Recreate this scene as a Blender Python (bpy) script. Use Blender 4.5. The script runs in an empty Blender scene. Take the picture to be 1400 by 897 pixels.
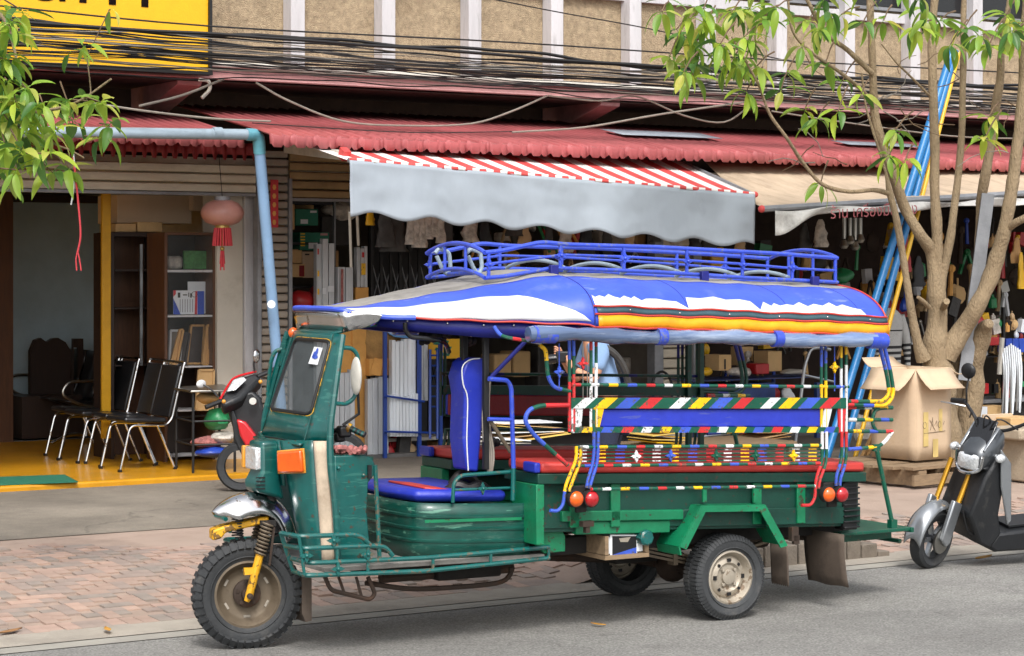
import bpy, bmesh, math, random
from mathutils import Vector, Matrix, noise as mnoise
R = math.radians
rnd = random.Random(7)
scene = bpy.context.scene
COL = scene.collection

# ------------------------------------------------------------------ camera, world, sun, exposure
# street frame: X along the street (to the right and away), Y into the shops, Z up; camera at the origin, 2 m up
YAW = R(32.5)
CS, SN = math.cos(YAW), math.sin(YAW)
FPX, HOR, CX, EYE = 2950.0, 368.0, 700.0, 2.0
cam_d = bpy.data.cameras.new('camera')
cam_d.sensor_width = 36.0
cam_d.lens = 36.0 * FPX / 1400.0
cam_d.shift_y = -(448.5 - HOR) / 1400.0
cam_d.clip_start = 0.1
cam_d.clip_end = 3000
cam = bpy.data.objects.new('camera', cam_d)
COL.objects.link(cam)
cam.location = (0, 0, EYE)
cam.rotation_euler = (R(90), 0, -(math.pi / 2 - math.atan2(CS, SN)))
scene.camera = cam

SUN_EL, SUN_AZ = R(50), R(206)          # azimuth measured clockwise from +Y
world = bpy.data.worlds.new('World')
scene.world = world
world.use_nodes = True
wn = world.node_tree
bg = wn.nodes['Background']
sky = wn.nodes.new('ShaderNodeTexSky')
sky.sky_type = 'NISHITA'
sky.sun_disc = False
sky.sun_elevation = SUN_EL
sky.sun_rotation = SUN_AZ
sky.dust_density = 4.0
sky.air_density = 1.0
sky.ozone_density = 0.6
hsv = wn.nodes.new('ShaderNodeHueSaturation')
hsv.inputs['Saturation'].default_value = 0.30
wn.links.new(sky.outputs[0], hsv.inputs['Color'])
wn.links.new(hsv.outputs[0], bg.inputs['Color'])
bg.inputs['Strength'].default_value = 0.15
sun_d = bpy.data.lights.new('sun', 'SUN')
sun_d.energy = 1.1
sun_d.angle = R(10)
sun_d.color = (1.0, 0.975, 0.94)
sun = bpy.data.objects.new('sun', sun_d)
COL.objects.link(sun)
sdir = Vector((math.sin(SUN_AZ) * math.cos(SUN_EL), math.cos(SUN_AZ) * math.cos(SUN_EL), math.sin(SUN_EL)))
sun.rotation_euler = (-sdir).to_track_quat('-Z', 'Y').to_euler()
sun.location = (0, 0, 30)
scene.view_settings.view_transform = 'Standard'
scene.view_settings.look = 'None'
scene.view_settings.exposure = 0.84
scene.view_settings.gamma = 1.0
scene.render.engine = 'CYCLES'
scene.cycles.max_bounces = 8
scene.cycles.caustics_reflective = False
scene.cycles.caustics_refractive = False

# ------------------------------------------------------------------ measuring helpers (photo pixel -> street metres on a known plane)
def W(px, py, Y):
    k = (px - CX) / FPX
    X = Y * (SN + k * CS) / (CS - k * SN)
    d = X * SN + Y * CS
    return Vector((X, Y, EYE - (py - HOR) * d / FPX))
def G(px, py, z=0.0):
    d = FPX * (EYE - z) / (py - HOR)
    r = (px - CX) / FPX * d
    return Vector((r * CS + d * SN, -r * SN + d * CS, z))
def DP(px, py, d):
    r = (px - CX) / FPX * d
    return Vector((r * CS + d * SN, -r * SN + d * CS, EYE - (py - HOR) * d / FPX))

# ------------------------------------------------------------------ materials
MATS = {}
def lin(c):
    return tuple(((x / 255.0) / 12.92 if x / 255.0 <= 0.04045 else (((x / 255.0) + 0.055) / 1.055) ** 2.4) for x in c)
def M(name, col=None, rough=0.6, metal=0.0, var=0.18, scale=6.0, dirt_or_glint=None, damt=0.0, dscale=3.0, bump=0.08, bscale=60.0, coat=0.0, spec=0.5, srgb=True, stretch=None, trans=0.0, sss=None):
    if col is None:
        return MATS[name]
    m = bpy.data.materials.new(name)
    MATS[name] = m
    m.use_nodes = True
    nt = m.node_tree; N = nt.nodes; L = nt.links
    b = N['Principled BSDF']
    c = lin(col) if srgb else col
    tc = N.new('ShaderNodeTexCoord')
    vec = tc.outputs['Object']
    if stretch:
        mp = N.new('ShaderNodeMapping'); mp.inputs['Scale'].default_value = stretch
        L.new(vec, mp.inputs['Vector']); vec = mp.outputs[0]
    n1 = N.new('ShaderNodeTexNoise'); n1.inputs['Scale'].default_value = scale; n1.inputs['Detail'].default_value = 6; n1.inputs['Roughness'].default_value = 0.65
    L.new(vec, n1.inputs['Vector'])
    mx = N.new('ShaderNodeMix'); mx.data_type = 'RGBA'
    lo = tuple(max(0, x * (1 - var * 1.3)) for x in c); hi = tuple(min(1, x * (1 + var)) for x in c)
    mx.inputs['A'].default_value = (*lo, 1); mx.inputs['B'].default_value = (*hi, 1)
    rp = N.new('ShaderNodeMapRange'); rp.inputs[1].default_value = 0.3; rp.inputs[2].default_value = 0.7
    L.new(n1.outputs['Fac'], rp.inputs[0]); L.new(rp.outputs[0], mx.inputs['Factor'])
    out = mx.outputs['Result']
    rough_src = None
    if dirt_or_glint:
        n2 = N.new('ShaderNodeTexNoise'); n2.inputs['Scale'].default_value = dscale; n2.inputs['Detail'].default_value = 9; n2.inputs['Roughness'].default_value = 0.72
        L.new(vec, n2.inputs['Vector'])
        r2 = N.new('ShaderNodeMapRange'); r2.inputs[1].default_value = 0.62 - damt * 0.35; r2.inputs[2].default_value = 0.80 - damt * 0.2; r2.inputs[4].default_value = min(1, 0.35 + damt)
        L.new(n2.outputs['Fac'], r2.inputs[0])
        m2 = N.new('ShaderNodeMix'); m2.data_type = 'RGBA'
        m2.inputs['B'].default_value = (*lin(dirt_or_glint), 1)
        L.new(r2.outputs[0], m2.inputs['Factor']); L.new(out, m2.inputs['A'])
        out = m2.outputs['Result']
        rr = N.new('ShaderNodeMapRange'); rr.inputs[3].default_value = rough; rr.inputs[4].default_value = min(1, rough + 0.35)
        L.new(r2.outputs[0], rr.inputs[0]); L.new(rr.outputs[0], b.inputs['Roughness'])
    else:
        rr = N.new('ShaderNodeMapRange'); rr.inputs[3].default_value = max(0.02, rough * 0.8); rr.inputs[4].default_value = min(1, rough * 1.2)
        L.new(n1.outputs['Fac'], rr.inputs[0]); L.new(rr.outputs[0], b.inputs['Roughness'])
    L.new(out, b.inputs['Base Color'])
    b.inputs['Metallic'].default_value = metal
    b.inputs['Specular IOR Level'].default_value = spec
    if coat: b.inputs['Coat Weight'].default_value = coat; b.inputs['Coat Roughness'].default_value = 0.12
    if trans: b.inputs['Transmission Weight'].default_value = trans
    if bump:
        n3 = N.new('ShaderNodeTexNoise'); n3.inputs['Scale'].default_value = bscale; n3.inputs['Detail'].default_value = 5
        L.new(vec, n3.inputs['Vector'])
        bp = N.new('ShaderNodeBump'); bp.inputs['Strength'].default_value = bump; bp.inputs['Distance'].default_value = 0.02
        L.new(n3.outputs['Fac'], bp.inputs['Height']); L.new(bp.outputs[0], b.inputs['Normal'])
    return m
def glass(name, tint, alpha, rough=0.05):
    m = bpy.data.materials.new(name); MATS[name] = m; m.use_nodes = True
    nt = m.node_tree; N = nt.nodes; L = nt.links
    b = N['Principled BSDF']; out = N['Material Output']
    b.inputs['Base Color'].default_value = (*lin(tint), 1); b.inputs['Roughness'].default_value = rough
    tr = N.new('ShaderNodeBsdfTransparent'); mx = N.new('ShaderNodeMixShader')
    n = N.new('ShaderNodeTexNoise'); n.inputs['Scale'].default_value = 9; n.inputs['Detail'].default_value = 6
    mr = N.new('ShaderNodeMapRange'); mr.inputs[3].default_value = alpha * 0.7; mr.inputs[4].default_value = min(1, alpha * 1.35)
    tc = N.new('ShaderNodeTexCoord'); L.new(tc.outputs['Object'], n.inputs['Vector'])
    L.new(n.outputs['Fac'], mr.inputs[0]); L.new(mr.outputs[0], mx.inputs[0])
    L.new(tr.outputs[0], mx.inputs[1]); L.new(b.outputs[0], mx.inputs[2]); L.new(mx.outputs[0], out.inputs['Surface'])
    return m

DUST = (120, 108, 92); GRIME = (38, 34, 30); RUST = (96, 62, 40)
M('cab_green', (3, 80, 76), 0.3, var=0.2, dirt_or_glint=(74, 92, 82), damt=0.16, dscale=5, coat=0.35, bump=0.10, bscale=9)
M('box_green', (6, 70, 60), 0.38, var=0.25, scale=9, dirt_or_glint=(110, 140, 122), damt=0.16, dscale=7, coat=0.2, bump=0.05, stretch=(1, 1, 3))
M('bed_green', (10, 118, 78), 0.45, var=0.2, dirt_or_glint=(60, 62, 50), damt=0.10, dscale=4, coat=0.1)
M('dark_green', (6, 62, 50), 0.5, var=0.2, dirt_or_glint=GRIME, damt=0.1)
M('rail_green', (8, 82, 62), 0.4, dirt_or_glint=DUST, damt=0.05, dscale=12)
M('rail_teal', (10, 90, 86), 0.35, dirt_or_glint=(120, 130, 120), damt=0.10, dscale=14, coat=0.3)
M('canopy_blue', (60, 88, 206), 0.4, var=0.16, scale=3, dirt_or_glint=(120, 132, 186), damt=0.16, dscale=4, bump=0.35, bscale=6)
M('rack_blue', (50, 76, 190), 0.35, var=0.15, dirt_or_glint=(120, 130, 160), damt=0.12, dscale=16, coat=0.3)
M('navy', (20, 26, 110), 0.5, dirt_or_glint=GRIME, damt=0.05)
M('canvas_grey', (138, 134, 128), 0.75, var=0.25, dirt_or_glint=(86, 82, 76), damt=0.28, dscale=4, bump=0.3, bscale=9)
M('vinyl_white', (222, 224, 226), 0.5, var=0.07, dirt_or_glint=(150, 148, 146), damt=0.16, dscale=3, bump=0.25, bscale=6)
M('vinyl_orange', (240, 160, 20), 0.45, var=0.18, scale=9, bump=0.25, bscale=14)
M('piping_red', (190, 60, 50), 0.55)
M('strip_green', (52, 80, 88), 0.4)
M('stripe_red', (200, 44, 48), 0.4, dirt_or_glint=(140, 110, 100), damt=0.05, dscale=15)
M('stripe_blue', (58, 88, 190), 0.4, dirt_or_glint=(130, 130, 140), damt=0.05, dscale=15)
M('stripe_yellow', (240, 186, 16), 0.4, dirt_or_glint=(150, 120, 70), damt=0.05, dscale=15)
M('stripe_white', (214, 216, 216), 0.4, dirt_or_glint=(140, 140, 135), damt=0.07, dscale=15)
M('seat_blue', (38, 54, 172), 0.42, var=0.12, bump=0.12, bscale=25, dirt_or_glint=(70, 80, 160), damt=0.05)
M('seat_red', (192, 60, 54), 0.45, var=0.14, bump=0.15, bscale=14, dirt_or_glint=(130, 66, 56), damt=0.16)
M('maroon', (128, 20, 28), 0.5, bump=0.1)
M('chrome', (205, 205, 206), 0.16, metal=1.0, var=0.1, dirt_or_glint=(120, 112, 100), damt=0.06, dscale=6, bump=0.03, bscale=9)
M('steel', (170, 168, 162), 0.3, metal=1.0, var=0.15, dirt_or_glint=(110, 100, 86), damt=0.12, dscale=5, bump=0.05, bscale=6)
M('alu', (186, 190, 194), 0.35, metal=0.9, var=0.12, bump=0.02)
M('rubber', (44, 46, 48), 0.7, var=0.25, dirt_or_glint=(104, 100, 94), damt=0.16, dscale=7, bump=0.15, bscale=60)
M('rubber_old', (56, 58, 60), 0.75, var=0.22, dirt_or_glint=(112, 108, 102), damt=0.14, dscale=6, bump=0.12, bscale=50)
M('rim_brown', (104, 92, 76), 0.6, metal=0.3, dirt_or_glint=(64, 50, 38), damt=0.2, dscale=8)
M('rim_silver', (176, 166, 150), 0.5, metal=0.4, dirt_or_glint=(108, 92, 76), damt=0.18, dscale=9)
M('iron', (62, 50, 42), 0.75, metal=0.3, dirt_or_glint=RUST, damt=0.3, dscale=9)
M('flap', (92, 80, 70), 0.85, var=0.2, dirt_or_glint=(54, 48, 44), damt=0.25, dscale=7)
M('yellow_iron', (222, 164, 30), 0.5, dirt_or_glint=(80, 60, 36), damt=0.22, dscale=14)
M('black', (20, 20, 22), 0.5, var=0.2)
M('black_gloss', (16, 16, 18), 0.18, coat=0.5)
M('soot', (30, 27, 25), 0.85, var=0.3, dirt_or_glint=(70, 58, 46), damt=0.15)
M('lamp_orange', (232, 96, 18), 0.15, coat=0.6, bump=0.1, bscale=120)
M('lamp_red', (176, 22, 30), 0.12, coat=0.6, bump=0.05, bscale=120)
M('lamp_clear', (225, 228, 230), 0.08, metal=0.5, coat=0.6, bump=0.4, bscale=50)
M('lamp_amber', (218, 150, 50), 0.2, coat=0.5)
M('beige_patch', (186, 168, 146), 0.6, var=0.22, scale=9, dirt_or_glint=(140, 118, 96), damt=0.3, dscale=7)
glass('windshield', (104, 110, 112), 0.5, 0.04)
glass('cabinet_glass', (130, 138, 140), 0.12, 0.05)
glass('plastic_film', (215, 222, 228), 0.45, 0.22)
M('curtain_plastic', (92, 112, 148), 0.14, var=0.4, scale=2.5, coat=0.7, bump=0.35, bscale=7, stretch=(0.3, 1, 3), dirt_or_glint=(200, 212, 226), damt=0.3, dscale=3)  # the pale blotches paint the white highlights of the rolled plastic into its colour

def chips(name, col, thr=.66, sc_=34.0, scr=False):
    # paint chips, scratches and rust spots of their own shape, scattered over the paint
    nt = MATS[name].node_tree; N = nt.nodes; L = nt.links; b = N['Principled BSDF']
    src = b.inputs['Base Color'].links[0].from_socket
    tc = N.new('ShaderNodeTexCoord'); n = N.new('ShaderNodeTexNoise'); n.inputs['Scale'].default_value = sc_; n.inputs['Detail'].default_value = 4; n.inputs['Roughness'].default_value = .6
    n2 = N.new('ShaderNodeTexNoise'); n2.inputs['Scale'].default_value = 3.0; n2.inputs['Detail'].default_value = 3
    if scr:
        mp = N.new('ShaderNodeMapping'); mp.inputs['Scale'].default_value = (.25, .5, 2.2); mp.inputs['Rotation'].default_value = (.3, .5, 0); L.new(tc.outputs['Object'], mp.inputs['Vector']); L.new(mp.outputs[0], n.inputs['Vector'])
    else: L.new(tc.outputs['Object'], n.inputs['Vector'])
    L.new(tc.outputs['Object'], n2.inputs['Vector'])
    ad = N.new('ShaderNodeMath'); ad.operation = 'MULTIPLY_ADD'; L.new(n2.outputs['Fac'], ad.inputs[0]); ad.inputs[1].default_value = .35; L.new(n.outputs['Fac'], ad.inputs[2])
    r_ = N.new('ShaderNodeMapRange'); r_.inputs[1].default_value = thr + .17; r_.inputs[2].default_value = thr + .20; r_.inputs[4].default_value = .85
    L.new(ad.outputs[0], r_.inputs[0])
    mx = N.new('ShaderNodeMix'); mx.data_type = 'RGBA'; L.new(r_.outputs[0], mx.inputs['Factor']); L.new(src, mx.inputs['A']); mx.inputs['B'].default_value = (*lin(col), 1)
    L.new(mx.outputs['Result'], b.inputs['Base Color'])
chips('cab_green', (40, 100, 92), .60, 18, True); chips('cab_green', (70, 52, 38), .655, 30)
chips('box_green', (84, 136, 116), .60, 14, True); chips('bed_green', (66, 50, 38), .62, 26)
chips('dark_green', (62, 50, 40), .62, 26); chips('rail_teal', (96, 84, 66), .58, 40); chips('rack_blue', (96, 104, 140), .61, 40)
for n_ in ('stripe_red', 'stripe_blue', 'stripe_yellow', 'stripe_white', 'rail_green'): chips(n_, (84, 78, 66), .60, 44)
chips('yellow_iron', (70, 50, 32), .54, 24); chips('seat_blue', (70, 80, 160), .63, 22, True); chips('canopy_blue', (110, 126, 200), .62, 12, True)
chips('chrome', (110, 92, 72), .63, 20); chips('rim_silver', (120, 100, 80), .61, 22)

# ------------------------------------------------------------------ mesh builder
def lerp(a, b, t): return a + (b - a) * t
def fillet(pts, r, k=5):
    pts = [Vector(p) for p in pts]
    out = [pts[0]]
    for i in range(1, len(pts) - 1):
        a, b, c = pts[i - 1], pts[i], pts[i + 1]
        d1, d2 = (a - b), (c - b)
        l = min(r, d1.length * 0.48, d2.length * 0.48)
        p0 = b + d1.normalized() * l; p1 = b + d2.normalized() * l
        for j in range(k + 1):
            t = j / k
            out.append((1 - t) ** 2 * p0 + 2 * t * (1 - t) * b + t * t * p1)
    out.append(pts[-1])
    return out
def catmull(pts, k=6):
    pts = [Vector(p) for p in pts]
    P = [pts[0] * 2 - pts[1]] + pts + [pts[-1] * 2 - pts[-2]]
    out = []
    for i in range(1, len(P) - 2):
        for j in range(k):
            t = j / k
            a, b, c, d = P[i - 1], P[i], P[i + 1], P[i + 2]
            out.append(0.5 * ((2 * b) + (c - a) * t + (2 * a - 5 * b + 4 * c - d) * t * t + (3 * b - a - 3 * c + d) * t ** 3))
    out.append(pts[-1])
    return out
class MB:
    def __init__(s):
        s.v = []; s.f = []; s.m = []
    def add(s, vs, fs, mi=0):
        o = len(s.v)
        s.v.extend([Vector(v) for v in vs])
        for i, f in enumerate(fs):
            s.f.append(tuple(x + o for x in f)); s.m.append(mi if isinstance(mi, int) else mi[i])
        return s
    def box(s, c, d, mi=0, M3=None):
        c = Vector(c); hx, hy, hz = d[0] / 2, d[1] / 2, d[2] / 2
        vs = [Vector((x, y, z)) for z in (-hz, hz) for x, y in ((-hx, -hy), (hx, -hy), (hx, hy), (-hx, hy))]
        if M3 is not None: vs = [M3 @ v for v in vs]
        return s.add([c + v for v in vs], [(3, 2, 1, 0), (4, 5, 6, 7), (0, 1, 5, 4), (1, 2, 6, 5), (2, 3, 7, 6), (3, 0, 4, 7)], mi)
    def prism(s, poly, off, mi=0):
        off = Vector(off); n = len(poly); poly = [Vector(p) for p in poly]
        vs = poly + [p + off for p in poly]
        fs = [tuple(range(n - 1, -1, -1)), tuple(range(n, 2 * n))] + [(i, (i + 1) % n, n + (i + 1) % n, n + i) for i in range(n)]
        return s.add(vs, fs, mi)
    def bar(s, a, b, w, h, up=(0, 0, 1), mi=0):
        a = Vector(a); b = Vector(b); d = (b - a).normalized(); up = Vector(up)
        x = d.cross(up)
        if x.length < 1e-4: x = d.cross(Vector((1, 0, 0)))
        x.normalize(); y = x.cross(d)
        q = [x * (w / 2) + y * (h / 2), -x * (w / 2) + y * (h / 2), -x * (w / 2) - y * (h / 2), x * (w / 2) - y * (h / 2)]
        return s.prism([a + e for e in q], b - a, mi)
    def tube(s, path, r, n=8, mi=0, caps=True, pat=None):
        P = [Vector(p) for p in path]
        P = [p for i, p in enumerate(P) if i == 0 or (p - P[i - 1]).length > 1e-6]
        if len(P) < 2: return s
        if pat:                                              # painted bands: split the path at the band ends
            off, seq = pat; tot = sum(l for l, _ in seq)
            Q = [P[0]]; mats = []; pos = off % tot
            for i in range(1, len(P)):
                a, b = P[i - 1], P[i]; L = (b - a).length; done = 0.0
                while True:
                    acc = 0.0
                    for l, mm in seq:
                        if pos < acc + l - 1e-7: break
                        acc += l
                    rem = acc + l - pos
                    if done + rem >= L - 1e-6:
                        mats.append(mm); Q.append(b); pos = (pos + (L - done)) % tot; break
                    done += rem; mats.append(mm); Q.append(a.lerp(b, done / L)); pos = (pos + rem) % tot
            P = Q
        else:
            mats = None
        rr = r if isinstance(r, (list, tuple)) else None
        t0 = (P[1] - P[0]).normalized()
        ref = Vector((0, 0, 1)) if abs(t0.z) < 0.9 else Vector((1, 0, 0))
        x = t0.cross(ref).normalized()
        vs = []; k = len(P)
        for i in range(k):
            if i == 0: t = t0
            elif i == k - 1: t = (P[-1] - P[-2]).normalized()
            else:
                t = (P[i + 1] - P[i]).normalized() + (P[i] - P[i - 1]).normalized()
                if t.length < 1e-6: t = (P[i] - P[i - 1])
                t.normalize()
            x = (x - t * x.dot(t))
            if x.length < 1e-6: x = t.orthogonal()
            x.normalize(); y = t.cross(x)
            ri = rr[min(len(rr) - 1, int(i * len(rr) / k))] if rr and len(rr) != k else (rr[i] if rr else r)
            for j in range(n):
                a = 2 * math.pi * j / n
                vs.append(P[i] + (x * math.cos(a) + y * math.sin(a)) * ri)
        fs = []; ms = []
        for i in range(k - 1):
            mm = mats[i] if mats else mi
            for j in range(n):
                fs.append((i * n + j, i * n + (j + 1) % n, (i + 1) * n + (j + 1) % n, (i + 1) * n + j)); ms.append(mm)
        if caps:
            fs.append(tuple(range(n - 1, -1, -1))); ms.append(ms[0])
            fs.append(tuple((k - 1) * n + j for j in range(n))); ms.append(ms[-2])
        return s.add(vs, fs, ms)
    def lathe(s, prof, c, axis=(0, 0, 1), n=24, mi=0, closed=False, a0=0.0, a1=2 * math.pi, xref=None):
        c = Vector(c); ax = Vector(axis).normalized()
        x = Vector(xref) if xref else (Vector((0, 0, 1)) if abs(ax.z) < 0.9 else Vector((1, 0, 0)))
        x = (x - ax * x.dot(ax)).normalized(); y = ax.cross(x)
        full = abs(a1 - a0 - 2 * math.pi) < 1e-6
        nn = n if full else n + 1
        vs = []
        for (r, h) in prof:
            for j in range(nn):
                a = a0 + (a1 - a0) * j / n
                vs.append(c + ax * h + (x * math.cos(a) + y * math.sin(a)) * r)
        fs = []; ms = []
        k = len(prof)
        for i in range(k if closed else k - 1):
            i2 = (i + 1) % k
            for j in range(n):
                j2 = (j + 1) % nn if full else j + 1
                fs.append((i * nn + j, i * nn + j2, i2 * nn + j2, i2 * nn + j))
                ms.append(mi if isinstance(mi, int) else mi[i])
        return s.add(vs, fs, ms)
    def ball(s, c, r, nu=12, nv=8, mi=0, M3=None):
        c = Vector(c); r = (r, r, r) if isinstance(r, (int, float)) else r
        vs = []; fs = []
        for i in range(nv + 1):
            th = math.pi * i / nv
            for j in range(nu):
                ph = 2 * math.pi * j / nu
                v = Vector((r[0] * math.sin(th) * math.cos(ph), r[1] * math.sin(th) * math.sin(ph), r[2] * math.cos(th)))
                vs.append(c + (M3 @ v if M3 is not None else v))
        for i in range(nv):
            for j in range(nu):
                fs.append((i * nu + j, (i + 1) * nu + j, (i + 1) * nu + (j + 1) % nu, i * nu + (j + 1) % nu))
        return s.add(vs, fs, mi)
    def grid(s, fn, nu, nv, mi=0, mf=None):
        vs = [fn(i / nu, j / nv) for i in range(nu + 1) for j in range(nv + 1)]
        fs = []; ms = []
        for i in range(nu):
            for j in range(nv):
                a = i * (nv + 1) + j
                fs.append((a, a + nv + 1, a + nv + 2, a + 1)); ms.append(mf(i, j) if mf else mi)
        return s.add(vs, fs, ms)
    def build(s, name, mats, parent=None, local=False, solid=0, bevel=0, smooth=35, pivot=None, subsurf=0, weld=False):
        me = bpy.data.meshes.new(name)
        mats = mats if isinstance(mats, (list, tuple)) else [mats]
        mats = [MATS[m] if isinstance(m, str) else m for m in mats]
        vs = s.v
        o = bpy.data.objects.new(name, me)
        COL.objects.link(o)
        if parent is not None:
            o.parent = parent
            if not local:
                inv = wmat(parent).inverted(); vs = [inv @ v for v in vs]
        else:
            if pivot is None:
                xs = [v.x for v in vs]; ys = [v.y for v in vs]; zs = [v.z for v in vs]
                pivot = Vector(((min(xs) + max(xs)) / 2, (min(ys) + max(ys)) / 2, min(zs)))
            pivot = Vector(pivot)
            o.location = pivot; vs = [v - pivot for v in vs]
        me.from_pydata([tuple(v) for v in vs], [], s.f)
        for m in mats: me.materials.append(m)
        if len(mats) > 1: me.polygons.foreach_set('material_index', s.m)
        if weld:
            bm = bmesh.new(); bm.from_mesh(me); bmesh.ops.remove_doubles(bm, verts=bm.verts, dist=1e-4); bm.to_mesh(me); bm.free()
        me.polygons.foreach_set('use_smooth', [smooth > 0] * len(me.polygons))
        if smooth > 0: me.set_sharp_from_angle(angle=R(smooth))
        me.update()
        if bevel:
            bv = o.modifiers.new('bevel', 'BEVEL'); bv.width = bevel; bv.segments = 2; bv.limit_method = 'ANGLE'; bv.angle_limit = R(40); bv.harden_normals = False
        if solid:
            so = o.modifiers.new('solid', 'SOLIDIFY'); so.thickness = solid; so.offset = 0
        if subsurf:
            ss = o.modifiers.new('sub', 'SUBSURF'); ss.levels = subsurf; ss.render_levels = subsurf
        return o
def wmat(o):
    m = o.matrix_basis.copy()
    return wmat(o.parent) @ m if o.parent else m
def tag(o, label=None, cat=None, group=None, kind=None):
    if label: o['label'] = label
    if cat: o['category'] = cat
    if group: o['group'] = group
    if kind: o['kind'] = kind
    return o
def thing(name, label, cat, loc=(0, 0, 0), rz=0.0, group=None):
    o = bpy.data.objects.new(name, None)
    COL.objects.link(o); o.empty_display_size = 0.2
    o.location = loc; o.rotation_euler = (0, 0, rz)
    return tag(o, label, cat, group)
def copy_tree(o, parent=None):
    c = o.copy(); COL.objects.link(c)
    if parent is not None: c.parent = parent
    for ch in o.children: copy_tree(ch, c)
    return c
def text_mesh(mb, body, origin, xdir, ydir, size, mi=0, depth=0.0, align='LEFT', shear=0.0):
    cu = bpy.data.curves.new('text', 'FONT'); cu.body = body; cu.size = size; cu.align_x = align; cu.shear = shear
    cu.resolution_u = 3
    o = bpy.data.objects.new('text', cu); COL.objects.link(o)
    me = o.to_mesh()
    x = Vector(xdir).normalized(); y = Vector(ydir).normalized(); z = x.cross(y); og = Vector(origin)
    mb.add([og + x * v.co.x + y * v.co.y + z * depth for v in me.vertices], [tuple(p.vertices) for p in me.polygons], mi)
    o.to_mesh_clear(); bpy.data.objects.remove(o); bpy.data.curves.remove(cu)
    return mb

def speck(m, sc_, amt):
    nt = m.node_tree; N = nt.nodes; L = nt.links; b = N['Principled BSDF']
    src = b.inputs['Base Color'].links[0].from_socket
    v = N.new('ShaderNodeTexNoise'); v.inputs['Scale'].default_value = sc_; v.inputs['Detail'].default_value = 2
    tc = N.new('ShaderNodeTexCoord'); L.new(tc.outputs['Object'], v.inputs['Vector'])
    r_ = N.new('ShaderNodeMapRange'); r_.inputs[1].default_value = .35; r_.inputs[2].default_value = .65; r_.inputs[3].default_value = 1 - amt; r_.inputs[4].default_value = 1 + amt
    L.new(v.outputs['Fac'], r_.inputs[0])
    mm = N.new('ShaderNodeMix'); mm.data_type = 'RGBA'; mm.blend_type = 'MULTIPLY'; mm.inputs['Factor'].default_value = 1
    L.new(src, mm.inputs['A']); L.new(r_.outputs[0], mm.inputs['B']); L.new(mm.outputs['Result'], b.inputs['Base Color'])
def cracks(m, sc_, amt):
    nt = m.node_tree; N = nt.nodes; L = nt.links; b = N['Principled BSDF']
    src = b.inputs['Base Color'].links[0].from_socket
    tc = N.new('ShaderNodeTexCoord'); nz = N.new('ShaderNodeTexNoise'); nz.inputs['Scale'].default_value = 1.7; nz.inputs['Detail'].default_value = 6
    L.new(tc.outputs['Object'], nz.inputs['Vector'])
    ad = N.new('ShaderNodeMix'); ad.data_type = 'RGBA'; ad.blend_type = 'LINEAR_LIGHT'; ad.inputs['Factor'].default_value = .5
    L.new(tc.outputs['Object'], ad.inputs['A']); L.new(nz.outputs['Color'], ad.inputs['B'])
    v = N.new('ShaderNodeTexVoronoi'); v.feature = 'DISTANCE_TO_EDGE'; v.inputs['Scale'].default_value = sc_
    L.new(ad.outputs['Result'], v.inputs['Vector'])
    r_ = N.new('ShaderNodeMapRange'); r_.inputs[1].default_value = .0; r_.inputs[2].default_value = .006; r_.inputs[3].default_value = 1 - amt; r_.inputs[4].default_value = 1
    L.new(v.outputs['Distance'], r_.inputs[0])
    n2 = N.new('ShaderNodeTexNoise'); n2.inputs['Scale'].default_value = .55; n2.inputs['Detail'].default_value = 7; n2.inputs['Roughness'].default_value = .7; L.new(tc.outputs['Object'], n2.inputs['Vector'])
    r2 = N.new('ShaderNodeMapRange'); r2.inputs[1].default_value = .38; r2.inputs[2].default_value = .6; r2.inputs[3].default_value = .80; r2.inputs[4].default_value = 1.08; L.new(n2.outputs['Fac'], r2.inputs[0])
    pr = N.new('ShaderNodeMath'); pr.operation = 'MULTIPLY'; L.new(r_.outputs[0], pr.inputs[0]); L.new(r2.outputs[0], pr.inputs[1])
    mm = N.new('ShaderNodeMix'); mm.data_type = 'RGBA'; mm.blend_type = 'MULTIPLY'; mm.inputs['Factor'].default_value = 1
    L.new(src, mm.inputs['A']); L.new(pr.outputs[0], mm.inputs['B']); L.new(mm.outputs['Result'], b.inputs['Base Color'])
# ------------------------------------------------------------------ the setting: ground, road, pavement, shop row
M('asphalt', (150, 148, 143), 0.85, var=0.10, scale=1.6, dirt_or_glint=(112, 109, 104), damt=0.22, dscale=0.9, bump=0.9, bscale=170)
speck(MATS['asphalt'], 70, 0.30)
speck(MATS['asphalt'], 22, 0.10)
cracks(MATS['asphalt'], .42, .22)
M('concrete_apron', (126, 118, 106), 0.85, var=0.2, scale=1.3, dirt_or_glint=(92, 86, 78), damt=0.3, dscale=0.8, bump=0.25, bscale=60)
speck(MATS['concrete_apron'], 120, 0.16)
cracks(MATS['concrete_apron'], .3, .35)
M('gutter', (158, 150, 138), 0.85, var=0.16, scale=2.5, dirt_or_glint=(112, 104, 94), damt=0.3, dscale=1.4, bump=0.3, bscale=70)
M('mortar', (160, 140, 126), 0.9, var=0.2, scale=3, dirt_or_glint=(132, 120, 110), damt=.3, dscale=1.5, bump=0.3)
for i, cc in enumerate([(170, 144, 130), (162, 138, 124), (150, 134, 124), (142, 131, 122), (178, 150, 134)]):
    M('brick%d' % i, cc, 0.85, var=0.16, scale=5, dirt_or_glint=(144, 132, 120), damt=0.34, dscale=1.3, bump=0.3, bscale=60)
M('kerb_stone', (126, 116, 104), 0.85, var=0.25, scale=5, dirt_or_glint=(72, 66, 60), damt=0.3, dscale=4, bump=0.4)
M('line_white', (160, 156, 146), 0.8, dirt_or_glint=(116, 112, 106), damt=0.5, dscale=3)
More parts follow.
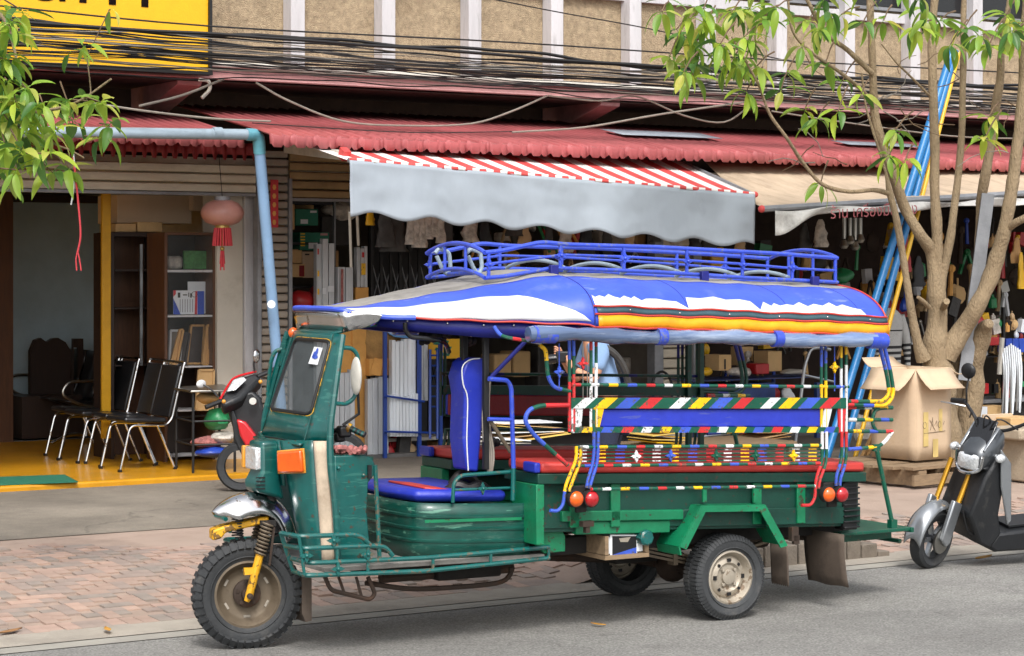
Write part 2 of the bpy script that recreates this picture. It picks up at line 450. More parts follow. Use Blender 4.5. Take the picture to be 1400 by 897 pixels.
M('yellow_floor', (196, 138, 16), 0.4, var=0.18, scale=2.5, dirt_or_glint=(128, 96, 40), damt=0.14, dscale=2.5, coat=0.15, bump=0.1)
M('floor_grey', (96, 94, 92), 0.6, var=0.2, scale=2)
M('green_mat', (34, 106, 82), 0.8, var=0.15, scale=14, bump=0.4, bscale=160)
M('pebbledash', (170, 152, 124), 0.95, var=0.26, scale=22, dirt_or_glint=(112, 94, 70), damt=0.22, dscale=3, bump=1.0, bscale=90)
M('fin_white', (194, 193, 195), 0.8, var=0.14, scale=2, dirt_or_glint=(118, 114, 112), damt=0.32, dscale=4, stretch=(3, 3, 0.5))
M('fascia_pink', (178, 132, 130), 0.7, var=0.2, dirt_or_glint=(92, 44, 46), damt=0.25, dscale=3)
M('strip_pale', (190, 186, 176), 0.6, dirt_or_glint=(120, 110, 96), damt=0.25)
M('dark_wall', (62, 48, 42), 0.9, var=0.3, dirt_or_glint=(34, 28, 26), damt=0.2)
M('inner_wall', (110, 102, 92), 0.9, var=0.25, scale=2)
M('inner_blue', (176, 198, 210), 0.85, var=0.12, scale=1.5)
M('ceiling', (196, 190, 180), 0.9)
M('roof_red', (172, 92, 94), 0.5, var=0.14, scale=3, dirt_or_glint=(136, 80, 80), damt=0.22, dscale=2.5, bump=0.05, stretch=(1, 0.4, 1))
M('roof_old', (140, 40, 42), 0.6, var=0.2, dirt_or_glint=(84, 36, 34), damt=0.2)
M('patch_grey', (158, 166, 176), 0.45, var=0.1, metal=0.2)
M('shutter', (206, 196, 176), 0.6, var=0.1, dirt_or_glint=(120, 104, 84), damt=0.14, dscale=4, stretch=(1, 1, 4))
M('shutter_dk', (150, 126, 88), 0.6, var=0.12, dirt_or_glint=(96, 76, 52), damt=0.2, dscale=4)
M('shutter_grey', (146, 136, 124), 0.6, var=0.1, dirt_or_glint=(104, 92, 80), damt=0.18, dscale=5)
M('post_grey', (138, 140, 144), 0.5, metal=0.3, dirt_or_glint=(96, 92, 88), damt=0.15)
M('column_white', (190, 184, 172), 0.75, var=0.1, scale=1.6, dirt_or_glint=(142, 132, 116), damt=0.2, dscale=1.8)
M('wood_brown', (86, 54, 32), 0.55, var=0.25, stretch=(6, 6, 0.7), coat=0.2)
M('wood_dark', (44, 28, 20), 0.5, var=0.25, stretch=(6, 6, 0.7), coat=0.2)
M('wood_light', (184, 140, 84), 0.6, var=0.2, stretch=(6, 6, 0.8))
M('wood_pallet', (136, 114, 88), 0.85, var=0.25, stretch=(1, 5, 5), dirt_or_glint=(84, 70, 56), damt=0.25)
M('yellow_paint', (196, 146, 20), 0.5, var=0.12, dirt_or_glint=(140, 100, 30), damt=0.12)
M('awning_grey', (150, 159, 168), 0.6, var=0.07, scale=2, dirt_or_glint=(122, 130, 138), damt=0.08, dscale=2.5, bump=0.2, bscale=5, stretch=(1, 1, .6))
M('awning_red', (200, 72, 70), 0.65, var=0.14, dirt_or_glint=(176, 110, 104), damt=0.2)
M('awning_white', (228, 224, 220), 0.65, var=0.06, dirt_or_glint=(170, 160, 150), damt=0.1)
M('tarp_beige', (186, 166, 142), 0.75, var=0.16, scale=2, dirt_or_glint=(132, 112, 92), damt=0.3, dscale=3, stretch=(2.2, .8, 1), bump=0.25, bscale=5)
M('banner', (186, 184, 180), 0.7, var=0.14, dirt_or_glint=(92, 88, 84), damt=0.36, dscale=4)
M('banner_red', (156, 84, 88), 0.7, dirt_or_glint=(170, 150, 146), damt=0.3, dscale=6)
M('sign_yellow', (226, 172, 14), 0.45, var=0.05, dirt_or_glint=(200, 160, 40), damt=0.06)
M('sign_black', (20, 19, 18), 0.5)
M('pipe_pale', (146, 162, 174), 0.4, var=0.1, dirt_or_glint=(96, 104, 112), damt=0.12, dscale=7)
M('pipe_blue', (128, 160, 194), 0.4, var=0.08, dirt_or_glint=(90, 110, 130), damt=0.08, dscale=7)
M('pipe_turq', (96, 158, 174), 0.4)
M('cable', (24, 23, 23), 0.6)
M('cable_grey', (136, 128, 118), 0.7)

def smooth01(x):
    x = max(0.0, min(1.0, x)); return x * x * (3 - 2 * x)
def raised(x):                       # 1 where the pavement has its full kerb, 0 at the two drop kerbs
    return smooth01((x - 7.55) / 0.7) * (1 - smooth01((x - 9.95) / 0.35)) 
def pave_z(x, y):
    ramp = 0.012 + 0.118 * smooth01((y - 11.0) / 2.4)
    full = 0.145
    return lerp(ramp, full, raised(x)) 

# ground and road
g = MB(); g.add([(-400, -400, -0.03), (600, -400, -0.03), (600, 700, -0.03), (-400, 700, -0.03)], [(0, 1, 2, 3)])
tag(g.build('ground', 'concrete_apron', pivot=(0, 0, 0)), kind='structure')
g = MB(); g.grid(lambda a, b: Vector((lerp(-60, 110, a), lerp(-12, 10.86, b), 0)), 40, 8)
tag(g.build('road', 'asphalt', pivot=(0, 0, 0)), kind='structure')
g = MB()
g.grid(lambda a, b: Vector((lerp(-40, 80, a), lerp(10.86, 11.02, b), 0.004)), 60, 1)
tag(g.build('edge_line', 'line_white', pivot=(0, 10.9, 0)), kind='structure')
g = MB(); g.grid(lambda a, b: Vector((lerp(-40, 80, a), lerp(11.02, 11.32, b), 0.008 + 0.012 * b)), 60, 2)
tag(g.build('gutter_strip', 'gutter', pivot=(0, 11, 0)), kind='structure')
# pavement bed (mortar) under the bricks, then the concrete apron
def bed(a, b):
    x = lerp(2.0, 26.0, a); y = lerp(11.25, 14.5, b)
    return Vector((x, y, pave_z(x, y) - 0.006))
g = MB(); g.grid(bed, 160, 26)
pav = tag(g.build('pavement', 'mortar', pivot=(8, 11.3, 0)), kind='structure')
def apr(a, b):
    x = lerp(-40, 80, a); y = lerp(14.45, 24.5, b)
    return Vector((x, y, 0.13 + 0.006 * mnoise.noise(Vector((x * 0.5, y * 0.5, 3)))))
g = MB(); g.grid(apr, 160, 20)
tag(g.build('apron', 'concrete_apron', pivot=(8, 14.5, 0)), kind='structure')
g = MB(); g.grid(lambda a, b: Vector((lerp(-40, 2.0, a), lerp(11.3, 14.5, b), 0.02 + 0.11 * b)), 4, 4)
g.grid(lambda a, b: Vector((lerp(26, 80, a), lerp(11.3, 14.5, b), 0.02 + 0.11 * b)), 4, 4)
tag(g.build('pavement', 'concrete_apron', pivot=(8, 14.5, 0)), kind='structure')

# bricks: a soldier course along the gutter, herringbone behind it; the nearest 300 are single parts
BW, BL = 0.088, 0.186
br = []
x = 2.6
while x < 17:
    br.append((x, 11.30 + BL / 2, 0)); x += BW + 0.004
cell = 0.092
for i in range(-10, 190):
    for j in range(-40, 60):
        # 90 degree herringbone on a grid of half bricks
        k = (i - j) % 4
        gx = 2.6 + i * cell; gy = 11.30 + BL + 0.012 + j * cell
        if k == 0: c_ = (gx + cell, gy + cell / 2, 1)
        elif k == 2: c_ = (gx + cell / 2, gy + cell, 0)
        else: continue
        if c_[0] < 2.6 or c_[0] > 17.5 or c_[1] < 11.58 or c_[1] > 14.36: continue
        br.append(c_)
def edge_left(x): return 13.75 + 0.35 * math.sin(x * 1.7) + 0.12 * math.sin(x * 5.1)
br = [b for b in br if not (b[0] < 7.6 and b[1] > edge_left(b[0]))]
br = [b for b in br if not (raised(b[0]) > 0.02 and b[1] < 11.45)]
br = [b for b in br if not (b[0] > 9.6 and b[1] > 12.5 + .2 * math.sin(b[0] * 3))]
def in_view(b):
    x, y = b[0], b[1]
    d = x * SN + y * CS; r = x * CS - y * SN
    px = CX + FPX * r / d; py = HOR + FPX * 1.95 / d
    if not (0 < px < 1400 and py < 897): return False
    return not (410 < px < 1000 and py < 790) 
br.sort(key=lambda b: (0 if in_view(b) else 1, b[0] * SN + b[1] * CS))
bm_ = []
for mi in range(5):
    b = MB(); b.box((0, 0, 0.0), (BW, BL, 0.05))
    me_o = b.build('brick', 'brick%d' % mi, pivot=(0, 0, 0), bevel=0)
    bm_.append(me_o.data); bpy.data.objects.remove(me_o)
def brick_pose(b):
    x, y, rot = b
    h = 0.02
    zx = (pave_z(x + h, y) - pave_z(x - h, y)) / (2 * h); zy = (pave_z(x, y + h) - pave_z(x, y - h)) / (2 * h)
    nrm = Vector((-zx, -zy, 1)).normalized()
    q = Vector((0, 0, 1)).rotation_difference(nrm).to_matrix()
    m = q @ Matrix.Rotation(R(90) * rot + rnd.uniform(-0.02, 0.02), 3, 'Z')
    return Vector((x, y, pave_z(x, y) - 0.021 + rnd.uniform(-0.003, 0.003))), m
pm = pav.matrix_basis.inverted()
stuff = MB()
for n, b in enumerate(br):
    p, m = brick_pose(b)
    kcol = min(4, max(0, int(2.2 + 2.2 * mnoise.noise(Vector((b[0] * 1.3, b[1] * 1.3, 0))) + rnd.uniform(-1.6, 1.6))))
    if n < 300:
        o = bpy.data.objects.new('brick', bm_[kcol]); COL.objects.link(o); o.parent = pav
        o.matrix_basis = pm @ (Matrix.Translation(p) @ m.to_4x4())
    else:
        stuff.box(p, (BW, BL, 0.05), kcol, m)
so = stuff.build('brick_paving', ['brick%d' % i for i in range(5)], pav)
tag(so, kind='stuff')
# kerb stones at the full-height stretch
kb = tag(bpy.data.objects.new('kerb', None), kind='structure'); COL.objects.link(kb); kb.location = (8.6, 11.15, 0)
x = 7.95
while x < 10.15:
    w_ = rnd.uniform(0.10, 0.17); hh = 0.15 * max(0.35, raised(x + 0.1)) + rnd.uniform(-0.008, 0.008)
    b = MB(); b.box((x + w_ / 2, 11.30, hh / 2 - 0.01), (w_ - 0.012, 0.2, hh + 0.02))
    b.build('kerb_stone', 'kerb_stone', kb, bevel=0.008); x += w_
# dead leaves and litter on the ground
M('dead_leaf', (190, 140, 60), 0.7, var=0.3)
M('dead_leaf_b', (150, 110, 70), 0.7, var=0.3)
for (px, py, z, s_, a, lab, mt) in [(14, 864, 0.03, 0.085, 0.4, 'curled dry brown leaf in the gutter at the left edge', 'dead_leaf_b'), (147, 861, 0.03, 0.06, 1.4, 'small yellow dry leaf in the gutter left of the front wheel', 'dead_leaf'), (818, 854, 0.012, 0.05, 2.0, 'green yellow fallen leaf on the asphalt under the truck', 'dead_leaf'), (1345, 763, 0.02, 0.1, 0.2, 'yellow scrap of paper on the gutter below the silver scooter', 'dead_leaf')]:
    p = G(px, py, z); b = MB()
    def lf(a_, b_, s=s_, ang=a, p=p):
        w = math.sin(math.pi * min(1, a_ * 1.02)) * 0.32 * s; q = Vector(((a_ - 0.5) * 2 * s, (b_ - 0.5) * 2 * w, 0.25 * s * (a_ - 0.4) ** 2 + 0.3 * s * abs(b_ - 0.5) * 0.6))
        return p + Matrix.Rotation(ang, 3, 'Z') @ q
    b.grid(lf, 6, 4); tag(b.build('fallen_leaf', mt, solid=0.002), lab, 'leaf')

# ---------------- shop row
FY = 18.8
shop = thing('shop_row', 'row of old shops with pebble-dashed upper floor above a pink slab edge', 'building', (11, FY, 0.13))
def sp(name, mb, mat, **k): return mb.build(name, mat, shop, **k)
FW = 18.40                              # upper facade plane
fx0 = W(397, 50, FW).x; fdx = (W(857, 50, FW).x - fx0) / 4.0
z0 = 3.72
TOPZ = 7.2
for i in range(-7, 11):
    xa = fx0 + i * fdx
    b = MB(); b.box((xa + fdx / 2, FW + 0.06, (z0 + TOPZ) / 2), (fdx - 0.002, 0.1, TOPZ - z0)); sp('wall_panel', b, 'pebbledash')
    b = MB()
    b.prism([(xa - 0.075, FW - 0.16, z0 + 0.10), (xa - 0.075, FW + 0.006, z0 + 0.10), (xa + 0.075, FW + 0.006, z0 + 0.10), (xa + 0.075, FW - 0.16, z0 + 0.10)], (0, 0, TOPZ - z0 - 0.1))
    b.prism([(xa - 0.06, FW - 0.162, z0 + 0.01), (xa - 0.06, FW + 0.004, z0 + 0.01), (xa + 0.06, FW + 0.004, z0 + 0.01), (xa + 0.06, FW - 0.162, z0 + 0.01)], (0, 0, 0.09))
    sp('fin', b, 'fin_white', bevel=0.006)
lz = W(860, 2, FW - 0.1).z
b = MB(); b.box((12, FW - 0.012, lz + 0.06), (22, 0.10, 0.10)); sp('ledge', b, 'fin_white')
b = MB(); b.box((12, FW - 0.02, lz + 0.16), (22, 0.07, 0.035)); sp('window_sill', b, 'post_grey')
for i in range(-7, 11):
    xa = fx0 + i * fdx
    b = MB(); b.box((xa + fdx / 2, FW + 0.004, lz + 0.62), (fdx - 0.16, 0.02, 0.86)); sp('window', b, 'black_gloss')
SY = 18.02                              # slab edge plane
zt = W(700, 113, SY).z; zb = W(700, 131, SY).z
b = MB(); b.box((12, (SY + FW) / 2 + 0.1, (zt + zb) / 2 + 0.02), (24, FW - SY + 0.2, zt - zb)); sp('floor_slab', b, 'fascia_pink', bevel=0.01)
b = MB(); b.tube([(0, SY - 0.03, zt + 0.015), (24, SY - 0.03, zt + 0.015)], 0.03, 8); sp('edge_pipe', b, 'strip_pale')
b = MB(); b.tube([(0, SY - 0.012, zb + 0.02), (24, SY - 0.012, zb + 0.02)], 0.012, 6); sp('drip_edge', b, 'fascia_pink')
for pxm in (262, 838):
    xm = W(pxm, 140, SY).x
    b = MB(); b.prism([(xm - 0.12, SY + 0.03, zb + 0.012), (xm - 0.12, FY + 0.35, zb + 0.012), (xm - 0.12, FY + 0.35, zb - 0.33), (xm - 0.12, SY + 0.05, zb - 0.05)], (0.24, 0, 0)); sp('bracket_beam', b, 'fascia_pink', bevel=0.008)
# recessed wall above the tiled roof, ceilings, back wall, partitions
b = MB(); b.box((12, 18.65, zb - 0.006), (24, 1.2, 0.012)); sp('soffit', b, 'dark_wall')
b = MB(); b.box((12, FY + 0.45, 3.45), (24, 0.12, 0.9)); sp('upper_wall', b, 'dark_wall')
b = MB(); b.box((12, 21.3, 3.02), (24, 4.6, 0.1)); sp('ceiling', b, 'ceiling')
b = MB(); b.box((12, 23.6, 1.5), (24, 0.15, 3.0)); sp('back_wall', b, 'inner_wall')
xp = W(320, 300, FY).x
b = MB(); b.box((xp + 0.33, 21.2, 1.55), (0.12, 4.7, 2.9)); sp('partition_wall', b, 'column_white')
xr = W(917, 340, FY).x
b = MB(); b.box((xr + 0.1, 21.3, 1.55), (0.12, 4.5, 2.9)); sp('partition_wall', b, 'inner_wall')
b = MB(); b.box((22.5, 21.3, 1.55), (0.12, 4.5, 2.9)); sp('partition_wall', b, 'inner_wall')
b = MB(); b.box((3.0, 21.3, 1.55), (0.12, 4.5, 2.9)); sp('partition_wall', b, 'column_white')

# tiled metal roof sheets
EY, EZ = 16.8, W(700, 209, 16.8).z + 0.065
TY, TZ = 18.85, EZ + 0.40
def roof_sheet(x0, x1, ey, ez, ty, tz, mat, per=0.222, amp=0.022, steps=1):
    b = MB(); nx = max(8, int((x1 - x0) / per * 22)); rows = []
    for st in range(steps):
        ta, tb = st / steps, (st + 1) / steps
        rows += [(ta, 0.0), (ta, 0.013), (lerp(ta, tb, 0.12), 0.015), (tb - 1e-4, 0.002)]
    vs = []; fs = []
    for i in range(nx + 1):
        x = x0 + (x1 - x0) * i / nx
        ph = (x / per) % 1.0
        p2 = (x / (per * .5)) % 1.0; rib = amp * smooth01(p2 / 0.12) * (1 - smooth01((p2 - 0.20) / 0.12))
        for (t, dz) in rows:
            vs.append(Vector((x, lerp(ey, ty, t), lerp(ez, tz, t) + rib + dz)))
    nr = len(rows)
    for i in range(nx):
        for j in range(nr - 1):
            a = i * nr + j; fs.append((a, a + nr, a + nr + 1, a + 1))
    # the turned-down eave lip
    o = len(vs)
    for i in range(nx + 1):
        v = vs[i * nr].copy(); x = v.x; ph = (x / per) % 1.0
        tr = smooth01(ph / 0.14) * (1 - smooth01((ph - 0.80) / 0.16)); vs[i * nr].y -= .03 * tr; vs[i * nr].z += .006 * tr; vs.append(v + Vector((0, -0.012 - 0.022 * tr, -0.072 - 0.016 * tr)))
    for i in range(nx): fs.append((o + i, o + i + 1, (i + 1) * nr, i * nr))
    b.add(vs, fs)
    return b
rx0 = W(368, 195, EY).x
xs = [rx0 + 1.11 * i for i in range(0, 14)]
for i in range(13):
    b = roof_sheet(xs[i], xs[i + 1] + 0.002, EY, EZ + 0.002 * math.sin(i * 2.3), TY, TZ, 'roof_red'); sp('roof_sheet', b, 'roof_red', solid=0.004, smooth=40)
for (pa, pb, ya, yb) in (((828, 178), (980, 192), 0.35, 0.75),):
    xa = W(*pa, 17.8).x; xb = W(*pb, 17.6).x
    b = MB(); b.grid(lambda a, c: Vector((lerp(xa, xb, a), lerp(17.5, 17.9, c), EZ + 0.40 * (lerp(17.5, 17.9, c) - EY) / 2.05 + 0.062)), 4, 2); sp('roof_patch', b, 'patch_grey', solid=0.004)
for (pa, pb) in ((1140, 1245),):
    xa = W(pa, 190, 17.7).x; xb = W(pb, 200, 17.7).x
    b = MB(); b.grid(lambda a, c: Vector((lerp(xa, xb, a), lerp(17.45, 17.75, c), EZ + 0.40 * (lerp(17.45, 17.75, c) - EY) / 2.05 + 0.062)), 4, 2); sp('roof_patch', b, 'patch_grey', solid=0.004)
LEY = 17.25; LEZ = W(250, 186, LEY).z
for i in range(5):
    xa = rx0 - 0.02 - 1.11 * (i + 1)
    b = roof_sheet(xa, xa + 1.10, LEY, LEZ, 18.85, LEZ + 0.32, 'roof_red'); sp('roof_sheet', b, 'roof_red', solid=0.004, smooth=40)
# old scalloped sheet behind the gutter pipe
yy = 18.3
za = W(250, 193, yy).z; zc = W(250, 217, yy).z
def fr(a, c):
    x = lerp(4.0, W(347, 200, yy).x, a)
    s_ = (x / 0.10) % 1.0
    zlow = zc + 0.05 * (1 if 0.3 < s_ < 0.75 else 0)
    return Vector((x, yy + 0.02 * math.sin(2 * math.pi * x / 0.10), lerp(za, zlow, c)))
b = MB(); b.grid(fr, 380, 1); sp('fringe_sheet', b, 'roof_old', solid=0.004)

# roller shutters: each slat a part of its shutter
def shutter(name, label, x0, x1, y, ztop, zbot, pitch, mat, parent=None, rail=True, rails_mat='post_grey'):
    t = thing(name, label, 'shutter', ((x0 + x1) / 2, y, zbot))
    n = max(1, round((ztop - zbot) / pitch)); ph = (ztop - zbot) / n
    for i in range(n):
        za = zbot + i * ph
        b = MB(); prof = [(0, 0.004), (-0.018, 0.012), (-0.022, ph * 0.5), (-0.018, ph - 0.016), (0.0, ph - 0.006)]
        b.prism([(x0, y + p[0], za + p[1]) for p in prof] + [(x0, y + 0.008, za + ph - 0.006), (x0, y + 0.008, za + 0.004)], (x1 - x0, 0, 0))
        b.build('slat', mat, t)
    if rail:
        b = MB(); b.box(((x0 + x1) / 2, y - 0.006, zbot - 0.012), (x1 - x0, 0.05, 0.03)); b.build('bottom_rail', rails_mat, t, bevel=0.003)
    return t
xL = W(346, 240, FY).x
shutter('roller_shutter', 'beige roller shutter rolled almost fully up over the left shop', 3.2, xL - 0.02, FY - 0.08, W(200, 221, FY - .08).z, W(200, 262, FY - .08).z, 0.098, 'shutter')
xa, xb = W(392, 250, FY).x, W(640, 250, FY).x
t = shutter('roller_shutter', 'brownish roller shutter half hidden by the grey awning', xa, xb, FY - 0.05, W(430, 210, FY).z, W(430, 272, FY).z, 0.095, 'shutter_dk')
xa, xb = W(353, 400, FY).x, W(388, 400, FY).x
shutter('roller_shutter', 'narrow closed grey shutter strip behind the blue pipe', xa, xb, FY - 0.06, W(370, 205, FY).z, 0.14, 0.0815, 'shutter_grey', rail=False)
xa2, xb2 = W(899, 400, FY).x, W(938, 400, FY).x
shutter('roller_shutter', 'narrow closed beige shutter seen over and under the truck canopy', xa2, xb2, FY - 0.06, 2.9, 0.16, 0.11, 'shutter', rail=False)
for (pa, pb) in ((885, 898), (938, 950)):
    b = MB(); b.box(((W(pa, 400, FY).x + W(pb, 400, FY).x) / 2, FY - 0.06, 1.52), (W(pb, 400, FY).x - W(pa, 400, FY).x - 0.01, 0.14, 2.78)); sp('door_post', b, 'post_grey', bevel=0.005)
for (pa, pb) in ((346, 352), (389, 394)):
    b = MB(); b.box(((W(pa, 400, FY).x + W(pb, 400, FY).x) / 2, FY - 0.05, 1.5), (W(pb, 400, FY).x - W(pa, 400, FY).x - 0.004, 0.1, 2.75)); sp('door_post', b, 'post_grey', bevel=0.004)
# white column of the left shop
xa, xm_, xb = W(296, 400, FY + .1).x, W(331, 400, FY + .1).x, W(346, 400, FY + .1).x
b = MB(); b.box(((xa + xm_) / 2, FY + 0.25, 1.45), (xm_ - xa, 0.34, 2.62)); sp('column', b, 'column_white', bevel=0.006)
b = MB(); b.box(((xm_ + xb) / 2 + 0.002, FY + 0.23, 1.45), (xb - xm_ - 0.006, 0.36, 2.62)); sp('column', b, 'fin_white', bevel=0.006)
# floors
b = MB(); b.box((5.9, 19.8, 0.13), (6.24, 4.5, 0.1))
yf = b.build('yellow_floor', 'yellow_floor', bevel=0.02); tag(yf, kind='structure')
b = MB(); b.box((5.9, 23.0, 0.15), (6.2, 1.9, 0.07)); tag(b.build('grey_floor', 'floor_grey'), kind='structure')
b = MB(); b.box((15.9, 21.2, 0.14), (13.6, 5, 0.05)); tag(b.build('shop_floor', 'floor_grey'), kind='structure')
ga, gb, gc = G(0, 668, .185), G(105, 660, .185), G(88, 650, .185)
b = MB(); b.prism([G(-60, 666, .183), G(107, 659.5, .183), G(88, 649.5, .183), G(-60, 655, .183)], (0, 0, 0.006)); tag(b.build('doormat', 'green_mat'), 'flat green mat lying on the yellow floor', 'mat')

# ---------------- blue drain pipe
pt = thing('drain_pipe', 'pale blue plastic drain pipe running along the eave and down beside the shutter strip', 'pipe', W(380, 600, 17.5))
PY = 17.05
p0, p1 = W(-40, 179, PY), W(343, 184, PY)
b = MB(); b.tube([p0, p1], 0.047, 12); b.build('gutter_pipe', 'pipe_pale', pt)
b = MB(); b.tube([p1 + Vector((-0.36, 0, 0.0)), p1 + Vector((-0.28, 0, 0))], 0.053, 12); b.build('coupling', 'pipe_pale', pt)
q0 = W(354, 196, PY + .02); q1 = W(381, 520, PY + 0.35)
q1 = q0 + (q1 - q0) * 1.35
b = MB(); b.tube(fillet([p1 - Vector((0.04, 0, 0)), W(353.5, 184.5, PY), q0 + (q1 - q0) * 0.03], 0.09, 6), 0.055, 12); b.build('elbow', 'pipe_turq', pt)
b = MB(); b.tube([q0, q1], 0.049, 12); b.build('down_pipe', 'pipe_blue', pt)
s0 = q0.lerp(q1, 0.55); vd = Vector((-SN, -CS, 0))
b = MB(); b.lathe([(0.0, 0.0), (0.036, 0.0)], W(371, 416, PY + .12), axis=vd, n=16); s_ = b.build('sticker', 'vinyl_white', pt)

# ---------------- yellow sign board
SGY = 17.85
a0, a1 = W(-150, 88, SGY), W(287, 100.5, SGY)
sg = thing('sign_board', 'big yellow signboard with black lettering above the left shop', 'sign', (a1.x - 1.6, SGY, a1.z))
hz = 1.35
b = MB(); b.box(((a0.x + a1.x) / 2, SGY + 0.04, a1.z + hz / 2), (a1.x - a0.x, 0.06, hz)); b.build('panel', 'sign_yellow', sg)
b = MB()
for (c, d) in ((((a0.x + a1.x) / 2, SGY + 0.03, a1.z), (a1.x - a0.x + 0.04, 0.1, 0.03)), ((a1.x, SGY + 0.03, a1.z + hz / 2), (0.03, 0.101, hz)), (((a0.x + a1.x) / 2, SGY + 0.03, a1.z + hz), (a1.x - a0.x, 0.1, 0.03))):
    b.box(c, d)
b.build('frame', 'sign_black', sg)
b = MB(); lp = W(42, 13, SGY)
text_mesh(b, 'ร้านค้า', (lp.x - 0.75, SGY + 0.006, lp.z + 0.09), (1, 0, 0), (0, 0, 1), 0.75)
b.build('lettering', 'sign_black', sg, solid=0.004)

# ---------------- overhead cable bundle and loose wires
CYY = 16.95
def cable(pts, r, label, group=None, mat='cable', n=6):
    b = MB(); b.tube(pts, r, n)
    return tag(b.build('cable', mat), label, 'cable', group)
for i in range(36):
    t = i / 35.0
    top = i < 1
    zc_ = lerp(4.01, 3.70, t ** 0.9) + rnd.uniform(-0.03, 0.03)
    yc = CYY + rnd.uniform(-0.12, 0.12)
    pts = []; ph = rnd.uniform(0, 6.3); sl = rnd.uniform(-0.006, 0.006); am = rnd.uniform(0.006, 0.026)
    for k in range(0, 91):
        x = 4.0 + k * 0.2
        pts.append((x, yc + 0.02 * math.sin(x * 1.3 + ph), zc_ + sl * (x - 11) + am * math.sin(x * 0.9 + ph) + 0.6 * am * math.sin(x * 2.7 + 2 * ph) + 0.35 * am * math.sin(x * 6.1 + 3 * ph) - 0.03 * math.sin(math.pi * (x - 4) / 18)))
    cm_ = rnd.choice(['cable', 'cable', 'cable', 'cable_grey'])
    big = i in (1, 2)
    cable(pts, 0.016 if big else rnd.choice([0.004, 0.005, 0.006, 0.008]), 'thickest black cable along the top of the overhead bundle' if big else ('thin grey' if cm_ == 'cable_grey' else 'thin black') + ' cable %s the bundle strung across the facade' % ('high in', 'in the middle of', 'low in')[min(2, i // 12)], 'cables of the overhead bundle', 'cable' if big else cm_, 5)
def pxpath(pts, Y): return catmull([W(a, b, Y if c is None else c) for a, b, c in [(p + (None,))[:3] for p in pts]], 5)
cable(pxpath([(-30, 5), (290, 36), (700, 58), (1060, 82), (1400, 100)], 16.8), 0.008, 'single thin black cable strung just above the thick bundle')
cable(pxpath([(640, -8), (760, 16), (900, 42), (1100, 88), (1290, 118)], 16.7), 0.006, 'thin black wire slanting down across the upper wall from the top edge')
cable(pxpath([(350, 113), (395, 138), (470, 166), (560, 172), (645, 169), (700, 152), (748, 131)], 17.0), 0.010, 'pale wire sagging low over the red roof in the middle', None, 'cable_grey')
cable(pxpath([(750, 131), (820, 138), (870, 132), (935, 158), (990, 167), (1030, 143), (1052, 150)], 17.0), 0.009, 'pale kinked wire looping under the pink slab edge', None, 'cable_grey')
cable(pxpath([(700, 181), (800, 174), (905, 156), (1030, 138)], 16.9), 0.011, 'straight grey rod leaning from the roof to the slab edge', None, 'cable_grey')
cable(pxpath([(345, 168), (400, 172), (560, 181), (700, 180)], 16.75), 0.005, 'thin dark wire lying along the red roof sheets')
cable(pxpath([(120, 140), (200, 152), (290, 162), (370, 166)], 16.9), 0.010, 'grey wire running from the left foliage to the roof edge', None, 'cable_grey')
cable(pxpath([(190, 145), (250, 130), (306, 108)], 17.2), 0.012, 'bare twig-like rod poking up under the yellow sign', None, 'cable_grey')
cable(fillet([W(272, 109, 17.3), W(286, 110, 17.3), W(288, 122, 17.3), W(276, 134, 17.3)], 0.05, 4), 0.016, 'bent white pipe end below the corner of the yellow sign', None, 'strip_pale')
cable(pxpath([(1055, 152), (1160, 168), (1300, 186), (1410, 190)], 16.9), 0.008, 'grey wire crossing behind the tree stems above the roof', None, 'cable_grey')

# ---------------- grey awning with red and white striped top
aw = thing('awning', 'retractable awning with red and white striped top and grey scalloped valance', 'awning', W(750, 230, 17.5))
A0, A1 = W(476, 219, 16.1), W(1030, 266, 15.7)
B0, B1 = W(347, 176, 18.5), W(872, 193, 18.5)
B0.z = 3.42; B1.z = 3.40
NS = 31
def top(a, c): 
    p = B0.lerp(B1, a).lerp(A0.lerp(A1, a), c)
    return p + Vector((0, 0, -0.03 * math.sin(math.pi * c)))
b = MB(); b.grid(top, NS, 6, mf=lambda i, j: (0 if i % 2 else 1)); b.build('striped_top', ['awning_red', 'awning_white'], aw, solid=0.003)
def val(a, c):
    p = A0.lerp(A1, a)
    hh = lerp(0.455, 0.475, a) + 0.028 * math.cos(2 * math.pi * a * 7.6 + 0.5)
    return p + Vector((0, -0.025 - 0.018 * math.sin(a * 40 + 2) * c - 0.02 * c * math.sin(a * 13) + 0.010 * mnoise.noise(Vector((a * 14, c * 3, 2))) + 0.004 * mnoise.noise(Vector((a * 45, c * 6, 7))), -hh * c))
b = MB(); b.grid(val, 180, 14); b.build('valance', 'awning_grey', aw, solid=0.004)
b = MB(); b.tube([A0 + Vector((0, 0, 0.0)), A1], 0.022, 8); b.build('front_bar', 'post_grey', aw)
b = MB(); b.grid(lambda a, c: A0.lerp(A1, a) + Vector((0, -0.024, 0.022 - 0.03 * c)), 60, 1, mf=lambda i, j: i % 2); b.build('hem_band', ['awning_red', 'awning_white'], aw, solid=0.002)
b = MB(); b.bar(W(392, 203, 17.9), W(474, 213, 16.5), 0.06, 0.085); b.build('arm', 'strip_pale', aw, bevel=0.004)
b = MB(); b.bar(W(468, 208, 16.5), W(474, 214, 16.42), 0.07, 0.09); b.build('arm_cap', 'awning_red', aw)
b = MB(); b.tube([A1, B1 + Vector((0, 0, -.06))], 0.02, 6); b.build('arm', 'post_grey', aw)
b = MB(); b.ball(A1 + Vector((0.02, 0, 0)), 0.03, 8, 6); b.build('bar_end', 'awning_red', aw)
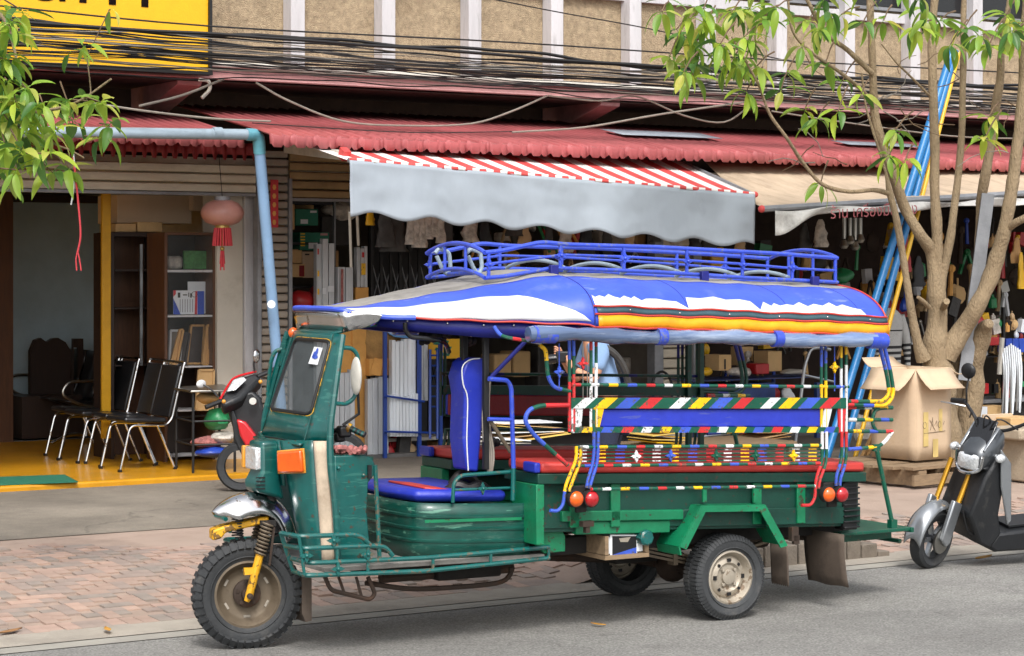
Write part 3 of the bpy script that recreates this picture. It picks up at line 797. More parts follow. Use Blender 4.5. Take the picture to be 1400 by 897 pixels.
for px_, top_, bot_ in ((478, 290, 365), (488, 290, 335)):
    b = MB(); b.tube([W(px_, top_, 16.6), W(px_ + 2, bot_, 16.9)], 0.012, 6); b.build('crank_rod', 'strip_pale', aw)

# ---------------- beige tarp awning on the right, dirty banner along its front
tp = thing('tarp_awning', 'beige tarpaulin awning stretched on a pole over the right shop', 'awning', W(1200, 240, 17.5))
T0, T1 = W(1052, 286, 15.3), W(1440, 262, 15.3)
U0, U1 = W(962, 219, 17.3), W(1460, 226, 17.3)
b = MB(); b.grid(lambda a, c: U0.lerp(U1, a).lerp(T0.lerp(T1, a), c) + Vector((0, 0, -0.07 * math.sin(math.pi * c) + 0.012 * math.sin(9 * a + 5 * c))), 24, 8); b.build('sheet', 'tarp_beige', tp, solid=0.004)
b = MB(); b.tube([T0 + Vector((-0.08, 0, 0)), T1], 0.03, 8); b.build('pole', 'post_grey', tp)
b = MB(); b.ball(T0 + Vector((-0.09, 0, 0)), (0.035, 0.035, 0.035), 8, 6); b.build('pole_end', 'awning_red', tp)
bn = thing('banner', 'dirty white cloth banner with faded red lettering tied under the beige awning', 'banner', W(1200, 300, 16.1))
def bann(a, c):
    x = lerp(1060, 1440, a); yt = lerp(288, 268, a) + 2 * math.sin(a * 22)
    yb_ = 322 - 30 * smooth01(a / 0.16) - 14 * smooth01(a * 1.1 - 0.16) + 2.0 * math.sin(a * 17)
    return W(x, lerp(yt, yb_, c), 15.24 + 0.03 * math.sin(a * 30 + c * 2))
b = MB(); b.grid(bann, 60, 5); b.build('cloth', 'banner', bn, solid=0.004)
b = MB(); q = W(1135, 299, 15.17); q2 = W(1420, 283, 15.17)
text_mesh(b, 'ร้าน เครื่องมือ ช่าง', q, (q2 - q), (0, 0, 1), 0.15)
b.build('lettering', 'banner_red', bn)

# ------------------------------------------------------------------ the three-wheeled truck (frame: u forward, v toward the road side, w up; origin under the rear axle)
TT = R(30.5); CT_, ST_ = math.cos(TT), math.sin(TT)
R0, D0 = 0.9505, 12.8008
def rdw(r, d): return Vector((r * CS + d * SN, -r * SN + d * CS, 0))
uvec = rdw(-CT_, -ST_)
truck = thing('tuk_tuk', 'long green three-wheeled tuk-tuk truck with blue canopy and striped rails parked on the road', 'tuk-tuk', rdw(R0, D0), math.atan2(uvec.y, uvec.x))
def T(px, py, v):
    k = (px - CX) / FPX
    u = (R0 + v * ST_ - k * D0 + k * v * CT_) / (CT_ - k * ST_)
    d = D0 - u * ST_ - v * CT_
    return Vector((u, v, EYE - (py - HOR) * d / FPX))
def TP(pts, v): return [T(p[0], p[1], p[2] if len(p) > 2 else v) for p in pts]
def mir(pts): return [Vector((p[0], -p[1], p[2])) for p in pts]
def tb(name, mb, mats, parent=None, **k): return mb.build(name, mats, parent or truck, local=True, **k)
STR = ['rail_green', 'stripe_red', 'stripe_white', 'stripe_yellow', 'stripe_blue']
PAT = [(.058, 1), (.062, 0), (.055, 2), (.062, 0), (.06, 3), (.062, 0), (.062, 4), (.062, 0)]
def pat(off=0.0): return (off, PAT)
def rosette_mesh(c, r, nrm, up=(0, 0, 1), th=0.012):
    mb = MB(); n = Vector(nrm).normalized(); y = (Vector(up) - n * n.dot(Vector(up))).normalized(); x = y.cross(n); c = Vector(c)
    pts = []
    for q in range(4):
        for (a, rr) in ((0, 1.0), (14, 0.66), (26, 0.60), (45, 0.36), (64, 0.60), (76, 0.66)):
            an = R(q * 90 + a); pts.append(c + (x * math.cos(an) + y * math.sin(an)) * r * rr - n * th / 2)
    mb.prism(pts, n * th)
    mb.ball(c + n * th * 0.6, (r * 0.27,) * 3, 8, 6)
    return mb
def rosette(px, py, v, mat, parent, r=0.043): 
    return tb('rosette', rosette_mesh(T(px, py, v), r, (0, 1, 0)), mat, None) if parent is None else rosette_mesh(T(px, py, v), r, (0, 1, 0)).build('rosette', mat, parent, local=True)

# ---- canopy: near edge height falls to the rear; cross-section is a flattened arch
CH = 0.785
def edge_w(u): return 1.612 + (u + 0.95) * 0.0395
E_ = 2.0 / 2.7
STN = [(2.31, .30, 1.772, .022), (2.15, .345, 1.752, .055), (1.95, .42, 1.740, .10), (1.7, .52, 1.728, .16), (1.4, .645, 1.715, .225), (1.2, .735, 1.706, .27), (1.05, .785, 1.70, .295)]
def station(u):
    if u <= 1.05: return CH, edge_w(u), 0.295 + 0.0 * u
    for i in range(len(STN) - 1):
        a, b = STN[i], STN[i + 1]
        if a[0] >= u >= b[0]:
            t = (a[0] - u) / (a[0] - b[0]); return lerp(a[1], b[1], t), lerp(a[2], b[2], t), lerp(a[3], b[3], t)
    return STN[0][1:]
def csurf(u, ph, off=0.0, vs=1):
    hw, wb, rise = station(u)
    if u > 1.02: e = lerp(E_, 0.9, min(1, (u - 1.02) / 0.9))
    else: e = E_
    w = wb + (rise + off) * (math.sin(ph) ** e); v = (hw + off) * (math.cos(ph) ** e if math.cos(ph) > 0 else 0)
    wave = 0.004 * math.sin(u * 9) * math.sin(ph * 3) + 0.003 * math.sin(u * 23 + ph * 5)
    return Vector((u, vs * v, w + wave))
def ph_of(h, u=0.0):
    hw, wb, rise = station(u); return math.asin(max(0, min(1, h / rise)) ** (1 / E_))
URE, UFR, USM = -0.985, 2.31, 1.05
NPH = 14
def rear_skew(u, ph): return u - 0.0 * ph
PG = R(62)
can = bpy.data.objects.new('canopy', None); COL.objects.link(can); can.parent = truck
for vs in (1, -1):
    b = MB(); b.grid(lambda a, c: csurf(lerp(UFR, URE, a), lerp(0.0, PG, c), 0.0, vs), 90, NPH); tb('side_cover', b, 'canopy_blue', can, solid=0.006, smooth=60)
b = MB()
b.grid(lambda a, c: (csurf(lerp(UFR, URE, a), lerp(PG, R(90), c * 2), 0.0, 1) if c <= 0.5 else csurf(lerp(UFR, URE, a), lerp(R(90), PG, c * 2 - 1), 0.0, -1)), 90, 14)
tb('top_cover', b, 'canvas_grey', can, solid=0.006, smooth=60)
# bands along the lower edge of the rear section
def band(name, h0, h1, mat, off, u0=USM - 0.02, u1=URE, rows=2, both=True, nu=60):
    for vs in (1, -1):
        b = MB(); b.grid(lambda a, c: csurf(lerp(u0, u1, a), ph_of(lerp(h0, h1, c)), off, vs), nu, rows); tb(name, b, mat, can, solid=0.003, smooth=60)
band('valance', 0.004, 0.062, 'vinyl_orange', 0.010)
band('trim_strip', 0.075, 0.102, 'strip_green', 0.009)
def piping(h, off=0.012, u0=USM, u1=URE, vs=1, r=0.006):
    return [csurf(lerp(u0, u1, i / 50), ph_of(h), off, vs) for i in range(51)]
for vs in (1, -1):
    for h in (0.0, 0.068, 0.108): b = MB(); b.tube(piping(h, vs=vs), 0.0058, 6); tb('piping', b, 'piping_red', can)
    b = MB(); b.tube([csurf(lerp(UFR, USM, i / 40), 0.0, 0.006, vs) for i in range(41)], 0.0058, 6); tb('piping', b, 'piping_red', can)
    b = MB(); b.tube([csurf(URE, lerp(0, R(90), i / 24), 0.004, vs) for i in range(25)], 0.0062, 6); tb('piping', b, 'piping_red', can)
# white zigzag panel
zz = [(782, 16), (795, 16), (796, 36), (800, 38), (806, 36), (814, 41), (819, 37), (826, 40), (833, 38), (840, 43), (846, 39), (853, 36), (860, 40), (868, 36), (874, 40), (882, 35), (890, 39), (905, 40), (915, 37), (930, 36), (944, 26), (947, 44), (965, 42), (985, 44), (1000, 41), (1020, 43), (1033, 40), (1042, 28), (1052, 42), (1060, 36), (1066, 41), (1072, 36), (1082, 38), (1090, 36), (1101, 42), (1110, 36), (1120, 40), (1130, 36), (1142, 42), (1150, 37), (1160, 42), (1170, 38), (1182, 34), (1186, 22), (1204, 14)]
zu = []
for px, hpx in zz:
    p = T(px, 430, 0.78); zu.append((p.x, max(0.114, 0.160 + (hpx - 39) / 238.0 * 0.8)))
zu = [(min(u, USM - 0.015), h) for u, h in zu]
zu = [(max(u, URE + 0.004), h) for u, h in zu]
for vs in (1, -1):
    b = MB(); vs_ = []; fs = []
    K = 5
    for i, (u, h) in enumerate(zu):
        for j in range(K): vs_.append(csurf(u, ph_of(lerp(0.110, h, j / (K - 1))), 0.007, vs))
    for i in range(len(zu) - 1):
        for j in range(K - 1): a = i * K + j; fs.append((a, a + K, a + K + 1, a + 1))
    b.add(vs_, fs)
    tb('zigzag_panel', b, 'vinyl_white', can, solid=0.003, smooth=60)
# white side panel of the front section
for vs in (1, -1):
    def wp(a, c):
        u_lo, u_hi = 1.07, 1.40
        t = c; ub = lerp(u_lo, u_hi, t); uf = 2.28
        u = lerp(uf, ub, a)
        pmax = lerp(R(36), R(34), a)
        return csurf(u, lerp(R(1.5), pmax, c), 0.008, vs)
    b = MB(); b.grid(wp, 40, 8); tb('side_panel', b, 'vinyl_white', can, solid=0.003, smooth=60)
for vs in (1, -1): b = MB(); b.tube([csurf(USM, lerp(0, PG, i / 20), 0.005, vs) for i in range(21)], 0.004, 5); tb('seam', b, 'navy', can)
for px in (862, 930, 998, 1066, 1132, 1190): p = T(px, 432, .79); b = MB(); b.ball(csurf(p.x, ph_of(.088), .012, 1), .006, 8, 6); tb('snap', b, 'chrome', can)
for us in (.42, -.28, -.80):
    for vs in (1, -1): b = MB(); b.tube([csurf(us, lerp(ph_of(.115), PG, i / 16), .0015, vs) for i in range(17)], .0028, 5); tb('seam', b, 'navy', can)
# blue roll at the front edge and polished visor
b = MB(); b.tube(catmull([csurf(1.95, 0, 0.01, 1), csurf(2.1, 0, .012, 1), csurf(2.25, 0, .012, 1), Vector((2.325, .28, 1.785)), Vector((2.345, .12, 1.79)), Vector((2.35, 0, 1.79)), Vector((2.345, -.12, 1.79)), Vector((2.325, -.28, 1.785)), csurf(2.25, 0, .012, -1), csurf(2.1, 0, .012, -1), csurf(1.95, 0, .01, -1)], 5), 0.014, 8); tb('edge_roll', b, 'canopy_blue', can)
topc = [(523, 431, .42), (500, 426, .38), (478, 425, .325), (463, 427, .29)]
botc = [(523, 431, .42), (512, 444, .385), (484, 451, .33), (470, 453, .285)]
tn = TP(topc, 0); bn_ = TP(botc, 0)
front_t = Vector((2.345, 0, tn[-1].z + 0.002)); front_b = Vector((2.30, 0, bn_[-1].z - 0.004))
tcur = catmull(tn + [front_t] + mir(tn)[::-1], 5); bcur = catmull(bn_ + [front_b] + mir(bn_)[::-1], 5)
b = MB(); n_ = len(tcur) - 1
b.grid(lambda a, c: tcur[round(a * n_)].lerp(bcur[round(a * n_)], c), n_, 3); vis = tb('visor', b, 'chrome', None, solid=0.004, smooth=60)
# dark blue frame beam with rivets under the front roof edge, inner liner
for vs in (1, -1):
    P = []; b = MB()
    us = [2.12, 1.9, 1.6, 1.3, 1.12]
    top_ = [csurf(u, 0, -0.03, vs) for u in us]
    hh = [0.05, 0.07, 0.085, 0.085, 0.07]
    n0 = len(b.v)
    b.add(top_ + [t_ + Vector((0, -vs * 0.012, -h_)) for t_, h_ in zip(top_, hh)], [(i, i + 1, 6 + i, 5 + i) for i in range(4)])
    bm1 = tb('roof_beam', b, 'navy', None, solid=0.02)
    for u in (2.05, 1.98, 1.78, 1.6, 1.45):
        p = csurf(u, 0, -0.02, vs); b = MB(); b.ball(p + Vector((0, 0.004 * vs, -0.02)), 0.007, 8, 6); b.build('rivet', 'chrome', bm1, local=True)
for u in (0.95, 0.3, -0.35, -0.93):
    b = MB(); b.tube([csurf(u, lerp(0, R(90), i / 10), -0.02, 1) for i in range(11)] + [csurf(u, lerp(R(90), 0, i / 10), -0.02, -1) for i in range(1, 11)], 0.013, 6); tb('roof_hoop', b, 'navy', None)
for vs in (1, -1): b = MB(); b.tube([csurf(lerp(1.1, -.95, i / 10), 0.0, -0.03, vs) for i in range(11)], 0.016, 6); tb('roof_bar', b, 'navy', None)

# ---- rolled clear side curtains with blue straps
for vs in (1, -1):
    a0, a1 = T(722, 457, .79), T(1206, 466, .79)
    def rc(i, a0=a0, a1=a1):
        p = a0.lerp(a1, i / 40); return Vector((p.x, (0.79 + 0.006 * math.sin(i * .7)) * vs, p.z + 0.006 * math.sin(i * 0.37)))
    b = MB(); b.tube([rc(i) for i in range(41)], [0.040 + 0.005 * math.sin(i * 0.9) + 0.003 * math.sin(i * 2.3) for i in range(41)], 14)
    roll = tb('curtain_roll', b, 'curtain_plastic', None, smooth=60)
    b = MB()
    for i, wd in ((1.6, 2.2), (14, .9), (27.2, .9), (39.3, 2.0)):
        p = a0.lerp(a1, (i - wd / 2) / 40); q = a0.lerp(a1, (i + wd / 2) / 40)
        s_ = MB(); s_.tube([Vector((p.x, .79 * vs, p.z)), Vector((q.x, .79 * vs, q.z))], 0.048, 14); s_.build('strap', 'rack_blue', roll, local=True, smooth=60)

# ---- roof rack
RV = 0.335
rack = tb('roof_rack', MB().tube(fillet(TP([(663, 345.5), (686, 343), (740, 331), (778, 334.6), (900, 338), (1065, 347), (1145, 353)], RV), 0.05), 0.0125, 8), 'rack_blue')
NT = TP([(663, 345.5), (686, 343), (740, 331), (778, 334.6), (900, 338), (1065, 347), (1145, 353)], RV)
NBt = TP([(663, 380), (690, 378), (755, 366.5), (830, 369), (900, 372), (1024, 380), (1145, 386)], RV)
NM = TP([(668, 361), (771, 348.5), (853, 351), (939, 356), (1015, 361), (1084, 367), (1143, 370)], RV)
def rp_(pts, r=0.0115, name='rail'): 
    b = MB(); b.tube(pts, r, 8); return b.build(name, 'rack_blue', rack, local=True)
rp_(fillet(mir(NT), 0.05), .0125)
for s_ in (0, 1):
    rp_(fillet(mir(NBt) if s_ else NBt, 0.05)); rp_(mir(NM) if s_ else NM, .008)
def arch(a, c, hgt, n=14): return [Vector((lerp(a.x, c.x, i / n) , lerp(a.y, c.y, i / n), lerp(a.z, c.z, i / n) + hgt * math.sin(math.pi * i / n) ** 0.8)) for i in range(n + 1)]
rp_(arch(NT[0], mir(NT)[0], 0.055), .0125); rp_(arch(NBt[0], mir(NBt)[0], 0.05)); rp_(arch(NT[-1], mir(NT)[-1], 0.05), .0125); rp_(NBt[-1:] + mir(NBt)[-1:])
for (px, yt, yb) in [(668, 345, 380), (766, 333, 367), (853, 337, 371), (939, 341, 375), (1015, 345, 380), (1083, 349, 383), (1142, 353, 386)]:
    a = T(px, yt, RV); c = T(px, yb, RV)
    for vs in (1, -1):
        b = MB(); b.tube([Vector((a.x, vs * RV, a.z)), Vector((c.x, vs * RV, c.z))], 0.0105, 8); po = b.build('post', 'rack_blue', rack, local=True)
        if px < 1100:
            m = (a + c) / 2; rosette_mesh((m.x, vs * (RV + 0.008), m.z + .004), 0.036, (0, vs, 0)).build('rosette', 'rack_blue', po, local=True)
for vs in (0.12, -0.12):
    b = MB(); a = T(1142, 353, RV); c = T(1142, 386, RV); b.tube([Vector((a.x, vs, a.z + .04)), Vector((c.x, vs, c.z))], .0095, 8); b.build('post', 'rack_blue', rack, local=True)
    b = MB(); a = T(663, 345, RV); c = T(663, 380, RV); b.tube([Vector((a.x, vs, a.z + .05)), Vector((c.x, vs, c.z + .045))], .0095, 8); b.build('post', 'rack_blue', rack, local=True)
for u in (0.95, 0.55, 0.15, -0.25, -0.65):
    t = (NBt[2].x - u) / (NBt[2].x - NBt[-1].x); zz_ = lerp(NBt[2].z, NBt[-1].z, t)
    b = MB(); b.tube(arch(Vector((u, RV, zz_)), Vector((u, -RV, zz_)), 0.05), 0.011, 8); b.build('crossbar', 'pipe_pale', rack, local=True)
    b = MB(); b.tube([Vector((u, RV, zz_)), Vector((u - 0.3, -RV, zz_ + 0.05))], 0.0035, 5); b.build('wire', 'steel', rack, local=True)
for (px, py) in ((757, 371), (963, 379), (1114, 386)):
    b = MB(); p = T(px, py, RV + 0.03); b.box(p, (0.05, 0.03, 0.07)); b.box(p + Vector((-.02, .02, -.04)), (0.09, 0.03, 0.02)); b.build('clip', 'navy', rack, local=True, bevel=.004)
for (px, v) in ((597, -.18), (640, .10)):
    pts = TP([(px, 350, v), (px + 8, 368, v), (px + 14, 376, v), (px + 19, 366, v), (px + 17, 345, v), (px + 3, 340, v), (px - 2, 346, v)], v)
    b = MB(); b.tube(fillet(pts, 0.02), 0.012, 8); b.build('hook', 'pipe_pale', rack, local=True)
b = MB(); b.tube(TP([(612, 375, -.18), (648, 373, .10)], 0), 0.013, 8); b.build('hook_bar', 'rack_blue', rack, local=True)

# ---- wheels
def wheel(c, rad, width, lug, rimr, name, rimmat, tyremat, steer=0.0, front=False, out=1):
    wh = bpy.data.objects.new(name, None); COL.objects.link(wh); wh.parent = truck; wh.location = c; wh.rotation_euler = (0, 0, steer)
    hw = width / 2; b = MB()
    prof = [(rimr, -hw * .78), (rimr + .012, -hw * .86), (lerp(rimr, rad, .35), -hw), (lerp(rimr, rad, .7), -hw * 1.0), (rad - .018, -hw * .88), (rad - .006, -hw * .72), (rad - .004, 0), (rad - .006, hw * .72), (rad - .018, hw * .88), (lerp(rimr, rad, .7), hw), (lerp(rimr, rad, .35), hw), (rimr + .012, hw * .86), (rimr, hw * .78)]
    b.lathe(prof, (0, 0, 0), (0, 1, 0), 56)
    for rr_ in (lerp(rimr, rad, .22), lerp(rimr, rad, .62)):
        b.lathe([(rr_ - .004, hw * .97), (rr_, hw * 1.025), (rr_ + .004, hw * .97)], (0, 0, 0), (0, 1, 0), 56)
    nl = 40 if front else 64
    for i in range(nl):
        a = 2 * math.pi * i / nl
        for sgn in (1, -1):
            aa = a + (math.pi / nl if sgn < 0 else 0)
            er = Vector((math.cos(aa), 0, math.sin(aa))); et = Vector((-math.sin(aa), 0, math.cos(aa)))
            tw = 2 * math.pi * rad / nl * (0.60 if front else 0.7)
            M3 = Matrix((et, Vector((0, 1, 0)), er)).transposed()
            b.box(er * (rad - .006) + Vector((0, sgn * hw * .47, 0)), (tw, hw * .62, .018 if front else .012), 0, M3)
            M4 = M3 @ Matrix.Rotation(-sgn * R(52), 3, 'X')
            b.box(er * (rad - .022) + Vector((0, sgn * hw * .885, 0)), (tw, .05 if front else .03, .016 if front else .010), 0, M4)
    ty = b.build('tyre', tyremat, wh, local=True, smooth=40)
    b = MB(); o = out
    if front:
        b.lathe([(rimr + .004, .80 * hw * o), (rimr - .008, .84 * hw * o), (rimr - .02, .6 * hw * o), (rimr - .035, .1 * hw * o), (rimr * .72, -.1 * hw * o), (rimr * .52, -.05 * hw * o), (0, -.05 * hw * o)], (0, 0, 0), (0, 1, 0), 40)
        b.lathe([(rimr + .004, -.80 * hw * o), (rimr - .02, -.6 * hw * o), (rimr * .7, -.12 * hw * o)], (0, 0, 0), (0, 1, 0), 40)
    else:
        b.lathe([(rimr + .006, .80 * hw * o), (rimr - .006, .86 * hw * o), (rimr - .016, .66 * hw * o), (rimr - .024, .35 * hw * o), (rimr * .80, .30 * hw * o), (rimr * .74, .48 * hw * o), (rimr * .55, .58 * hw * o), (rimr * .46, .40 * hw * o), (rimr * .30, .42 * hw * o), (rimr * .28, .60 * hw * o), (rimr * .2, .64 * hw * o), (0, .62 * hw * o)], (0, 0, 0), (0, 1, 0), 40)
    ri = b.build('rim', rimmat, wh, local=True, smooth=50)
    b = MB()
    if front:
        b.lathe([(rimr * .42, -.03 * hw * o), (rimr * .42, .35 * hw * o), (rimr * .36, .45 * hw * o), (rimr * .2, .5 * hw * o), (rimr * .18, .9 * hw * o), (0, .95 * hw * o)], (0, 0, 0), (0, 1, 0), 20)
        for i in range(5):
            a = 2 * math.pi * i / 5 + .3; b.lathe([(.0, .56 * hw * o), (.011, .55 * hw * o), (.011, .40 * hw * o)], (rimr * .31 * math.cos(a), 0, rimr * .31 * math.sin(a)), (0, 1, 0), 6)
    else:
        for i in range(4):
            a = 2 * math.pi * i / 4 + .78; b.lathe([(.0, .68 * hw * o), (.010, .66 * hw * o), (.010, .5 * hw * o)], (rimr * .38 * math.cos(a), 0, rimr * .38 * math.sin(a)), (0, 1, 0), 6)
    hb = b.build('hub', 'iron' if front else rimmat, wh, local=True)
    b = MB()
    if front:
        for i in range(6):
            a = 2 * math.pi * i / 6 + .5; er = Vector((math.cos(a), 0, math.sin(a))); et = Vector((-math.sin(a), 0, math.cos(a)))
            b = MB(); b.box(er * rimr * .70 + Vector((0, (-.085 * hw + .003) * o, 0)), (.036, .004, .012), 0, Matrix((et, Vector((0, 1, 0)), er)).transposed()); b.build('slot', 'gutter', wh, local=True)
        pass
    else:
        for i in range(8):
            a = 2 * math.pi * i / 8; er = Vector((math.cos(a), 0, math.sin(a))); et = Vector((-math.sin(a), 0, math.cos(a)))
            b = MB(); b.box(er * rimr * .645 + Vector((0, (.545 * hw) * o, 0)), (.024 if i % 2 == 0 else .014, .016, .018 if i % 2 == 0 else .014), 0, Matrix((et, Vector((0, 1, 0)), er)).transposed()); b.build('slot', 'black', wh, local=True)
    return wh
fc = T(337, 810, 0)
FR = 0.286
STEER = R(-14)
wheel(Vector((fc.x, 0, FR)), FR, 0.125, 1, 0.175, 'front_wheel', 'rim_brown', 'rubber', STEER, True, 1)
wheel(Vector((0, 0.52, 0.243)), 0.243, 0.158, 1, 0.150, 'rear_wheel', 'rim_silver', 'rubber_old', 0, False, 1)
wheel(Vector((0, -0.52, 0.243)), 0.243, 0.158, 1, 0.150, 'rear_wheel', 'rim_silver', 'rubber_old', 0, False, -1)
b = MB(); b.tube([(0, -.5, .243), (0, .5, .243)], 0.035, 10); b.ball((0, 0, .243), (.1, .1, .1), 12, 8); tb('rear_axle', b, 'iron')
for vs in (1, -1):
    b = MB(); 
    for k in range(3): b.bar(Vector((.52, vs * .38, .44 - k * .022)), Vector((0.02, vs * .38, .32 - k * .022)), .05, .014)
    b.bar(Vector((0.02, vs * .38, .32)), Vector((-.5, vs * .38, .42)), .05, .014)
    b.box((.26, vs * .38, .36), (.03, .06, .10)); tb('leaf_spring', b, 'rim_brown')

# ---- front fork, fender, bracket
fork = bpy.data.objects.new('fork', None); COL.objects.link(fork); fork.parent = truck; fork.location = (fc.x, 0, FR); fork.rotation_euler = (0, 0, STEER)
for vs in (1, -1):
    ax = Vector((0, vs * .088, 0.0)); top_ = Vector((-0.10, vs * .092, .385)); mid = ax.lerp(top_, .56)
    b = MB(); b.tube([ax + Vector((.015, 0, -.03)), ax, mid], [.014, .022, .022], 10); b.box(ax.lerp(mid, .55) + Vector((.035, 0, 0.01)), (.05, .03, .035)); b.build('fork_leg', 'yellow_iron', fork, local=True)
    b = MB()
    d_ = (top_ - mid)
    hel = []
    L_ = d_.length; dn = d_.normalized(); xx = dn.cross(Vector((0, 1, 0))).normalized(); yy_ = Vector((0, 1, 0))
    for i in range(0, 9 * 10 + 1):
        a = 2 * math.pi * i / 10; hel.append(mid + dn * (L_ * i / 90) + (xx * math.cos(a) + yy_ * math.sin(a)) * .030)
    b.tube(hel, .0065, 5); b.build('spring', 'rim_brown', fork, local=True)
    b = MB(); b.tube([mid - dn * .02, top_], .016, 8); b.bar(mid + Vector((-.05, 0, -.06)), top_ + Vector((-.03, 0, -.03)), .02, .012); b.build('damper', 'iron', fork, local=True)
b = MB(); b.tube([(0, -.1, 0), (0, .115, 0)], .016, 10); b.lathe([(0, .135), (.016, .13), (.016, .10)], (0, 0, 0), (0, 1, 0), 6); b.build('axle', 'iron', fork, local=True)
b = MB(); b.prism([Vector(p) for p in [(.19, -.06, .345), (.13, -.06, .365), (-.11, -.06, .41), (-.11, -.06, .375), (.12, -.06, .33), (.14, -.06, .30), (.19, -.06, .29)]], (0, .12, 0)); b.build('bracket', 'yellow_iron', fork, local=True, bevel=.01)
b = MB(); b.box((-.10, 0, .375), (.08, .20, .03)); b.tube([(-.10, 0, .40), (-.20, 0, .75)], .03, 10); b.build('yoke', 'soot', fork, local=True)
b = MB()
for vs in (.04, -.07):
    hel = [Vector((.045 + .02 * math.cos(2 * math.pi * i / 8), vs + .02 * math.sin(2 * math.pi * i / 8), .30 + .10 * i / 56)) for i in range(57)]
    b.tube(hel, .005, 5)
b.build('inner_spring', 'black', fork, local=True)
# fender: an arc swept over the wheel with a curved cross-section
FPX_ = [(290, 700), (301, 689), (320, 678), (342, 673), (364, 676), (383, 688), (395, 706), (403, 729)]
fp = [Vector((p.x, 0, p.z)) for p in catmull([T(a, c, 0.0) for a, c in FPX_], 5)]
cx_ = sum(p.x for p in fp) / len(fp)
b = MB(); nf = len(fp) - 1
def fen(a, c):
    i = round(a * nf); p = fp[i]; tg = (fp[min(nf, i + 1)] - fp[max(0, i - 1)]).normalized(); nr = Vector((-tg.z, 0, tg.x)); nr = nr if nr.z > 0 or i > nf * .8 else -nr
    if nr.x * (p.x - cx_) < 0 and i > nf * .7: nr = -nr
    s_ = (c - .5) * 2; wdt = .105 * min(1, .25 + a * 4)
    return p + Vector((0, s_ * wdt, 0)) - nr * (0.105 * min(1, .25 + a * 4) * abs(s_) ** 2.4)
b.grid(fen, nf, 14); fe = tb('fender', b, 'chrome', None, solid=.004, smooth=70)
fe.location = (0, 0, 0)

# ---- cab
def q4(mb, a, c, d, e, nu=6, nv=6, bulge=0.0, n=None, mi=0):
    nr = n or (c - a).cross(e - a).normalized()
    mb.grid(lambda s, t: a.lerp(c, s).lerp(e.lerp(d, s), t) + nr * bulge * math.sin(math.pi * s) * math.sin(math.pi * t), nu, nv, mi)
vT, vB = .245, .275
WBL, WBR = T(353, 600, -vB), T(422, 600, vB)
uS = (WBL.x + WBR.x) / 2; wS = (WBL.z + WBR.z) / 2
WTL, WTR = T(397, 455, -vT), T(463, 455, vT)
uTp = (WTL.x + WTR.x) / 2; wTp = (WTL.z + WTR.z) / 2
FC = [Vector((uS, -vB, wS)), Vector((uS, vB, wS)), Vector((uTp, vT, wTp)), Vector((uTp, -vT, wTp))]
fn = (FC[1] - FC[0]).cross(FC[3] - FC[0]).normalized()
if fn.x < 0: fn = -fn
def fpan(s, t, off=0.0): return FC[0].lerp(FC[1], s).lerp(FC[3].lerp(FC[2], s), t) + fn * (off + 0.025 * math.sin(math.pi * s))
def rrect(s0, s1, t0, t1, rs, n=6):
    out = []
    for (cx, cy, a0) in ((s1 - rs, t1 - rs * .55, 0), (s0 + rs, t1 - rs * .55, 90), (s0 + rs, t0 + rs * .55, 180), (s1 - rs, t0 + rs * .55, 270)):
        for k in range(n + 1):
            a = R(a0 + 90 * k / n); out.append((cx + rs * math.cos(a), cy + rs * .55 * math.sin(a)))
    return out
outer = rrect(0, 1, 0, 1, .02); inner = [(lerp(lerp(.05, .15, (t - .25) / .67), .99, (s_ - .10) / .83), t) for s_, t in rrect(.10, .93, .25, .925, .09)]
cab = bpy.data.objects.new('cab', None); COL.objects.link(cab); cab.parent = truck
b = MB(); n_ = len(outer)
b.add([fpan(*p) for p in outer] + [fpan(*p) for p in inner], [(i, (i + 1) % n_, n_ + (i + 1) % n_, n_ + i) for i in range(n_)])
PIL_T = T(470, 458, .33); PIL_S = T(452, 600, .40)
for vs in (1, -1):
    P = [fpan(1, 0), Vector((PIL_S.x, PIL_S.y, wS)), Vector((PIL_T.x, PIL_T.y, wTp)), fpan(1, 1)]
    P = [Vector((p.x, p.y * vs, p.z)) for p in P]
    q4(b, P[0], P[1], P[2], P[3], 4, 8, 0.012, Vector((.5, vs, 0)).normalized())
q4(b, fpan(0, 1), fpan(1, 1), Vector((uTp - .12, vT + .06, wTp + .035)), Vector((uTp - .12, -vT - .06, wTp + .035)), 8, 3)
q4(b, Vector((uTp - .12, vT + .06, wTp + .035)), Vector((uTp - .12, -vT - .06, wTp + .035)), Vector((uTp - .35, -vT - .06, wTp + .06)), Vector((uTp - .35, vT + .06, wTp + .06)), 8, 3)
b.build('front_shell', 'cab_green', cab, local=True, solid=.014, smooth=50)
b = MB(); io = [fpan(*p, .006) for p in inner]; b.tube(io + [io[0], io[1]], .0095, 8, caps=False)
wsh = b.build('window_seal', 'black', cab, local=True)
b = MB(); io2 = [fpan(.53 + (p[0] - .53) * 1.06, .585 + (p[1] - .585) * 1.055, .006) for p in inner]; b.tube(io2 + [io2[0], io2[1]], .0024, 6, caps=False); b.build('window_trim', 'yellow_iron', cab, local=True)
b = MB(); b.add([fpan(*p, .002) for p in inner], [tuple(range(n_))]); wg = b.build('windscreen', 'windshield', cab, local=True)
b = MB(); q4(b, fpan(.70, .70, .008), fpan(.88, .70, .008), fpan(.89, .86, .008), fpan(.72, .86, .008), 2, 2); st = b.build('sticker', 'vinyl_white', wg, local=True)
b = MB()
c_ = fpan(.80, .785, .011); ex = (fpan(.9, .78, .011) - fpan(.7, .78, .011)).normalized(); ey = (fpan(.8, .86, .011) - fpan(.8, .70, .011)).normalized()
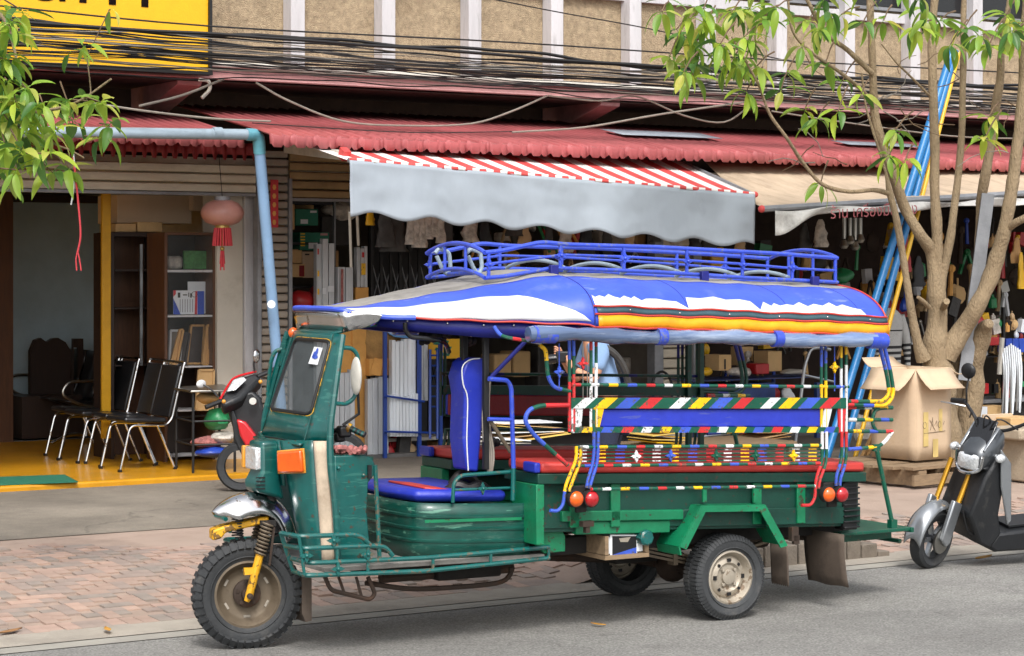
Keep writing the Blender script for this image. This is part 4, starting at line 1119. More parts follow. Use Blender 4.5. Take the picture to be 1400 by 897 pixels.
for (ox, oy, sx, sy) in ((0, -.01, .03, .012), (0.004, .018, .013, .022), (-.014, 0.0, .012, .02)): b.add([c_ + ex * (ox + sx * math.cos(a * .785)) + ey * (oy + sy * math.sin(a * .785)) for a in range(8)], [tuple(range(8))])
b.build('emblem', 'stripe_blue', wg, local=True)
# lower panel, silver strip, side panel
b = MB()
for vs in (1, -1):
    L0 = [T(383, 602, .10), T(428, 602, .345), T(441, 772, .40), T(416, 772, .27)]
    L0 = [Vector((p.x, p.y * vs, p.z)) for p in L0]
    q4(b, L0[0], L0[1], L0[2], L0[3], 8, 10, 0.03, Vector((.8, vs * .5, 0)).normalized())
p0 = [T(383, 602, .10), T(414, 772, .24)]
zc_m = T(385, 664, .10).z
q4(b, Vector((p0[0].x, -.10, p0[0].z)), p0[0], Vector((p0[0].x - .02, .12, zc_m)), Vector((p0[0].x - .02, -.12, zc_m)), 6, 4)
q4(b, fpan(0, 0), fpan(1, 0), Vector((p0[0].x - .02, .3, wS - .012)), Vector((p0[0].x - .02, -.3, wS - .012)), 6, 2)
b.build('lower_panel', 'cab_green', cab, local=True, solid=.012, smooth=50)
for vs in (1, -1):
    b = MB(); S0 = [T(428.5, 603, .348), T(447, 603, .405), T(458, 770, .435), T(441, 770, .402)]; S0 = [Vector((p.x, p.y * vs, p.z)) for p in S0]
    q4(b, S0[0], S0[1], S0[2], S0[3], 3, 10, .004); b.build('side_strip', 'beige_patch', cab, local=True, solid=.008)
    b = MB(); b.tube([S0[0], S0[3]], .005, 5); b.build('strip_trim', 'steel', cab, local=True)
# side door panel and posts
for vs in (1, -1):
    b = MB()
    dp = TP([(457, 623), (498, 622), (508, 626), (513, 634), (512, 650), (504, 660), (502, 700), (508, 768), (459, 768)], .44)
    dp = [Vector((p.x, .44 * vs, p.z)) for p in dp]
    b.prism(dp, (0, -.03 * vs, 0)); b.build('side_panel', 'cab_green', cab, local=True, bevel=.008)
    pl_ = TP([(467, 458, .33), (461, 500, .36), (454, 553, .39), (450, 590, .405), (451, 640, .42), (457, 690, .435), (461, 768, .44)], 0)
    b = MB(); b.tube(catmull([Vector((p.x, p.y * vs + .012 * vs, p.z)) for p in pl_], 4), .019, 8); b.build('pillar', 'cab_green', cab, local=True)
    b = MB(); pp = TP([(513, 636), (516, 700), (519, 765)], .44); b.tube([Vector((p.x, p.y * vs, p.z)) for p in pp], .012, 8); b.build('post', 'rail_teal', cab, local=True)
b = MB(); bx = TP([(458, 624), (508, 624)], .40)
b.box(((bx[0].x + bx[1].x) / 2, 0, bx[0].z - .02), (abs(bx[1].x - bx[0].x), .84, .02)); b.build('dash_shelf', 'dark_green', cab, local=True)
# seams, knobs and bolts of the body
b = MB(); b.tube([fpan(s_ / 8, -.012, .012) for s_ in range(9)], .004, 5); b.build('seam', 'black', cab, local=True)
for (px, py) in ((497, 650), (463, 640), (463, 700), (463, 755), (495, 760)): b = MB(); b.ball(T(px, py, .445), .010, 8, 6); b.build('bolt', 'rail_teal', cab, local=True)
b = MB(); b.box(T(505, 645, .445), (.02, .016, .07)); b.build('door_catch', 'black', cab, local=True)
# nose with headlight
nose = MB(); hv = .085
NP = [(357, 604), (381, 602), (383, 645), (390, 684), (352, 673), (351, 660), (358, 646)]
npf = [T(a, c, hv) for a, c in NP]
nose.prism([Vector((p.x, hv, p.z)) for p in npf], (0, -2 * hv, 0)); no = nose.build('nose', 'cab_green', cab, local=True, bevel=.018)
b = MB(); h0 = T(357, 628, hv)
lw = (T(357, 612, hv).z, T(357, 643, hv).z)
b.prism([Vector((h0.x - .01, -hv + .012, lw[0])), Vector((h0.x - .01, hv - .012, lw[0])), Vector((h0.x - .01, hv - .012, lw[1])), Vector((h0.x - .01, -hv + .012, lw[1]))], (.035, 0, 0)); hl = b.build('headlight', 'lamp_clear', cab, local=True, bevel=.01)
b = MB(); b.box((h0.x + .004, -hv - .012, (lw[0] + lw[1]) / 2), (.05, .03, lw[0] - lw[1])); b.build('side_lamp', 'lamp_amber', cab, local=True, bevel=.006)
b = MB()
for k in range(4): b.box((T(356, 662, hv).x, hv + .002, T(356, 653 + 5 * k, hv).z), (.05, .008, .006))
b.build('grille_slat', 'black', no, local=True)
# turn indicators on the leg shield
for vs in (1, -1):
    ip = [T(387, 617, .13), T(420, 614, .29), T(423, 645, .30), T(388, 646, .135)]
    ip = [Vector((p.x + .02, p.y * vs, p.z)) for p in ip]
    nn = Vector((.75, .66 * vs, 0)); b = MB(); b.prism(ip, nn * .045); b.build('indicator', 'lamp_orange', cab, local=True, bevel=.012)
    b = MB(); cc = sum(ip, Vector()) / 4; b.prism([cc + (p - cc) * 1.10 for p in ip], nn * .02); b.build('indicator_base', 'lamp_amber', cab, local=True, bevel=.004)
# grab handles either side of the windscreen
hl_ = TP([(463, 475, .35), (482, 476, .35), (490, 487, .35), (486, 543, .38), (474, 553, .39), (455, 551, .40)], 0)
b = MB(); b.tube(fillet(hl_, .04), .0115, 8); b.build('grab_handle', 'rail_teal', cab, local=True)
hr_ = TP([(386, 477, -.34), (376, 480, -.36), (370, 494, -.37), (366, 540, -.40), (369, 547, -.40), (374, 546, -.40)], 0)
b = MB(); b.tube(fillet(hr_, .04), .0115, 8); b.build('grab_handle', 'rail_teal', cab, local=True)
b = MB(); b.tube(TP([(390, 462, -.33), (385, 500, -.35)], 0), .016, 8); b.build('pillar', 'cab_green', cab, local=True)
b = MB(); p = T(401, 455, -.27); b.ball(p, (.03, .025, .03), 10, 8); b.build('marker_lamp', 'lamp_orange', cab, local=True)
# wing mirror (back of it), handlebar with throttle grip
mr = bpy.data.objects.new('mirror', None); COL.objects.link(mr); mr.parent = truck; mr.location = T(487, 514, .46)
b = MB(); b.ball((0, 0, 0), (.02, .055, .10), 16, 10); b.build('mirror_back', 'strip_pale', mr, local=True)
b = MB(); b.tube([(-.01, 0, -.08), (-.03, -.03, -.2), (0.05, -.06, -.26)], .008, 8); b.build('stem', 'black', mr, local=True)
hb = bpy.data.objects.new('handlebar', None); COL.objects.link(hb); hb.parent = truck; hb.location = T(455, 590, .0)
def hbp(px, py, v): return T(px, py, v) - hb.location
b = MB(); b.tube(catmull([hbp(476, 587, .30), hbp(455, 589, .15), Vector((0, 0, 0)), Vector((hbp(476, 587, .3).x, -.30, hbp(476, 587, .3).z))], 5), .013, 8); b.build('bar', 'black', hb, local=True)
b = MB(); b.tube([hbp(478, 585, .30), hbp(499, 595, .36)], .016, 10, pat=(0, [(.012, 1), (.012, 0)])); b.build('grip', ['black', 'cab_green'], hb, local=True)
b = MB(); b.tube([hbp(475, 584, .295), hbp(479, 586, .305)], .026, 12); b.build('collar', 'yellow_iron', hb, local=True)
b = MB(); b.box(hbp(470, 590, .28), (.07, .06, .06)); b.box(hbp(464, 598, .26), (.05, .05, .05)); b.build('switch_box', 'black', hb, local=True, bevel=.012)

# ---- running board and its rails
RBV = .56
b = MB(); fl = TP([(446, 777), (745, 757)], RBV - .02)
for i_ in range(1):
    b.prism([Vector((fl[0].x, -.50, fl[0].z)), Vector((fl[0].x, .52, fl[0].z)), Vector((fl[1].x, .54, fl[1].z)), Vector((fl[1].x, -.52, fl[1].z))], (0, 0, -.025))
tb('floor_plate', b, 'canvas_grey', None, bevel=.004)
fr_ = bpy.data.objects.new('foot_rail', None); COL.objects.link(fr_); fr_.parent = truck
def frail(pts, r=.0125, m='rail_teal', n='rail', k=.05):
    b = MB(); b.tube(fillet(pts, k), r, 8); return b.build(n, m, fr_, local=True)
vb, vf = .56, .36
r1 = TP([(384, 729, vf), (409, 733.5, vb), (484, 731, vb), (495, 734, vb), (507, 746, vb)], 0)
r2 = TP([(390, 746, vf), (414, 750, vb), (517, 746, vb), (528, 749, vb), (537, 760, vb)], 0)
r3 = TP([(397, 763, vf), (423, 770, vb), (580, 763, vb), (751, 748, vb)], 0)
r4 = TP([(401, 781, vf), (417, 787, vb), (580, 781, vb), (751, 763, vb)], 0)
for r_ in (r1, r2, r3, r4):
    rr_ = frail(r_)
frail([r1[0], r4[0]], .012); frail([r1[1] - Vector((0, .004, 0)), r4[1] - Vector((0, .004, 0))], .009)
for (px, ya, yb) in ((461, 733, 784), (503, 744, 784), (592, 764, 779), (671, 757, 771), (750, 748, 763)):
    frail(TP([(px, ya, vb), (px, yb, vb)], 0), .009)
for r_ in (r1, r2, r3, r4): frail(mir(r_))
for (px, py, v) in ((456, 739, vb + .012), (419, 760, vb + .006), (503, 758, vb + .012), (462, 778, vb + .012)):
    rosette_mesh(T(px, py, v), .038, (.1, 1, 0)).build('rosette', 'rail_teal', fr_, local=True)
# fold-down step and under-frame
b = MB()
b.tube(fillet(TP([(444, 788), (452, 807), (506, 820), (513, 812), (503, 789)], .46), .03), .012, 8)
b.tube(TP([(463, 789), (470, 809)], .46), .008, 6); b.tube(TP([(487, 789), (494, 815)], .46), .008, 6)
b.tube(fillet(TP([(444, 788), (452, 807), (506, 820), (513, 812), (503, 789)], .34), .03), .012, 8)
tb('step', b, 'iron')
b = MB(); b.tube(catmull(TP([(500, 797), (560, 805), (620, 803), (680, 797), (697, 786), (698, 776)], .3), 5), .014, 8); b.tube(TP([(520, 790), (700, 776)], .15), .03, 8); tb('exhaust_pipe', b, 'iron')
b = MB()
for (u0, u1, v0, v1, w0, w1) in ((2.2, 1.15, -.3, .3, .38, .46), (1.7, 1.3, -.25, .22, .30, .40), (1.25, -1.0, -.42, -.36, .42, .52), (1.25, -1.0, .36, .42, .42, .52), (.5, .2, -.15, .15, .3, .45)):
    b.box(((u0 + u1) / 2, (v0 + v1) / 2, (w0 + w1) / 2), (abs(u0 - u1), v1 - v0, w1 - w0))
tb('chassis', b, 'soot', None, bevel=.01)
b = MB(); b.tube([(1.0, -.1, .36), (.1, -.05, .28)], .03, 10); tb('drive_shaft', b, 'iron')
b = MB(); b.tube([(-.25, -.1, .34), (-.75, -.1, .36)], .07, 12); b.tube([(.4, -.12, .30), (-.25, -.1, .34)], .022, 8); b.tube([(-.75, -.1, .36), (-1.02, -.05, .34)], .02, 8); tb('silencer', b, 'iron')
p_ = TP([(411, 788), (424, 790), (424, 848), (416, 850), (411, 838)], .10)
b = MB(); b.prism([Vector((p.x, .12, p.z)) for p in p_], (0, -.24, 0)); tb('front_mud_flap', b, 'flap')

# ---- driver's seat, ribbed engine box
eb = bpy.data.objects.new('engine_box', None); COL.objects.link(eb); eb.parent = truck
ub0, ub1 = T(574, 720, .45).x, T(724, 720, .53).x
plan = [(ub0 - .02, -.42), (ub0 + .02, -.30), (ub0 + .03, 0), (ub0 + .02, .30), (ub0 - .03, .42), (ub0 - .20, .485), (ub0 - .4, .51), (ub1, .525)]
plan = [(p.x, p.y) for p in catmull([Vector((a, c, 0)) for a, c in plan], 5)]
wt, wb_ = T(640, 686, .5).z, T(640, 762, .5).z
b = MB(); prof = [(0, 0.0)]; 
lev = [(0.0, 0), (.30, 0), (.31, .006), (.33, .007), (.345, 0), (.52, 0), (.53, .006), (.55, .007), (.565, 0), (.74, 0), (.75, .007), (.77, .007), (.785, 0), (1.0, 0)]
npn = len(plan) - 1
def ebf(a, c):
    i = round(a * npn); j = round(c * (len(lev) - 1)); x, y = plan[i]
    t = Vector((plan[min(npn, i + 1)][0] - plan[max(0, i - 1)][0], plan[min(npn, i + 1)][1] - plan[max(0, i - 1)][1], 0)).normalized(); nr = Vector((t.y, -t.x, 0)); 
    if nr.dot(Vector((x - (ub0 + ub1) / 2, y, 0))) < 0: nr = -nr
    slope = .038 * (x - ub0)
    return Vector((x, y, lerp(wb_, wt, lev[j][0]) + slope)) + nr * lev[j][1]
b.grid(ebf, npn, len(lev) - 1); b.build('box_side', 'box_green', eb, local=True, solid=.012, smooth=40)
b = MB(); b.add([ebf(i / npn, 1) - Vector((0, 0, .03)) for i in range(npn + 1)] + [Vector((ub1, -.5, wt - .07))], [tuple(range(npn + 2))]); b.build('box_top', 'dark_green', eb, local=True)
b = MB(); b.bar(T(581, 713, .5) + Vector((0, .0, 0)), T(713, 709, .535), .004, .016); b.build('tape_strip', 'bed_green', eb, local=True)
def cushion(name, pts, th, mat, parent, bev=.03):
    b = MB(); b.prism(pts, (0, 0, th)); return b.build(name, mat, parent, local=True, bevel=bev)
seat = bpy.data.objects.new('driver_seat', None); COL.objects.link(seat); seat.parent = truck
s0 = T(566, 684, .40); s1 = T(694, 684, .44)
cushion('cushion', [Vector((s0.x, -.36, s0.z - .015)), Vector((s0.x + .02, .1, s0.z - .015)), Vector((s0.x - .03, .36, s0.z - .015)), Vector((s1.x, .44, s1.z - .01)), Vector((s1.x, -.44, s1.z - .01))], .066, 'seat_blue', seat)
cushion('cushion_top', [Vector((s0.x - .10, -.10, s0.z + .044)), Vector((s0.x - .10, .33, s0.z + .044)), Vector((s1.x + .26, .36, s1.z + .046)), Vector((s1.x + .26, -.10, s1.z + .046))], .016, 'seat_red', seat, .008)
# tall blue backrest with white piping
bp_ = TP([(636, 496), (643, 490), (660, 489), (660, 520), (659, 575), (653, 645), (637, 643), (632, 600), (634, 540), (630, 515)], .36)
b = MB(); b.prism([Vector((p.x, .37, p.z)) for p in bp_], (0, -.16, 0)); br_ = b.build('backrest', 'seat_blue', seat, local=True, bevel=.012)
b = MB(); b.tube(catmull([Vector((p.x + .003, .375, p.z)) for p in TP([(655, 490), (641, 492), (631, 502), (632, 525), (638, 545), (637, 600), (639, 643)], .36)], 4), .0036, 6); b.build('piping', 'vinyl_white', br_, local=True)
b = MB(); b.tube(catmull(TP([(612, 672, .25), (625, 664, .28), (640, 668, .3), (655, 664, .3), (668, 672, .28)], 0), 5), .03, 8); b.tube(catmull(TP([(618, 664, .2), (630, 650, .22), (645, 655, .22), (652, 670, .2)], 0), 5), .03, 8); b.build('jacket', 'black', seat, local=True)
# seat side guard
gd = bpy.data.objects.new('seat_guard', None); COL.objects.link(gd); gd.parent = truck
def gtube(pts, m='rail_teal', r=.0105, k=.05, p=None, pt=None):
    b = MB(); b.tube(fillet(pts, k), r, 8, pat=pt); return b.build('tube', m, p or gd, local=True)
gtube(TP([(619, 687), (620, 660), (630, 650), (699, 645)], .50)); gtube(TP([(620, 670), (697, 667)], .50), r=.008)
rosette_mesh(T(660, 668, .51), .034, (0, 1, 0)).build('rosette', 'rail_teal', gd, local=True)
gtube(TP([(668, 518), (694, 520), (699, 530), (702, 640)], .52), 'rack_blue', .013); gtube(TP([(702, 640), (701, 684)], .52), 'rail_teal', .013); gtube(TP([(667, 573), (699, 574)], .52), 'rack_blue', .011); gtube(TP([(667, 519), (667, 574)], .40), 'navy', .011)

# ---- black posts behind the cab
for (px, wd) in ((635, .03), (664, .03)):
    for v in ((.30 if px < 650 else .46), -.46):
        a = T(px, 435, v); c = T(px, 640 if v > 0 else 640, v); b = MB(); b.box(((a.x + c.x) / 2, v, (a.z + .92) / 2), (wd, .03, a.z - .92)); tb('post', b, 'black', None, bevel=.004)
b = MB(); b.tube(TP([(672, 515, .5), (722, 463, .62)], 0), .012, 8); tb('brace', b, 'navy')
b = MB(); b.tube(TP([(670, 575, .5), (698, 618, .5)], 0), .012, 8); tb('brace', b, 'rim_brown')
b = MB()
for k in range(5): b.tube(catmull(TP([(664 + k * 1.5, 520, .44), (660 + 2 * k, 570, .45), (663 + 3 * k, 620, .46), (668 + k, 648, .45)], 0), 4), .006, 6)
tb('cable_bundle', b, 'cable_grey')
b = MB(); b.tube(fillet(TP([(554, 441, .40), (554, 452, .40), (561, 461, .40), (600, 464, .40), (610, 470, .36), (614, 482, .34)], 0), .05), .013, 8); tb('roof_handle', b, 'black_gloss')

# ---- the bed: benches, rails
BV = .72
bed = bpy.data.objects.new('bed', None); COL.objects.link(bed); bed.parent = truck
def bd(name, mb, mats, **k): return mb.build(name, mats, bed, local=True, **k)
pb0, pb1 = T(745, 648, .66), T(1172, 646, .66)
sl = (pb0.z - pb1.z) / (pb0.x - pb1.x)
def wl(u, w0): return w0 + sl * (u - pb0.x)
def longbox(u0, u1, v0, v1, wa, wb2, name, mat, bevel=.004, par=None):
    b = MB(); lo = [Vector((u0, v0, wl(u0, wa))), Vector((u0, v1, wl(u0, wa))), Vector((u1, v1, wl(u1, wa))), Vector((u1, v0, wl(u1, wa)))]
    up = [Vector((u0, v0, wl(u0, wb2))), Vector((u0, v1, wl(u0, wb2))), Vector((u1, v1, wl(u1, wb2))), Vector((u1, v0, wl(u1, wb2)))]
    b.add(lo + up, [(3, 2, 1, 0), (4, 5, 6, 7), (0, 1, 5, 4), (1, 2, 6, 5), (2, 3, 7, 6), (3, 0, 4, 7)])
    return b.build(name, mat, par or bed, local=True, bevel=bevel)
ubf, ubr = 1.33, -.93
z_pl = pb0.z
for vs in (1, -1):
    v0, v1 = (.30, .66) if vs > 0 else (-.66, -.30)
    longbox(ubf, ubr, v0, v1, z_pl - .055, z_pl, 'bench_plank', 'dark_green')
    cu = longbox(ubf - .02, ubr + .01, v0, v1 + (0 if vs > 0 else 0), z_pl + .003, z_pl + .062, 'bench_cushion', 'seat_red', .018)
    longbox(ubf - .14 + .16, ubf - .02 + .003, v1 - .13 if vs > 0 else v0, v1 + .003 if vs > 0 else v0 + .13, z_pl + .004, z_pl + .06, 'cushion_end', 'seat_blue', .01)
    longbox(ubf - .02, ubr + .02, v1 - .07 if vs > 0 else v0 + .05, v1 - .05 if vs > 0 else v0 + .07, .60, z_pl - .056, 'side_wall', 'dark_green')
    for px in (790, 846, 1040, 1100):
        uu = T(px, 680, .66).x; longbox(uu + .03, uu - .03, (.612 if vs > 0 else -.632), (.632 if vs > 0 else -.612), .605, z_pl - .058, 'side_stay', 'bed_green')
longbox(ubf, ubr, -.60, .60, .58, .62, 'bed_floor', 'dark_green')
# longitudinal green rails below the bed
za, zb2, zc2 = T(795, 699, .64).z, T(795, 714, .64).z, T(795, 731, .62).z
wa_ = lambda w: w - sl * (T(795, 699, .64).x - pb0.x)
for vs in (1, -1):
    longbox(1.16, .36, *((.58, .632) if vs > 0 else (-.632, -.58)), wa_(zb2) + .002, wa_(za), 'side_rail', 'bed_green', .006)
    longbox(1.06, .44, *((.56, .615) if vs > 0 else (-.615, -.56)), wa_(zc2), wa_(zb2) - .001, 'side_rail', 'bed_green', .006)
for vs in (1, -1): longbox(.355, -.92, *((.57, .62) if vs > 0 else (-.62, -.57)), wa_(zc2) + .03, wa_(za), 'rear_rail', 'dark_green', .006)
# front frame of the bed
b = MB()
a = T(718, 655, .6); c = T(748, 700, .62)
longbox(ubf + .01, ubf - .04, .40, .66, .52, z_pl - .057, 'front_post', 'bed_green')
longbox(ubf + .01, ubf - .04, -.66, -.40, .52, z_pl - .057, 'front_post', 'bed_green')
longbox(ubf + .008, ubf - .03, -.40, .40, .56, .70, 'front_rail', 'dark_green')
b = MB(); b.prism(TP([(733, 715), (763, 715), (773, 733), (773, 754), (745, 757), (733, 745)], .55), (0, -.03, 0)); bd('bracket_plate', b, 'bed_green', bevel=.004)
# backrest panels: blue outside, maroon inside
for vs in (1, -1):
    q = [T(819, 559.5, BV), T(1123, 559.5, BV), T(1123, 584, BV), T(819, 584, BV)]
    if vs > 0:
        b = MB(); b.prism([Vector((p.x, .715, p.z)) for p in q], (0, -.025, 0)); bk = bd('back_panel', b, 'seat_blue', bevel=.008)
        b = MB(); b.prism([Vector((p.x, .688, p.z)) for p in q], (0, -.03, 0)); b.build('inner_pad', 'maroon', bk, local=True, bevel=.008)
    else:
        q = [T(784, 557, BV), T(1123, 559.5, BV), T(1123, 589, BV), T(784, 588, BV)]
        b = MB(); b.prism([Vector((p.x, -.715, p.z)) for p in q], (0, .025, 0)); bk = bd('back_panel', b, 'seat_blue', bevel=.008)
        b = MB(); b.prism([Vector((p.x, -.688, p.z)) for p in q], (0, .03, 0)); b.build('inner_pad', 'maroon', bk, local=True, bevel=.008)
# slanted-stripe boards
def stripe_board(pxa, pxb, ytop, ybot, v, th, seq, slant, name='striped_board', off=0.0, vs=1, cols=STR):
    A, B_ = T(pxa, ytop, v), T(pxb, ytop, v); A2, B2 = T(pxa, ybot, v), T(pxb, ybot, v)
    L_ = A.x - B_.x; tot = sum(l for l, _ in seq)
    cuts = [(0.0, None)]; pos = -off % tot - tot; lst = []
    s_ = -off - tot
    while s_ < L_ + .4:
        for l, mm in seq:
            lst.append((s_, s_ + l, mm)); s_ += l
    b = MB()
    for (a, c, mm) in lst:
        a0, c0 = max(0, min(L_, a)), max(0, min(L_, c)); a1, c1 = max(0, min(L_, a - slant)), max(0, min(L_, c - slant))
        if c0 - a0 < 1e-4 and c1 - a1 < 1e-4: continue
        def pt(t, bot, yv): 
            P_, Q_ = (A2, B2) if bot else (A, B_); p = P_.lerp(Q_, t / L_); return Vector((p.x, yv * vs, p.z))
        q = [pt(a0, 0, v), pt(c0, 0, v), pt(c1, 1, v), pt(a1, 1, v)]
        q2 = [Vector((p.x, p.y - th * vs, p.z)) for p in q]
        b.add(q + q2, [(0, 1, 2, 3), (7, 6, 5, 4), (0, 4, 5, 1), (3, 2, 6, 7)], mm)
    return bd(name, b, cols)
S1 = [(.055, 0), (.075, 2), (.055, 0), (.085, 3), (.055, 0), (.095, 4), (.06, 0), (.085, 1), (.06, 0)]
for vs in (1, -1):
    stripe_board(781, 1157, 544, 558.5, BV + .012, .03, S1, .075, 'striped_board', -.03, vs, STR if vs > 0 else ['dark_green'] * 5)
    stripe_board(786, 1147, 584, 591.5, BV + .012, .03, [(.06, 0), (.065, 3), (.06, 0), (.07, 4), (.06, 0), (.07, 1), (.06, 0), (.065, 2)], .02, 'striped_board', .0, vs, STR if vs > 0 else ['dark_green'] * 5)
rails = bpy.data.objects.new('side_rails', None); COL.objects.link(rails); rails.parent = truck
rails_far = bpy.data.objects.new('side_rails', None); COL.objects.link(rails_far); rails_far.parent = truck
def rail(pts, r=.011, pt=None, m=STR, k=.05, far=True, near=True, n='rail'):
    P = fillet(pts, k)
    o = None
    if near:
        b = MB(); b.tube(P, r, 8, pat=pt or pat()); o = b.build(n, m, rails, local=True)
    if far:
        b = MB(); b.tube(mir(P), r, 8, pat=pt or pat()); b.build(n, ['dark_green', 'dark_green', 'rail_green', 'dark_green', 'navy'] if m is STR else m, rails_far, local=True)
    return o
GO = lambda c: (0, [(9, c)])
rail(TP([(781, 526), (1160, 529)], BV), .0098, pat(.0))
rail(TP([(788, 611.5), (1124, 609)], BV + .01), .0095, pat(.1)); rail(TP([(786, 637), (1122, 633.5)], BV + .01), .009, pat(.3))
rail(TP([(808, 669), (1114, 664.5)], BV + .04), .009, pat(.05))
for k in range(4):
    y = 616 + 5 * k; rail(TP([(790, y), (1122, y - 2)], BV), .0042, pat(.12), far=False)
PB = [(.19, 4), (.16, 0), (.2, 1)]
for (px, sq) in ((778.5, [(.10, 4), (.12, 0), (.4, 1)]), (784.5, [(.08, 4), (.10, 0), (.4, 1)]), (808, [(.05, 1), (.13, 0), (.4, 2)]), (815, [(.03, 1), (.09, 0), (.4, 2)]),
                 (1123, [(.15, 4), (.10, 0), (.5, 3)]), (1129, [(.13, 4), (.10, 0), (.5, 3)]), (1150, [(.10, 3), (.06, 0), (.5, 2)]), (1157, [(.08, 3), (.06, 0), (.5, 2)])):
    rail(TP([(px, 466), (px, 590)], BV), .0092, (0, sq))
for px in (797, 803): rail(TP([(px, 470), (px, 545)], BV), .003, GO(0), ['steel'] * 5, far=False)
def ros2(px, py, col, v=BV + .014, r=.035, par=None):
    rosette_mesh(T(px, py, v), r, (0, 1, 0)).build('rosette', STR[col] if isinstance(col, int) else col, par or rails, local=True)
ros2(797, 497, 1); ros2(764.5, 508.5, 4); ros2(1141, 502, 3)
for (px, c) in ((870, 2), (917, 4), (979, 0), (1033, 0), (1085, 3)): ros2(px, 623 if px > 900 else 624, c)
for px in (764.5, 1141):
    rail(TP([(px, 470), (px, 535)], BV), .0035, GO(4), far=False)
# window loops at the bench ends
loopf = TP([(716, 462), (726, 472), (738, 472), (746, 478), (749, 500), (749, 515), (757, 530), (768, 534), (780, 535)], BV)
rail([loopf[2], loopf[3], loopf[5], loopf[6], loopf[8]], .0115, (0, [(.10, 3), (.08, 0), (.12, 4), (.06, 0), (.2, 1)]), far=False)
rail(TP([(676, 447, .6), (683, 458, .65), (695, 462, .7), (742, 469, BV)], 0), .0105, (0, [(.08, 4), (.06, 0), (.05, 1), (.06, 0), (.06, 2), (.2, 0)]), far=False)
loopr = [(1203, 474), (1213, 515), (1216, 538), (1207, 549), (1159, 549)]
rail(TP(loopr, BV), .012, (0, [(.14, 4), (.11, 0), (.20, 3), (.09, 0), (.05, 1), (.09, 0)]), k=.06)
rail(TP([(1209, 474), (1219, 515), (1222, 540), (1212, 555), (1159, 553)], BV), .012, (0, [(.14, 4), (.11, 0), (.22, 3), (.08, 4), (.07, 0), (.05, 1)]), k=.06)
# curved hand loop at the front end
rail(TP([(778, 554), (738, 554.5), (722, 561), (717, 575), (729, 594), (776, 636)], BV + .02), .0125, (0, [(.15, 1), (.08, 0), (.26, 4), (.09, 0), (.09, 1), (.09, 0), (.07, 2), (.2, 0)]), k=.09, far=False)
# end verticals that bend down to the lamps
for (P, sq) in (([(788, 610), (788, 628), (774, 662), (772, 672)], [(9, 3)]), ([(794, 612), (794, 630), (781, 662), (778, 672)], [(9, 3)]),
                ([(812, 560), (812, 628), (804, 655), (802, 667)], [(.12, 0), (9, 4)]), ([(818, 590), (817, 632), (809, 656), (806, 668)], [(9, 4)]),
                ([(772, 672), (770, 690), (763, 699), (752, 698)], [(9, 4)]),
                ([(1124, 590), (1124, 632), (1116, 652), (1114, 682), (1108, 691), (1096, 691)], [(.10, 2), (.1, 0), (9, 1)]), ([(1130, 590), (1130, 632), (1121, 655), (1119, 668)], [(.10, 2), (.12, 0), (9, 1)]),
                ([(1151, 590), (1151, 628), (1143, 652), (1143, 664)], [(.09, 1), (.1, 0), (9, 4)]), ([(1157, 590), (1157, 630), (1149, 655), (1148, 664)], [(.09, 1), (.1, 0), (9, 4)])):
    rail(TP(P, BV + .012), .0095, (0, sq))
for (xa, xb2, pt_) in ((781, 797, 2), (1146, 1157, 1)):
    b = MB(); b.prism(TP([(xa, 558), (xb2, 558), (xb2 - 3, 592), (xa + 1, 592)], BV + .006), (0, -.01, 0)); bd('end_plate', b, STR[pt_])
b = MB(); b.prism(TP([(812, 558), (826, 558), (818, 592), (808, 592)], BV + .008), (0, -.01, 0)); bd('end_plate', b, STR[3])
b = MB(); b.prism(TP([(1128, 558), (1138, 558), (1130, 592), (1121, 592)], BV + .008), (0, -.01, 0)); bd('end_plate', b, STR[2])
# inner poles of the far side and middle uprights
for px in (940, 957):
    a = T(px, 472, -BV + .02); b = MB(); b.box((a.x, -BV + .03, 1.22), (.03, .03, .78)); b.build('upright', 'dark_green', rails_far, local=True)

# ---- lamps, fenders, flaps, rear step
for (xo, xr, y) in ((786, 807, 682), (1131, 1149, 676)):
    lampg = bpy.data.objects.new('lamp_cluster', None); COL.objects.link(lampg); lampg.parent = truck; lampg.location = T((xo + xr) / 2, y, .72)
    for (px, mt) in ((xo, 'lamp_orange'), (xr, 'lamp_red')):
        p = T(px, y, .74) - lampg.location; p2 = Vector((p.x, .03, p.z))
        b = MB(); b.lathe([(.0, .032), (.018, .030), (.034, .022), (.042, .010), (.043, 0)], p2, (0, 1, 0), 24); b.build('lens', mt, lampg, local=True)
        b = MB(); b.lathe([(0.043, .008), (.047, .006), (.047, -.03), (0, -.03)], p2, (0, 1, 0), 24); b.build('bezel', 'soot', lampg, local=True)
    b = MB(); b.box((0, -.02, .02), (.13, .02, .10)); b.box((0, -.02, -.05), (.07, .02, .05)); b.build('bracket', 'soot', lampg, local=True, bevel=.006)
